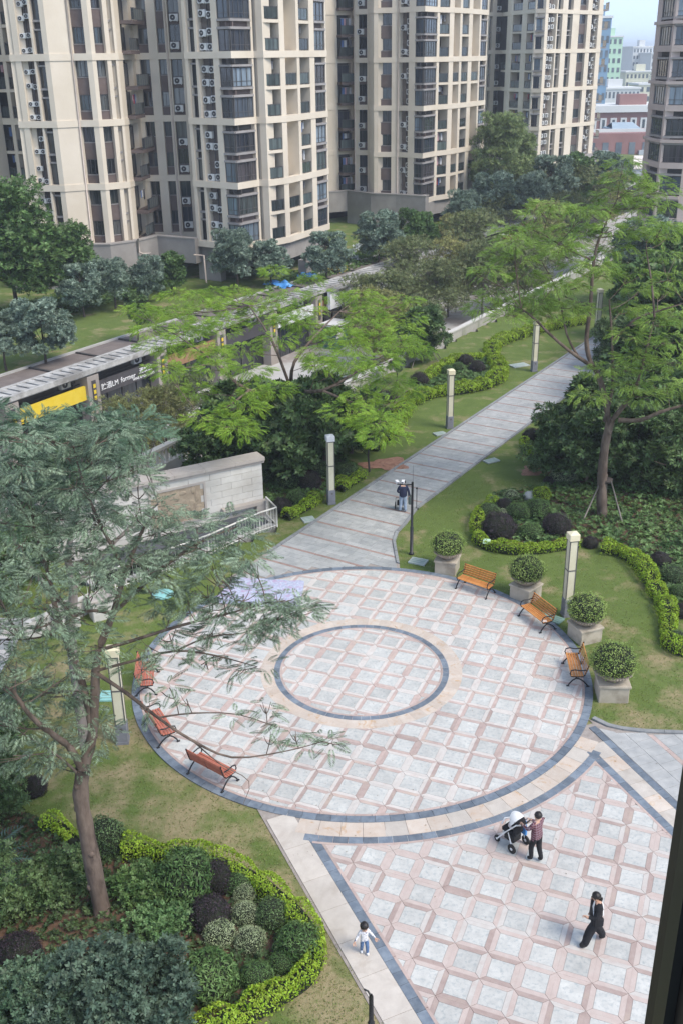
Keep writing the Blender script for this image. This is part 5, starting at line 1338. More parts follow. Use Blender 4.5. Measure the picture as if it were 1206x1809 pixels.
# --- right feathery tree
CL = []; rb = G(1063, 912)
sk = [smooth_path([rb, D(1062,860,44.1), D(1066,800,44), D(1073,762,44), D(1078,742,44)], [.27,.23,.21,.20,.17]),
      limb([(1075,760,44),(1070,715,44),(1057,665,44.3),(1042,640,44.5),(1035,600,44.8),(1042,540,45),(1047,470,45.3),(1058,420,45.6),(1090,350,46)], [.15,.13,.12,.11,.10,.085,.07,.055,.02]),
      limb([(1042,645,44.5),(1005,620,44),(970,590,43.6),(945,565,43.3),(920,545,43)], [.09,.075,.06,.05,.025]), limb([(1020,630,44.2),(1000,590,44.6),(985,520,45),(955,460,45.5)], [.06,.05,.04,.02]),
      limb([(1047,460,45.3),(1000,440,45.3),(960,415,45.5),(920,400,46)], [.05,.04,.03,.015]), limb([(1066,745,44),(1080,690,44.3),(1080,600,44.6),(1075,530,45)], [.08,.07,.055,.03]),
      limb([(1078,745,44),(1098,720,43.6),(1120,690,43.2),(1135,640,43),(1155,560,43.2)], [.13,.105,.085,.06,.03]), limb([(1092,742,43.7),(1130,742,43.2),(1165,728,42.8),(1210,715,42.5)], [.11,.095,.08,.05]),
      limb([(1085,600,44.5),(1120,565,44.2),(1160,550,44),(1210,535,44)], [.06,.05,.04,.025]), limb([(1155,560,43.2),(1150,500,43.5),(1140,440,44)], [.05,.04,.02])]
for px, py, z_, n, r in [(x+random.uniform(-20, 20), y+random.uniform(-14, 14), 0, 24, .85) for x in range(880, 1215, 42) for y in range(330, 560, 30) if ((x-1060)/205)**2+((y-470)/135)**2 < 1.05 and random.random() < .9]:
    p = D(px, py, 46+random.uniform(-2.5, 3)); CL.append((p.x, p.y, p.z, r*random.uniform(.7, 1.25), r*random.uniform(.7, 1.2), .22, n))
for px, py in [(900,560),(935,545),(965,555),(1000,545),(945,530),(905,535),(870,520),(1090,650),(1120,630),(1150,650),(1190,640),(1175,680),(1110,680),(1140,700),(1205,690),(1060,655),(1185,600),(1150,610),(1040,700),(980,500),(860,480),(850,540),(1110,590),(1165,570),(1195,560),(880,450),(905,430)]:
    p = D(px, py, 43+random.uniform(-1, 1.5)); CL.append((p.x, p.y, p.z, .75, .75, .22, 24))
for px, py in [(1095,315),(1150,320),(1080,345),(1120,330),(1165,335),(1060,370),(1130,365),(1100,290)]:
    p = D(px, py, 46); CL.append((p.x, p.y, p.z, .7, .7, .3, 18))
CL = [(*c[:6], c[6]*2.9) for c in CL]
tree('flame_tree', 'tall feathery green tree on the right with propped forked trunk', rb, sk, CL, FR2, .40, lf_mid, m_bark, .75, rad=.018, jit=.3)
pr = empty('tree_prop', rb, 0, 'slim wooden props tied round the right tree trunk', 'tree prop')
for a in (3.6, 5.4, 1.2):
    b = MB(); b.tube([(math.cos(a)*1.15, math.sin(a)*1.15, 0), (math.cos(a)*.28, math.sin(a)*.28, 1.9)], .035, 6); b.build('pole', m_barkg, pr)
b = MB(); b.lathe([(.31,1.78),(.32,1.9)], 12); b.build('tie_band', m_barkd, pr)

# --- generic broadleaf trees, shared crowns
def broad_proto(key, h_, r_, trunk_h, leaf, bark, nclump, nleaf, size, tmpl, trunk_r=.12, spread=1.0):
    def mk():
        cl = []
        for k in range(nclump):
            a = RNG.uniform(0, 6.28); u_ = math.sqrt(RNG.uniform(.02, 1)); zz = RNG.uniform(0, 1)
            rr = r_*u_*(1-.45*abs(zz-.38)*1.4)*spread; q = r_*RNG.uniform(.26, .42)
            cl.append((rr*math.cos(a), rr*math.sin(a), trunk_h+(h_-trunk_h)*zz, q, q, q*.62, nleaf))
        b = MB(); sk_ = [([Vector((0,0,0)), Vector((.05,.02,trunk_h*.6)), Vector((0,0,trunk_h+.3)), Vector((.1,0,trunk_h+(h_-trunk_h)*.6))], [trunk_r, trunk_r*.8, trunk_r*.65, trunk_r*.25])]
        b.tube(*sk_[0], 8); branches(b, sk_, cl, trunk_r*.3, 2)
        V_, F_ = fol(cl, tmpl, size, .2, .5)
        return b.mesh('trunk', [bark]), mesh_np('crown', V_, F_, [leaf])
    return shared(('tree', key), mk)
def plant_tree(name, lab, px, py, key, z=0.0, sc=1.0, rz=None, group=None, pos=None, cat='tree'):
    tm, cm = PROTO[key]; p = pos if pos is not None else G(px, py, z)
    e = empty(name, p, random.uniform(0, 6.28) if rz is None else rz, lab, cat, group); e.scale = (sc, sc, sc*random.uniform(.92, 1.08))
    link('trunk', tm, e); link('crown', cm, e); return e
PROTO = {
 'loq1': broad_proto('loq1', 5.2, 2.3, 1.6, lf_loq, m_barkd, 38, 95, .25, ROS), 'loq2': broad_proto('loq2', 4.6, 2.2, 1.3, lf_loq, m_barkd, 36, 95, .24, ROSN), 'loq3': broad_proto('loq3', 5.0, 2.0, 1.4, lf_green, m_barkd, 34, 95, .23, ROS),
 'yel1': broad_proto('yel1', 5.8, 2.4, 1.8, lf_yel, m_barkg, 52, 44, .20, ROSN, .10), 'yel2': broad_proto('yel2', 6.2, 2.6, 2.0, lf_olive, m_barkg, 58, 50, .20, ROSN, .10),
 'dark1': broad_proto('dark1', 4.2, 2.0, 1.0, lf_dark, m_bark, 34, 54, .30, ROS, .13), 'dark2': broad_proto('dark2', 3.2, 1.9, .5, lf_dark, m_bark, 34, 54, .24, ROSN, .10),
 'big': broad_proto('big', 12.5, 4.6, 3.0, lf_green, m_barkd, 90, 60, .42, ROS, .25), 'light': broad_proto('light', 12, 3.6, 3.0, leafmat('leaf_light', (.085,.120,.045), (.150,.185,.080), .6, .25, .45), m_barkg, 80, 50, .42, ROSN, .2),
 'sap': broad_proto('sap', 2.6, .75, 1.25, lf_dark, m_barkd, 12, 40, .20, ROS, .045)}
GA = 'grey green trees along the tower podium'
for px, py, key, sc, lab in ((82,645,'loq1',1.05,'grey green tree on the left strip of grass, its dark stem before the roof edge'), (12,655,'loq2',1.0,'thin grey tree at the very left of the grass strip'), (150,560,'loq1',.9,'grey green tree below the big cream pillar'), (205,548,'loq2',1.05,'wide grey green tree before the stone plinth, second from the left tower corner'),
    (262,535,'loq1',.85,'grey green tree in front of the drain pipe'), (305,520,'loq3',.9,'dark green tree in the parking opening of the left tower'), (420,512,'loq2',1.25,'tree under the bay window corner of the left tower'), (480,505,'loq1',.9,'small tree left of the blue tarpaulins'),
    (578,500,'loq1',1.0,'tree with slender stem right of the tower pillar, near the yellow flowers'), (668,465,'loq1',1.15,'broad tree before the middle tower parking opening'), (725,455,'loq3',1.05,'fresh green tree before the middle tower plinth'), (745,448,'loq3',.9,'smaller green tree touching the corner of the middle tower'),
    (820,425,'loq2',1.3,'grey tree at the right foot of the middle tower'), (868,405,'loq1',1.4,'grey green tree left of the gap between the towers'), (925,400,'loq2',1.5,'wide grey green tree below the right hand tower'), (968,385,'loq1',1.5,'grey green tree under the cream sill of the right hand tower'),
    (1010,372,'loq3',1.6,'dense green tree before the right hand tower plinth'), (1055,362,'loq1',1.5,'bushy tree before the red school wing'), (1090,352,'loq2',1.4,'bushy tree left of the panelled canopy'), (245,605,'sap',1.6,'young tree with dark stem on the roof strip')):
    plant_tree('broadleaf_tree', lab, px, py, key, 0, sc*.88, None, GA)
plant_tree('broadleaf_tree', 'big dark green tree in front of the left tower at the picture edge', 0, 0, 'big', 0, .88, .4, None, Vector((-27.3, 87, 0)))
plant_tree('broadleaf_tree', 'large dark tree lower left of the tower, beside the plinth', 0, 0, 'big', 0, .55, 1.4, None, Vector((-23.3, 90.5, 0)))
plant_tree('broadleaf_tree', 'tall light green tree between the middle and right towers', 0, 0, 'light', 0, 1.0, 1.0, None, Vector((21.5, 143, 0)))
plant_tree('broadleaf_tree', 'leafy tree behind the tall light green one', 0, 0, 'light', 0, .8, 2.0, None, Vector((25.0, 150, 0)))
GY = 'sparse yellowish trees in the sunken street'
for px, py, key, sc, lab in ((238,860,'yel1',.95,'sparse yellowish tree before the charcoal shop sign'), (300,835,'yel1',.92,'sparse yellowish tree between sign and bright green crown'), (205,905,'yel2',.8,'sparse olive tree low at the stair balustrade'), (335,790,'yel2',.85,'sparse olive tree behind the stone wall'), (690,680,'yel1',1.1,'yellowest tree beyond the parapet near the hedge loop'), (640,600,'yel2',1.0,'olive tree in front of the white fascia lettering'),
    (765,600,'yel2',1.15,'olive tree behind the parapet in the middle of the street'), (800,500,'yel1',1.25,'yellow green tree hiding the end of the fascia'), (850,570,'yel2',1.2,'olive tree left of the red pavilion'), (930,545,'yel2',1.15,'thin olive tree right of the white street lamp'), (740,650,'yel2',.95,'olive tree with props right behind the parapet'), (860,470,'yel2',1.3,'large olive tree left behind the red pavilion'), (985,470,'yel2',1.3,'olive tree seen through the right feathery crown'), (590,540,'yel2',.8,'small olive tree right of the red parasol'),
    (720,560,'yel2',1.3,'broad olive tree between the fascia and the parapet, nearer'), (790,560,'yel1',1.3,'yellow olive tree between the fascia and the parapet, middle one'), (830,520,'yel2',1.4,'broad olive tree just left of the red pavilion'), (905,560,'yel2',1.25,'olive tree behind the parapet above the far hedge'), (960,500,'yel1',1.4,'yellow olive tree far down the street'), (1010,430,'yel2',1.6,'tall olive tree at the far end of the street'), (1060,420,'yel1',1.6,'yellow olive tree at the far end of the street'), (900,420,'yel2',1.6,'olive tree behind the right hand crown, far left'), (940,440,'yel2',1.5,'olive tree far behind the white street lamp'), (700,610,'yel2',1.15,'olive tree just behind the parapet left of the props'), (660,640,'yel1',1.1,'yellow olive tree left along the parapet')):
    plant_tree('street_tree', lab, px, py, key, -4.3, sc, None, GY)
# trees on the lawn
plant_tree('staked_tree', 'small dark tree held by splayed props behind the hedge loop', 745, 640, 'dark1', 0, .85)
st = empty('tree_prop', G(745, 640), 0, 'splayed pale props of the small tree behind the hedge loop', 'tree prop')
for a in (.6, 2.4, 4.2, 5.5): b = MB(); b.tube([(math.cos(a)*1.7, math.sin(a)*1.7, 0), (math.cos(a)*.1, math.sin(a)*.1, 2.0)], .03, 5); b.build('pole', m_barkg, st)
plant_tree('sapling', 'slender dark sapling by the bare earth patch left of the path', 652, 833, 'sap', 0, 1.3)
plant_tree('sapling', 'slender sapling left of the purple balls near the parapet', 700, 676, 'sap', 0, .9)
plant_tree('sapling', 'slender sapling behind the stone wall end', 496, 780, 'sap', 0, 1.2)
for px, py, key, sc, lab in ((430,835,'dark1',1.15,'dark large leaved tree rising behind the stone wall'), (372,850,'dark1',.75,'dark tree behind the left part of the stone wall'), (520,850,'dark1',1.1,'dark tree over the right end of the stone wall'), (575,815,'dark1',1.05,'dark tree behind the white capped lamp'), (620,800,'dark2',1.1,'dark low tree left of the lime hedge'), (480,800,'dark1',.9,'dark tree behind the wall corner')):
    plant_tree('dark_tree', lab, px, py, key, 0, sc, None, 'dark trees behind the stone wall')
for px, py, key, sc, lab in ((1000,838,'dark2',1.15,'dark rounded bush tree at the right edge of the path'), (1035,850,'dark1',1.0,'dark tree left of the propped trunk'), (1050,800,'dark1',1.0,'dark tree behind, right of the path bend'), (1120,850,'dark2',1.4,'dark bush right of the propped trunk'), (1160,830,'dark1',1.25,'dark tree at the right edge above the ferns'), (1195,860,'dark2',1.4,'dark bush at the right picture edge'), (1090,800,'dark2',1.3,'dark bush behind the propped trunk'),
    (1105,700,'dark1',1.2,'dark tree hiding the end of the path'), (1160,720,'dark1',1.3,'dark tree right of the forked limbs'), (1095,655,'dark2',1.1,'dark glossy bush at the far end of the path'), (1200,640,'dark1',1.8,'tall dark tree at the right edge of the lawn'), (1120,600,'loq3',1.2,'green tree far down the path'), (1190,560,'loq3',1.5,'green tree below the tan tower'), (1130,540,'loq1',1.3,'grey green tree before the tan tower')):
    plant_tree('dark_tree', lab, px, py, key, 0, sc, None, 'dark trees right of the path')

# ------------------------------------------------------------------ clipped shrubs and hedges
def ball_mesh(key, leaf, n, ls, flat=.82, tm=LEAF, tilt=.6):
    def mk():
        d = RNG.normal(size=(n*2, 3)); d /= np.linalg.norm(d, axis=1)[:, None]; d = d[d[:, 2] > -.55][:n]
        f_ = RNG.uniform(0, 6, 3); bump = 1+.07*np.sin(d[:, 0]*5+f_[0])*np.cos(d[:, 1]*4+f_[1])+.04*np.sin(d[:, 2]*9+f_[2]+d[:, 0]*4)
        rr_ = RNG.uniform(.88, 1.03, len(d)); so_ = RNG.random(len(d)) < .05; rr_[so_] = RNG.uniform(1.03, 1.15, so_.sum()); p = d*bump[:, None]*rr_[:, None]
        V_, F_ = instance_arrays(tm[0]-(.5,0,0), tm[1], p, rot_n(np.arctan2(d[:, 1], d[:, 0]), np.arcsin(d[:, 2]), .55), ls*RNG.uniform(.7, 1.3, len(d)))
        V_[:, 2] = (V_[:, 2]+.45)
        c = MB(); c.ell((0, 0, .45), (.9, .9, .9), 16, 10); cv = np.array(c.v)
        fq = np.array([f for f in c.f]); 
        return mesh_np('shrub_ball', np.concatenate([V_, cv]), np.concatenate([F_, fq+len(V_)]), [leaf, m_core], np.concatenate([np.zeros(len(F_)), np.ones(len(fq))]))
    return shared(('ball', key), mk)
BALL = {'purple': ball_mesh('purple', lf_purp, 3800, .085), 'green': ball_mesh('green', lf_green, 3400, .10), 'dark': ball_mesh('dark', lf_dark, 3400, .095), 'var': ball_mesh('var', lf_var, 3200, .085),
        'long': ball_mesh('long', lf_green, 3000, .19, tm=t_leaf(.26)), 'pot': ball_mesh('pot', lf_pot, 3800, .085), 'lime': ball_mesh('lime', lf_hedge, 2600, .12)}
for me in BALL.values():
    zmin = min(v.co.z for v in me.vertices)
def ball(px, py, rpx, kind, lab, hz=.85, lift=0.0):
    """px,py: centre of the ball in the photograph, rpx its half width there"""
    z = .45
    for _ in range(3):
        p = G(px, py, z); dpt = (p-camo.location).dot(_f); r_ = rpx/F_PX*dpt; z = lift+r_*hz*.5
    o = link('clipped_shrub', BALL[kind], None, (p.x, p.y, lift), (0, 0, random.uniform(0, 6.28)), (r_, r_, r_*hz))
    col_ = {'purple': 'purple black', 'green': 'green', 'dark': 'dark green', 'var': 'pale variegated', 'long': 'long leaved green', 'lime': 'lime green'}[kind]
    setp(o, lab, 'shrub', 'clipped shrubs in the garden beds'); return o
for px, py, r_, k, lab, *hz in (
  (880,932,32,'purple','large purple black ball at the front of the right bed'), (983,928,27,'purple','purple black ball in the right bed nearest the tall lamp'), (937,940,21,'green','small green ball between the two purple balls'), (862,905,21,'dark','dark green ball behind the large purple one at the bed tip'),
  (902,876,14,'var','pale ball topping the right bed shrubs beside the rock'), (890,893,16,'purple','small purple shrub under the pale ball'), (888,908,12,'var','tiny pale ball between purple shrubs'), (915,905,22,'green','loose green shrub in the middle of the right bed'), (950,900,24,'green','wide green shrub behind the small green ball'), (955,874,18,'lime','lime clump beside the grey rock'),
  (997,826,15,'var','highest of the three pale balls near the propped tree'), (983,842,15,'var','left of the three pale balls near the propped tree'), (1004,844,15,'var','right of the three pale balls near the propped tree'), (968,850,10,'purple','tiny purple shrub under the three pale balls'),
  (1042,959,14,'purple','small purple shrub right of the tall lamp top'), (1165,990,19,'purple','purple ball behind the lime hedge at the right edge'), (1187,1017,23,'dark','dark green ball behind the lime hedge at the right edge'), (1204,1080,17,'purple','purple ball cut by the right picture edge'), (1196,1128,18,'dark','dark green ball low at the right picture edge'), (1198,1045,16,'green','green ball between purple ones at the right edge'),
  (938,770,17,'purple','dark purple ball at the left foot of the dark bush by the path'),
  (497,895,19,'purple','purple ball beside the ramp railing corner'), (525,880,20,'green','green ball right of the railing corner purple ball'), (510,850,24,'dark','dark ball at the end of the stone wall'), (545,850,24,'purple','dark purple shrub behind the lamp on the left'), (560,830,22,'dark','dark ball just left of the white capped lamp'), (612,835,22,'dark','dark ball just right of the white capped lamp'), (555,880,16,'lime','lime clump left of the lamp foot'), (603,850,14,'lime','lime clump right of the lamp foot'), (540,815,20,'green','loose shrub under the topiary ball'), (470,840,16,'dark','dark shrub tucked against the wall end'),
  (687,701,16,'purple','purple ball outside the hedge end nearest the bright tree'), (740,671,17,'purple','purple ball beside the lime hedge, left of the lamp'), (842,649,15,'purple','purple ball inside the lime hedge loop, front one'), (822,637,14,'purple','purple shrub inside the lime hedge loop, rear one'), (808,650,13,'green','green shrub inside the lime hedge loop'), (790,655,13,'green','grey green shrub inside the hedge loop near the lamp'), (1025,545,14,'purple','purple ball at the far hedge under the feathery crown'),
  (187,1483,36,'dark','tall dark green dome beside the leaning trunk',1.3), (330,1552,52,'long','big long leaved green dome in the foreground bed',1.1), (383,1552,30,'purple','small purple ball at the top of the foreground bed',1.25), (372,1615,38,'purple','large purple ball in the middle of the foreground bed'), (432,1578,21,'var','rearmost pale ball of the foreground cluster'), (434,1614,25,'var','second pale ball of the foreground cluster'), (388,1649,29,'var','left pale ball in front of the purple one'), (443,1661,28,'var','lowest pale ball of the foreground cluster'),
  (483,1614,32,'dark','dark green ball right of the pale cluster'), (527,1668,42,'long','long leaved green dome at the right tip of the foreground bed'), (368,1725,52,'long','long leaved green dome low in the foreground bed'), (500,1700,24,'green','green shrub inside the lime hedge bend'), (35,1682,40,'purple','purple mound at the left edge of the foreground'), (60,1390,24,'purple','purple ball left of the trunk on the grass'), (420,1560,26,'green','green shrub between purple ball and pale cluster'), (455,1725,30,'green','loose green shrub above the front hedge')):
    ball(px, py, r_, k, lab, *(hz or ()))
# topiary on a stem
p = G(532, 838); e = empty('topiary', p, 0, 'small round topiary on a bent stem behind the purple shrubs', 'topiary', None)
b = MB(); b.tube([(0,0,0),(.15,.05,.5),(-.1,0,.9),(0,0,1.35)], [.06,.05,.045,.04], 6); b.tube([(.1,.03,.5),(.4,.1,.8),(.45,.1,.95)], .03, 5); b.build('stem', m_barkg, e)
o = link('ball', BALL['dark'], e, (0, 0, 1.25)); o.scale = (.34, .34, .32)
# hedges
def hedge(pts, w_, h_, lab, leaf=None, dens=420, ls=.085, closed=False, hv=.18):
    leaf = leaf or lf_hedge
    P_ = [Vector((p.x, p.y, 0)) for p in pts]; P_, _ = smooth_path(P_+([P_[0]] if closed else []), [0]*(len(P_)+closed), 5)
    e = empty('hedge', P_[0], 0, lab, 'hedge', 'lime hedges round the garden beds')
    Ls = [0]; 
    for a, c in zip(P_, P_[1:]): Ls.append(Ls[-1]+(c-a).length)
    tot = Ls[-1]; n = int(tot*dens*(w_+2*h_)*1.05)
    s_ = RNG.uniform(0, tot, n); idx = np.clip(np.searchsorted(Ls, s_)-1, 0, len(P_)-2)
    A = np.array([tuple(p) for p in P_]); Lsn = np.array(Ls); t = (s_-Lsn[idx])/np.maximum(1e-6, Lsn[idx+1]-Lsn[idx])
    c = A[idx]+(A[idx+1]-A[idx])*t[:, None]; d = A[idx+1]-A[idx]; d /= np.linalg.norm(d, axis=1)[:, None]; nn_ = np.stack([-d[:, 1], d[:, 0], 0*d[:, 0]], 1)
    prof = RNG.uniform(0, math.pi, n); sh_ = .88+.14*RNG.random(n)
    lump = 1+hv*np.sin(s_*3.1+2*np.sin(s_*1.3))+.06*np.sin(s_*9)
    cp = np.sign(np.cos(prof))*np.abs(np.cos(prof))**.6; sp_ = np.abs(np.sin(prof))**.55
    pos = c+nn_*(cp*w_/2*sh_*lump)[:, None]; pos[:, 2] = h_*sp_*sh_*lump
    out = nn_*np.cos(prof)[:, None]; az = np.arctan2(out[:, 1], out[:, 0])
    V_, F_ = instance_arrays(LEAF[0]-(.5,0,0), LEAF[1], pos-np.array(tuple(P_[0])), rot_n(az, prof*0+np.arcsin(np.clip(np.sin(prof), 0, 1)), .6), ls*RNG.uniform(.7, 1.35, n))
    link('foliage', mesh_np('foliage', V_, F_, [leaf]), e)
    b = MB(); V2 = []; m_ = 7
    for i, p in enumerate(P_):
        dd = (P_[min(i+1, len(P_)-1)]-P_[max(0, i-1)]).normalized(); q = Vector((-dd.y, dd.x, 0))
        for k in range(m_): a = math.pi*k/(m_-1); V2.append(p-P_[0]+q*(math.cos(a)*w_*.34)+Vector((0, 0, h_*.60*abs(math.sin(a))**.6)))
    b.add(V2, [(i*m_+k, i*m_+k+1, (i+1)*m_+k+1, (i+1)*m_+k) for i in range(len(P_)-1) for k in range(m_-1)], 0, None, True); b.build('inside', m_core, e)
    return e
def hp_(*pp): return [G(x, y, .2) for x, y in pp]
hedge(hp_((872,885),(848,905),(840,930),(848,955),(880,966),(930,970),(985,963),(1020,958)), .55, .5, 'lime hedge wrapping the tip of the right bed')
hedge(hp_((1062,965),(1095,972),(1125,990),(1145,1015),(1160,1045),(1178,1075),(1180,1110),(1185,1135),(1215,1150)), .75, .5, 'lime hedge curving down the right side lawn')
hedge(hp_((925,780),(930,795),(955,815),(975,825)), .5, .5, 'short lime hedge at the foot of the dark bush by the path')
hedge(hp_((655,790),(690,760),(705,735),(722,712),(755,696),(795,690),(840,683),(872,672),(882,655),(872,635),(868,615),(890,600),(930,588),(980,575),(1035,566)), 1.15, .65, 'long lime hedge winding along the left of the path', dens=260, ls=.12)
hedge(hp_((742,672),(775,650),(800,635),(835,630),(866,628)), .8, .5, 'lime hedge closing the upper side of the loop', dens=260, ls=.12)
hedge(hp_((505,912),(535,895),(555,885)), .6, .45, 'short lime hedge beside the ramp railing corner')
hedge(hp_((600,862),(622,848),(640,838)), .6, .45, 'short lime hedge right of the white capped lamp')
hedge(hp_((80,1448),(110,1462),(135,1490)), .55, .45, 'lime shrubs left of the leaning trunk')
hedge(hp_((215,1500),(250,1498),(290,1510),(340,1512),(400,1528),(455,1555),(500,1590),(530,1620),(552,1655),(556,1690),(535,1725),(490,1755),(440,1785),(390,1805),(330,1835)), .62, .55, 'lime hedge framing the foreground bed', dens=520, ls=.075)
hedge(hp_((-20,1755),(20,1765)), .6, .5, 'lime shrub at the lower left corner')
# foreground loose shrubs
def shrub(name, lab, px, py, rx, ry, h_, leaf, n, ls, tmpl, nc=26, cat='shrub', group=None):
    p = G(px, py); cl = []
    for k in range(nc):
        a = RNG.uniform(0, 6.28); u_ = math.sqrt(RNG.random()); q = RNG.uniform(.25, .42)
        cl.append((rx*u_*math.cos(a), ry*u_*math.sin(a), h_*RNG.uniform(.35, .9)*(1-.4*u_*u_), q*1.2, q*1.2, q, n))
    e = empty(name, p, 0, lab, cat, group); b = MB()
    for k in range(9): c = cl[k % nc]; b.tube(bez(Vector((random.uniform(-.2,.2), random.uniform(-.2,.2), 0)), Vector((c[0]*.3, c[1]*.3, h_*.5)), Vector(c[:3]), 4), [.03,.025,.02,.015,.008], 5)
    b.build('stems', m_barkg, e); V_, F_ = fol(cl, tmpl, ls, .25, .5); link('foliage', mesh_np('foliage', V_, F_, [leaf]), e); return e
shrub('loose_shrub', 'large loose grey green shrub filling the lower left corner', 215, 1790, 1.75, 1.3, 1.7, leafmat('leaf_shrub_grey', (.036,.062,.044), (.080,.118,.078), 1.5, .15, .5, k=1.45), 55, .13, ROS, 60)
shrub('loose_shrub', 'loose shrub running into the lower left corner of the picture', 70, 1800, 1.2, .9, 1.2, leafmat('leaf_deep', (.028,.055,.030), (.065,.100,.060), 1.6, .15, .5), 50, .13, ROS, 36)
shrub('undergrowth_shrub', 'low leafy undergrowth right of the leaning trunk', 255, 1580, .9, .6, .5, lf_green, 45, .11, ROS, 24)
shrub('undergrowth_shrub', 'low leafy undergrowth left of the leaning trunk', 110, 1560, .8, .7, .6, lf_dark, 45, .12, ROS, 24)
shrub('undergrowth_shrub', 'low green plants below the leaning trunk', 290, 1640, .7, .5, .4, leafmat('leaf_fern', (.05,.095,.035), (.10,.16,.065), 2, .2, .45), 40, .11, ROS, 20)
plant_tree('dark_bush', 'dark bush on the lawn at the left picture edge behind the palm', -15, 1440, 'dark2', 0, .62)
plant_tree('dark_bush', 'dark bush beside the palm at the left picture edge', -20, 1640, 'dark2', 0, .62)
plant_tree('dark_bush', 'dark bush behind the feathery crown, far left by the ramp', -10, 1060, 'dark2', 0, .95)
plant_tree('dark_bush', 'green bush behind the feathery crown near the low white wall', 60, 1020, 'loq3', 0, .6)
plant_tree('dark_bush', 'dark bush behind the feathery crown above the stone wall end', 90, 930, 'dark1', 0, .9)
plant_tree('dark_bush', 'dark bush under the feathery crown at the left edge', -10, 1330, 'dark2', 0, .7)
shrub('undergrowth_shrub', 'dark undergrowth beside the palm at the left edge', 30, 1590, .8, .7, .5, lf_dark, 45, .12, ROS, 20)
# palm with fan leaves at the left edge
e = empty('palm', G(-25, 1600), 0, 'dark drooping palm at the left edge of the foreground', 'palm')
b = MB(); b.tube([(0,0,0),(0,0,.9),(.05,0,1.5)], [.12,.1,.07], 8); b.build('trunk', m_barkd, e)
PF = t_frond(16, 1.0, .26, .03, .45)
for k in range(15):
    a = k*2.399; V_, F_ = instance_arrays(PF[0], PF[1], np.array([[0.05, 0, 1.45]]), rot_mats(np.array([a]), np.array([-.75+.075*k]), np.array([.1])), np.array([1.35-.02*k])); link('frond', mesh_np('frond', V_, F_, [lf_yucca]), e)
# ground cover inside the beds
def bed(nm, poly_px, leaf, n, ls, hmax, kind_tmpl=ROS):
    poly = [G(x, y) for x, y in poly_px]; xs = [p.x for p in poly]; ys = [p.y for p in poly]; pts = []
    while len(pts) < n:
        q = (random.uniform(min(xs), max(xs)), random.uniform(min(ys), max(ys)))
        if inside(q, poly): pts.append((*q, hmax*random.random()**1.5*(.6+.4*math.sin(q[0]*2.1)*math.cos(q[1]*1.7))))
    pos = np.array(pts); pos[:, 2] = np.maximum(pos[:, 2], .02); t = kind_tmpl[0]
    V_, F_ = instance_arrays(t[0], t[1], pos, rot_mats(RNG.uniform(0, 6.28, n), RNG.normal(0, .35, n), RNG.normal(0, .35, n)), ls*RNG.uniform(.6, 1.3, n))
    setp(link(nm, mesh_np(nm, V_, F_, [leaf])), kind='stuff')
    b = MB(); b.add([(p.x, p.y, -.012) for p in poly], [tuple(range(len(poly)))]); setp(b.build('bed_soil', m_soil), kind='structure')
bed('ground_cover', [(845,905),(850,955),(930,962),(1030,950),(1100,965),(1150,1010),(1190,1060),(1230,1100),(1260,900),(1230,760),(1050,720),(935,770),(960,810),(1010,815),(960,860),(880,870)], leafmat('leaf_cover', (.035,.070,.022), (.085,.130,.045), .7, .2, .5), 9000, .17, .34)
bed('ground_cover', [(480,905),(500,915),(560,885),(640,838),(600,800),(560,780),(480,770),(470,860)], lf_green, 2600, .15, .3)
bed('ground_cover', [(60,1440),(140,1490),(215,1505),(340,1515),(455,1560),(550,1660),(530,1720),(390,1800),(330,1850),(-60,1850),(-60,1500),(-40,1400)], leafmat('leaf_cover_dark', (.028,.055,.020), (.070,.105,.040), 1.2, .2, .6, k=1.25), 4200, .11, .28)
bed('ground_cover', [(700,735),(745,690),(800,682),(868,665),(868,635),(835,632),(780,650),(730,690)], lf_green, 1800, .16, .22)
bed('ground_cover', [(-40,590),(0,590),(150,548),(330,500),(330,470),(150,510),(-40,560)], lf_green, 3500, .25, .5)
bed('ground_cover', [(470,520),(620,480),(760,430),(880,400),(880,380),(760,400),(600,460),(470,500)], lf_green, 4500, .28, .55)
for px, py, lab in ((590,483,'yellow flowers under the slender tree by the tower'), (640,445,'white flowering plants beneath the middle tower trees'), (612,462,'white plants right of the slender tree')):
    shrub('flower_bush', lab, px, py, 1.3, 1.0, .8, mat('petal_yellow' if 'yellow' in lab else 'petal_white', (.62,.52,.10) if 'yellow' in lab else (.50,.55,.55), None), 16, .22, ROS, 10, 'flowers')
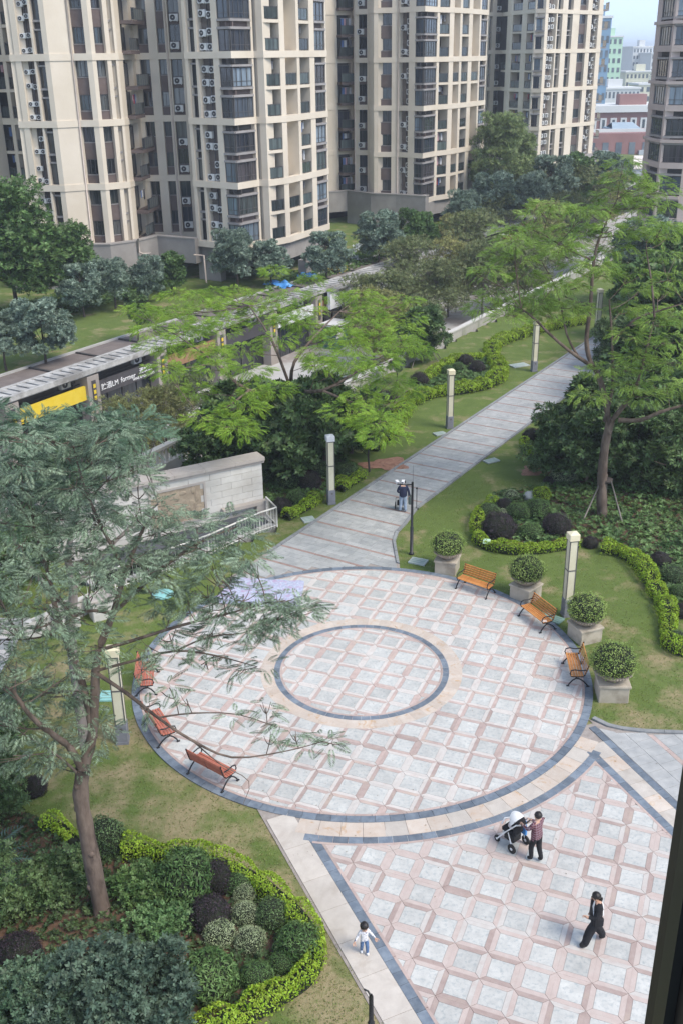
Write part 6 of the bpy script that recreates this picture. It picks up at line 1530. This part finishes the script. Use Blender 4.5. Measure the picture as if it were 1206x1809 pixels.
# ------------------------------------------------------------------ planters with clipped shrubs
m_ped = mat('pedestal_stone', (.37,.325,.255), (.47,.415,.335), 2, .85, .15, 14, c3=(.25,.21,.16), scale3=1.6, t3=(.5,.7)); m_bowl = mat('bowl_stone', (.27,.225,.18), (.36,.30,.25), 3, .85, .3, 20)
for px, py, lab, s_ in ((789,1006,'round clipped bush in a stone bowl, farthest planter by the camera pole',.97), (927,1054,'round clipped bush in a stone bowl between the two far benches',1.0), (1031,1126,'round clipped bush in a stone bowl beside the lamp column',1.0), (1078,1226,'round clipped bush in a stone bowl nearest the camera, lowest planter',1.08)):
    p = G(px, py); v = p-PC; e = empty('planter', p, math.atan2(v.y, v.x)+R(8), lab, 'planter', 'stone bowl planters round the plaza'); e.scale = (s_, s_, s_)
    b = MB(); b.bbox(-.46,.46,-.46,.46,-.05,.52,.02); b.build('pedestal', m_ped, e)
    b = MB(); b.bbox(-.50,.50,-.50,.50,.522,.60,.02); b.build('pedestal_cap', m_ped, e)
    b = MB(); b.lathe([(.28,.60),(.30,.66),(.44,.74),(.57,.86),(.60,.93),(.585,.95),(.54,.95),(.5,.9)], 28); o = b.build('bowl', m_bowl, e)
    b = MB(); 
    for k in range(40): a = 2*math.pi*k/40; b.tube([(.60*math.cos(a), .60*math.sin(a), .895), (.60*math.cos(a+.12), .60*math.sin(a+.12), .955)], .03, 5)
    setp(b.build('rope_rim', m_bowl, o), kind='stuff')
    o = link('bush', BALL['pot'], e, (0, 0, .98), (0, 0, random.uniform(0, 6))); o.scale = (.73, .73, .58)
# ------------------------------------------------------------------ grass blades near the paving and across the near lawn
def on_grass(x, y):
    d = math.hypot(x-PC.x, y-PC.y)
    if d < RO+.03: return False
    s, t = st_of((x, y))
    if s > 31 and tR(s)-.02 < t < TL+.02: return False
    if y < 29 and (x-apL[0])*nL.x+(y-apL[1])*nL.y > -.8 and x < 8 and y < PC.y-7.5: return False
    if x > 4 and y < 27.3 and (x-apL[0])*nL.x+(y-apL[1])*nL.y > -.8: return False
    if x > 7.5 and y < 28.3 and (y < 27.05 or x < 9.6 and y < 28.3-(x-8)*.55 ): return False
    return t < T_WALL-.3 and not inside((x, y), PIT)
pts = []
while len(pts) < 60000:
    y = 13+36*random.random()**1.6; hw = .36*math.hypot(y, 20)+1; x = random.uniform(-hw, hw)
    if on_grass(x, y): pts.append((x, y, -.03))
pos = np.array(pts); n = len(pos)
gt = np.array([(-.012,-.02,0),(.012,-.02,0),(.02,.0,.05),(.0,.03,.062),(-.02,.01,0),(.0,.02,0),(-.035,.02,.05),(-.05,.0,.055)]); gf = np.array([(0,1,2,3),(4,5,6,7)])
V_, F_ = instance_arrays(gt, gf, pos, rot_mats(RNG.uniform(0, 6.28, n), RNG.normal(0, .9, n), RNG.normal(0, .9, n)), RNG.uniform(.35, .75, n))
setp(link('grass', mesh_np('grass', V_, F_, [leafmat('grass_blade', (.10,.13,.036), (.19,.20,.075), .6, .3, .3, k=1.7)])), kind='stuff')
# fallen leaves and specks on the paving
pts = []
for k in range(420):
    a = random.uniform(0, 6.28); r_ = 9*math.sqrt(random.random()); pts.append((PC.x+r_*math.cos(a)+random.uniform(-1, 5)*(random.random() < .4), PC.y-3+r_*math.sin(a), .012))
pos = np.array(pts); n = len(pos)
V_, F_ = instance_arrays(LEAF[0], LEAF[1], pos, rot_mats(RNG.uniform(0, 6.28, n), RNG.normal(0, .1, n), RNG.normal(0, .1, n)), .05*RNG.uniform(.4, 1.2, n))
setp(link('fallen_leaves', mesh_np('fallen_leaves', V_, F_, [mat('leaf_litter', (.10,.075,.04), (.22,.17,.09), 3, .9)])), kind='stuff')
# ------------------------------------------------------------------ people
m_skin = mat('skin', (.50,.30,.21), (.56,.35,.25), 6, .55); m_hair = mat('hair_black', (.010,.008,.008), (.022,.018,.016), 20, .4, .3, 60)
m_blk = mat('cloth_black', (.010,.010,.012), (.020,.020,.023), 5, .9, .3, 30); m_navy = mat('cloth_navy', (.014,.018,.045), (.026,.032,.070), 5, .85, .3, 30)
m_jean = mat('denim_light', (.26,.33,.44), (.36,.43,.53), 6, .85, .3, 30); m_jeanb = mat('denim_blue', (.07,.13,.26), (.13,.21,.36), 8, .85, .3, 30)
m_shoe = mat('shoe_dark', (.02,.02,.02), None, rough=.6); m_shoew = mat('shoe_white', (.70,.70,.70), None, rough=.6); m_strap = mat('strap_white', (.66,.66,.65), None, rough=.6)
m_kidtop = mat('knit_white_pattern', (.66,.65,.66), (.72,.71,.72), 6, .8, c3=(.12,.13,.20), scale3=22, t3=(.55,.62))
def plaid():
    m = mat('cloth_plaid', (.10,.035,.045), (.14,.05,.06), 5, .85); n = m.node_tree; N = n.nodes; L = n.links; p = N['Principled BSDF']
    src = p.inputs['Base Color'].links[0].from_socket; tc = N.new('ShaderNodeTexCoord'); acc = src
    for ax in ('X', 'Z'):
        w_ = N.new('ShaderNodeTexWave'); w_.bands_direction = ax; w_.inputs['Scale'].default_value = 4.2; L.new(tc.outputs['Object'], w_.inputs[0])
        mr = N.new('ShaderNodeMapRange'); mr.inputs['From Min'].default_value = .86; mr.inputs['From Max'].default_value = .97; L.new(w_.outputs['Fac'], mr.inputs[0])
        x = N.new('ShaderNodeMix'); x.data_type = 'RGBA'; L.new(mr.outputs[0], x.inputs['Factor']); L.new(acc, x.inputs[6]); x.inputs[7].default_value = (.30,.22,.25,1); acc = x.outputs[2]
    L.new(acc, p.inputs['Base Color']); return m
m_plaid = plaid()
def person(label, loc, rz, sc, J, rad, cloth, hair_len=0, extra=None):
    """J: joints in local metres (x right, y forward, z up); built as one skinned, subdivided body"""
    order = ['pelvis','spine','chest','neck','head','crown','lsh','lel','lwr','lpalm','rsh','rel','rwr','rpalm','lhip','lkn','lan','ltoe','rhip','rkn','ran','rtoe']
    par = dict(spine='pelvis',chest='spine',neck='chest',head='neck',crown='head',lsh='chest',lel='lsh',lwr='lel',lpalm='lwr',rsh='chest',rel='rsh',rwr='rel',rpalm='rwr',lhip='pelvis',lkn='lhip',lan='lkn',ltoe='lan',rhip='pelvis',rkn='rhip',ran='rkn',rtoe='ran')
    V = [Vector(J[k]) for k in order]; idx = {k: i for i, k in enumerate(order)}; E = [(idx[par[k]], idx[k]) for k in order if k in par]; Rr = [rad[k] for k in order]
    seg = [(idx[par[k]], idx[k], k) for k in order if k in par]
    for s_ in 'lr':     # five fingers, unequal and bent
        w0, p0 = Vector(J[s_+'wr']), Vector(J[s_+'palm']); d = (p0-w0).normalized(); sd = d.cross(Vector((0, 1, .2))).normalized(); bn = sd.cross(d)
        for q, l in enumerate((.058, .068, .072, .066, .052)):
            o_ = sd*((q-2)*.017) if q else sd*-.030
            a_ = p0+o_*.8; c_ = a_+(d*.55+(sd*-.5 if q == 0 else Vector()))*l+bn*.012; e_ = c_+d*l*.45+bn*.02
            i0 = len(V); V += [a_, c_, e_]; Rr += [.0095, .009, .0075]; E += [(idx[s_+'palm'], i0), (i0, i0+1), (i0+1, i0+2)]; seg += [(idx[s_+'palm'], i0+2, s_+'finger')]
    me = bpy.data.meshes.new('person'); me.from_pydata(V, E, []); o = bpy.data.objects.new('person', me); COL.objects.link(o)
    md = o.modifiers.new('skin', 'SKIN'); md.use_smooth_shade = True
    sv = me.skin_vertices[0].data
    for i, r_ in enumerate(Rr): sv[i].radius = r_ if hasattr(r_, '__len__') else (r_, r_)
    sv[0].use_root = True
    o.modifiers.new('sub', 'SUBSURF').levels = 1
    dg = bpy.context.evaluated_depsgraph_get(); m2 = bpy.data.meshes.new_from_object(o.evaluated_get(dg)); bpy.data.objects.remove(o); m2.name = 'person'
    mats = list(dict.fromkeys(cloth.values()))
    m2.materials.clear()
    for x in mats: m2.materials.append(x)
    reg = dict(spine='torso',chest='torso',neck='skin',head='skin',crown='skin',lsh='torso',rsh='torso',lel='sleeve',rel='sleeve',lwr='fore',rwr='fore',lpalm='skin',rpalm='skin',lfinger='skin',rfinger='skin',lhip='legs',rhip='legs',lkn='legs',rkn='legs',lan='legs',ran='legs',ltoe='shoe',rtoe='shoe')
    for f in m2.polygons:
        c = f.center; best = None
        for a, b_, k in seg:
            A, B = V[a], V[b_]; t = max(0, min(1, (c-A).dot(B-A)/max(1e-9, (B-A).length_squared))); d = (c-(A+(B-A)*t)).length-(.03 if k in ('spine', 'chest') else 0)
            if best is None or d < best[0]: best = (d, k)
        r_ = reg[best[1]]
        if r_ == 'torso' and c.z < J['hem']: r_ = 'legs'
        if r_ == 'legs' and c.z > J['hem']: r_ = 'torso'
        f.material_index = mats.index(cloth[r_]); f.use_smooth = True
    e = link('person', m2, None, loc, (0, 0, rz), (sc, sc, sc)); setp(e, label, 'person')
    hd, cr = Vector(J['head']), Vector(J['crown']); fw = Vector((0, 1, 0)); hr = rad['crown'] if not hasattr(rad['crown'], '__len__') else rad['crown'][0]
    mid = hd*.45+cr*.55
    b = MB(); up = (cr-hd).normalized()
    b.ell((mid.x, mid.y-hr*.28, mid.z+hr*.32), (hr*1.16, hr*1.18, hr*1.12), 14, 9, 0, None, .03)
    if hair_len:
        b.tube([mid+Vector((0,-hr*.9,hr*.2)), mid+Vector((0,-hr*1.45,-hr*.8)), mid+Vector((0,-hr*1.25,-hair_len)), mid+Vector((0,-hr*.9,-hair_len*1.45))], [hr*.75, hr*.7, hr*.5, hr*.15], 8)
    b.build('hair', m_hair, e)
    for s_ in (-1, 1):
        b = MB(); b.ell((mid.x+s_*hr*.36, mid.y+hr*.93, mid.z-hr*.12), (hr*.13, hr*.08, hr*.09), 8, 6); b.build('eye', m_hair, e)
        b = MB(); b.ell((mid.x+s_*hr*1.0, mid.y-hr*.02, mid.z-hr*.22), (hr*.13, hr*.22, hr*.3), 8, 6); b.build('ear', m_skin, e)
    b = MB(); b.ell((mid.x, mid.y+hr*1.03, mid.z-hr*.38), (hr*.13, hr*.2, hr*.24), 8, 6); b.build('nose', m_skin, e)
    b = MB(); b.ell((mid.x, mid.y+hr*.93, mid.z-hr*.75), (hr*.28, hr*.07, hr*.07), 8, 6); b.build('mouth', mat('lips', (.36,.14,.12), None), e)
    if extra: extra(e)
    return e
def rads(k=1.0, leg=1.0, torso=1.0):
    return dict(pelvis=(.155*k*torso,.115*k*torso), spine=(.145*k*torso,.11*k*torso), chest=(.165*k*torso,.115*k*torso), neck=.055*k, head=.088*k, crown=.092*k, lsh=.075*k, rsh=.075*k, lel=.056*k, rel=.056*k, lwr=.038*k, rwr=.038*k, lpalm=(.042*k,.022*k), rpalm=(.042*k,.022*k), lhip=.10*k*leg, rhip=.10*k*leg, lkn=.078*k*leg, rkn=.078*k*leg, lan=.060*k*leg, ran=.060*k*leg, ltoe=.042*k, rtoe=.042*k)
base = dict(pelvis=(0,0,.86), spine=(0,.01,1.05), chest=(0,0,1.24), neck=(0,.01,1.40), head=(0,.03,1.47), crown=(0,.035,1.55), lsh=(-.17,0,1.31), rsh=(.17,0,1.31), lel=(-.23,-.04,1.05), rel=(.23,-.04,1.05), lwr=(-.22,.08,.84), rwr=(.22,.08,.84), lpalm=(-.21,.11,.77), rpalm=(.21,.11,.77),
  lhip=(-.09,0,.80), rhip=(.09,0,.80), lkn=(-.10,.03,.45), rkn=(.10,.03,.45), lan=(-.10,0,.09), ran=(.10,0,.09), ltoe=(-.11,.14,.045), rtoe=(.11,.14,.045), hem=.83)
# woman in black striding to the left
J = dict(base); J.update(lkn=(-.09,.17,.46), lan=(-.09,.24,.10), ltoe=(-.09,.38,.05), rkn=(.09,-.10,.44), ran=(.09,-.30,.12), rtoe=(.09,-.18,.05), lel=(-.24,.06,1.06), lwr=(-.16,.26,1.02), lpalm=(-.12,.32,1.04), rel=(.24,-.10,1.05), rwr=(.23,.02,.84), rpalm=(.22,.05,.77), head=(0,.06,1.46), crown=(0,.075,1.54), hem=.72)
def strap(e):
    b = MB(); b.tube([(.13,-.10,1.36),(.05,.02,1.43),(-.08,.13,1.28),(-.16,.12,1.05)], [.022]*4, 6); b.tube([(.13,-.10,1.36),(.02,-.16,1.2),(-.15,-.12,1.02)], [.02]*3, 6); b.build('bag_strap', m_strap, e)
    b = MB(); b.bbox(-.05,.05,-.12,.12,.80,1.02,.02, 0, Matrix.Translation((-.23,.02,.02))); b.build('shoulder_bag', m_blk, e)
person('woman in loose black clothes with dark ponytail walking left across the tiles', G(1046,1666), R(97), 1.0, J, {**rads(1, 1.3, 1.22), 'lkn': .125, 'rkn': .125, 'lan': .105, 'ran': .105, 'lel': .075, 'rel': .075, 'lsh': .095, 'rsh': .095}, dict(torso=m_blk, sleeve=m_blk, fore=m_blk, legs=m_blk, shoe=m_shoe, skin=m_skin), .26, strap)
# woman in plaid shirt pushing a stroller
J = dict(base); J.update(lel=(-.24,.12,1.10), lwr=(-.17,.34,1.06), lpalm=(-.15,.41,1.05), rel=(.24,.12,1.10), rwr=(.17,.34,1.06), rpalm=(.15,.41,1.05), lkn=(-.09,.10,.45), lan=(-.09,.06,.09), ltoe=(-.10,.19,.045), rkn=(.09,-.02,.45), ran=(.09,-.14,.10), rtoe=(.10,-.02,.045), hem=.80)
hd_ = R(38)
pp = G(944,1520)
person('person in dark red plaid shirt and black trousers pushing a stroller', pp, hd_, 1.0, J, rads(1, 1.0, 1.08), dict(torso=m_plaid, sleeve=m_plaid, fore=m_plaid, legs=m_blk, shoe=m_shoe, skin=m_skin), 0)
# toddler
J = {k: (tuple(x*.56 if i != 2 else x*.56 for i, x in enumerate(v)) if isinstance(v, tuple) else v*.56) for k, v in base.items()}
J.update(lel=(-.18,.02,.60), lwr=(-.25,.06,.50), lpalm=(-.27,.075,.46), rel=(.18,.02,.60), rwr=(.25,.06,.52), rpalm=(.27,.075,.48), head=(0,.03,.84), crown=(0,.035,.90), neck=(0,.01,.77), lan=(-.06,.06,.06), ltoe=(-.065,.13,.035), ran=(.06,-.06,.06), rtoe=(.065,.02,.035), lkn=(-.06,.06,.26), rkn=(.06,0,.26), hem=.44)
kr = rads(.62, 1.0, 1.05); kr['head'] = .088; kr['crown'] = .092; kr['lpalm'] = kr['rpalm'] = (.026,.016)
person('toddler in patterned white top and blue jeans standing on the marble border', G(643,1684), R(195), 1.0, J, kr, dict(torso=m_kidtop, sleeve=m_kidtop, fore=m_kidtop, legs=m_jeanb, shoe=m_shoew, skin=m_skin), 0)
# man in navy jacket
J = dict(base); J.update(lel=(-.27,-.02,1.06), lwr=(-.20,.16,.92), lpalm=(-.17,.21,.90), rel=(.27,-.02,1.06), rwr=(.27,.05,.84), rpalm=(.26,.07,.77), head=(0,.10,1.45), crown=(0,.13,1.52), neck=(0,.05,1.39), lan=(-.13,.02,.09), ltoe=(-.15,.15,.045), ran=(.13,-.03,.09), rtoe=(.15,.1,.045), hem=.84)
pm = G(711,904)
person('person in navy jacket and pale jeans seen from behind on the long path', pm, R(-8), 1.0, J, rads(1.05, 1.08, 1.22), dict(torso=m_navy, sleeve=m_navy, fore=m_navy, legs=m_jean, shoe=m_shoew, skin=m_skin), 0)
e = empty('shoulder_bag', pm+Vector((.36,.1,0)), 0, 'grey green bag hanging at the right side of the navy jacket person', 'bag')
b = MB(); b.bbox(-.10,.10,-.14,.14,.38,.78,.03); b.build('bag_body', mat('bag_greygreen', (.07,.09,.085), (.11,.13,.12), 5, .8), e)
b = MB(); b.tube([(0,-.1,.76),(-.08,-.06,1.1),(-.18,0,1.36),(-.08,.06,1.1),(0,.1,.76)], .015, 5); b.build('strap', m_blk, e)
e = empty('folding_cart', pm+Vector((-.12,.34,0)), R(-8), 'small dark wheeled cart in front of the navy jacket person', 'cart')
for sx in (-.22, .22):
    b = MB(); b.lathe([(.17,-.02),(.19,0),(.17,.02),(.12,.015),(.12,-.015)], 16, 0, Matrix.Translation((sx,0,.19)) @ Matrix.Rotation(R(90),4,'Y')); b.build('wheel', m_shoe, e)
b = MB(); b.tube([(-.2,-.05,.6),(-.2,0,.19),(.2,0,.19),(.2,-.05,.6),(-.2,-.05,.6)], .015, 5); b.build('frame', m_rail, e); b = MB(); b.bbox(-.15,.15,-.02,.16,.2,.42,.02); b.build('cart_bag', m_blk, e)
e = empty('stand', G(735,899), 0, 'thin black stand on the path beside the navy jacket person', 'stand')
b = MB(); b.tube([(0,0,0),(0,0,1.05)], .018, 6); b.build('rod', m_shoe, e); b = MB(); b.lathe([(.11,0),(.10,.04),(.03,.06)], 12); b.build('foot', m_shoe, e); b = MB(); b.ell((0,0,1.08), (.05,.05,.05), 10, 6); b.build('head', m_shoe, e)
# stroller
fwd = Vector((-math.sin(hd_), math.cos(hd_), 0)); ps = pp+fwd*.80
e = empty('stroller', ps, hd_, 'white and black stroller with hood pushed by the person in plaid', 'stroller')
m_sw = mat('stroller_white', (.68,.68,.67), (.74,.74,.73), 4, .5); m_blue = mat('bag_blue', (.05,.20,.48), (.08,.27,.58), 5, .6)
for i, (x, y, r_) in enumerate(((-.28,-.20,.14), (.28,-.20,.14), (-.24,.38,.10), (.24,.38,.10))):
    M_ = Matrix.Translation((x,y,r_)) @ Matrix.Rotation(R(90),4,'Y')
    b = MB(); b.lathe([(r_*.78,-.025),(r_,-.018),(r_,.018),(r_*.78,.025)], 16, 0, M_); o = b.build('wheel', m_shoe, e); b = MB(); b.lathe([(.02,-.03),(r_*.77,-.012),(r_*.77,.012),(.02,.03)], 16, 0, M_); b.build('rim', m_sw, o)
for sx in (-1, 1):
    b = MB(); b.tube([(sx*.26,.36,.12),(sx*.24,.1,.5),(sx*.23,-.25,.95),(sx*.2,-.40,1.04)], .02, 6); b.tube([(sx*.27,-.2,.15),(sx*.24,.0,.55)], .018, 6); b.build('side_frame', m_sw, e)
b = MB(); b.tube([(-.2,-.40,1.04),(0,-.43,1.05),(.2,-.40,1.04)], .024, 6); b.build('handle', m_shoe, e)
b = MB(); b.bbox(-.19,.19,-.12,.30,.46,.56,.03); b.bbox(-.19,.19,-.18,-.10,.5,1.0,.03); b.build('seat', m_blk, e)
b = MB(); b.tube([(-.2,.28,.66),(0,.36,.68),(.2,.28,.66)], .025, 6); b.build('bumper_bar', m_sw, e)
def hood(a0, a1, m_, nm):
    b = MB(); V = []; n1, n2 = 6, 10
    for i in range(n1+1):
        a = R(a0+(a1-a0)*i/n1)
        for k in range(n2+1): t = math.pi*k/n2; V.append((.23*math.cos(t), -.06+.30*math.sin(t)*math.cos(a), .80+.34*math.sin(t)*math.sin(a)+.0))
    b.add(V, [(i*(n2+1)+k, i*(n2+1)+k+1, (i+1)*(n2+1)+k+1, (i+1)*(n2+1)+k) for i in range(n1) for k in range(n2)], 0, None, True); b.build(nm, m_, e)
hood(165, 125, m_blk, 'hood_back'); hood(125, 60, m_sw, 'hood_front')
b = MB(); b.bbox(-.17,.17,-.14,.22,.22,.42,.03); b.build('basket', m_shoe, e)
o = empty('bag', ps+Vector((math.cos(hd_)*.26, math.sin(hd_)*.26, 0))-fwd*.12, hd_, 'bright blue bag hanging on the stroller', 'bag')
b = MB(); b.bbox(-.04,.04,-.11,.11,.34,.58,.02); b.build('bag_body', m_blue, o); b = MB(); b.tube([(0,-.1,.61),(0,-.06,.80),(0,.06,.80),(0,.1,.61)], .012, 5); b.build('bag_handle', m_blue, o)
b = MB(); b.ell((0,.06,.62), (.12,.13,.10), 10, 8); b.ell((0,-.02,.78), (.085,.09,.09), 10, 8); o = b.build('blanket', mat('blanket_pale', (.62,.55,.54), (.70,.62,.60), 6, .8), None, ps, (0, 0, hd_)); setp(o, 'pale blanket bundle lying in the stroller seat', 'blanket')
# ------------------------------------------------------------------ haze over the town
hz = MB(); hz.box(-3100, 3100, -320, 3100, -5.6, 41)
HZ = bpy.data.materials.new('haze_air'); HZ.use_nodes = True; n = HZ.node_tree; n.nodes.remove(n.nodes['Principled BSDF'])
pv = n.nodes.new('ShaderNodeVolumePrincipled'); pv.inputs['Color'].default_value = (.86, .92, 1.0, 1); pv.inputs['Density'].default_value = HAZE; pv.inputs['Anisotropy'].default_value = .2
n.links.new(pv.outputs[0], n.nodes['Material Output'].inputs['Volume'])
if HAZE > 0: setp(hz.build('haze', HZ), kind='stuff')
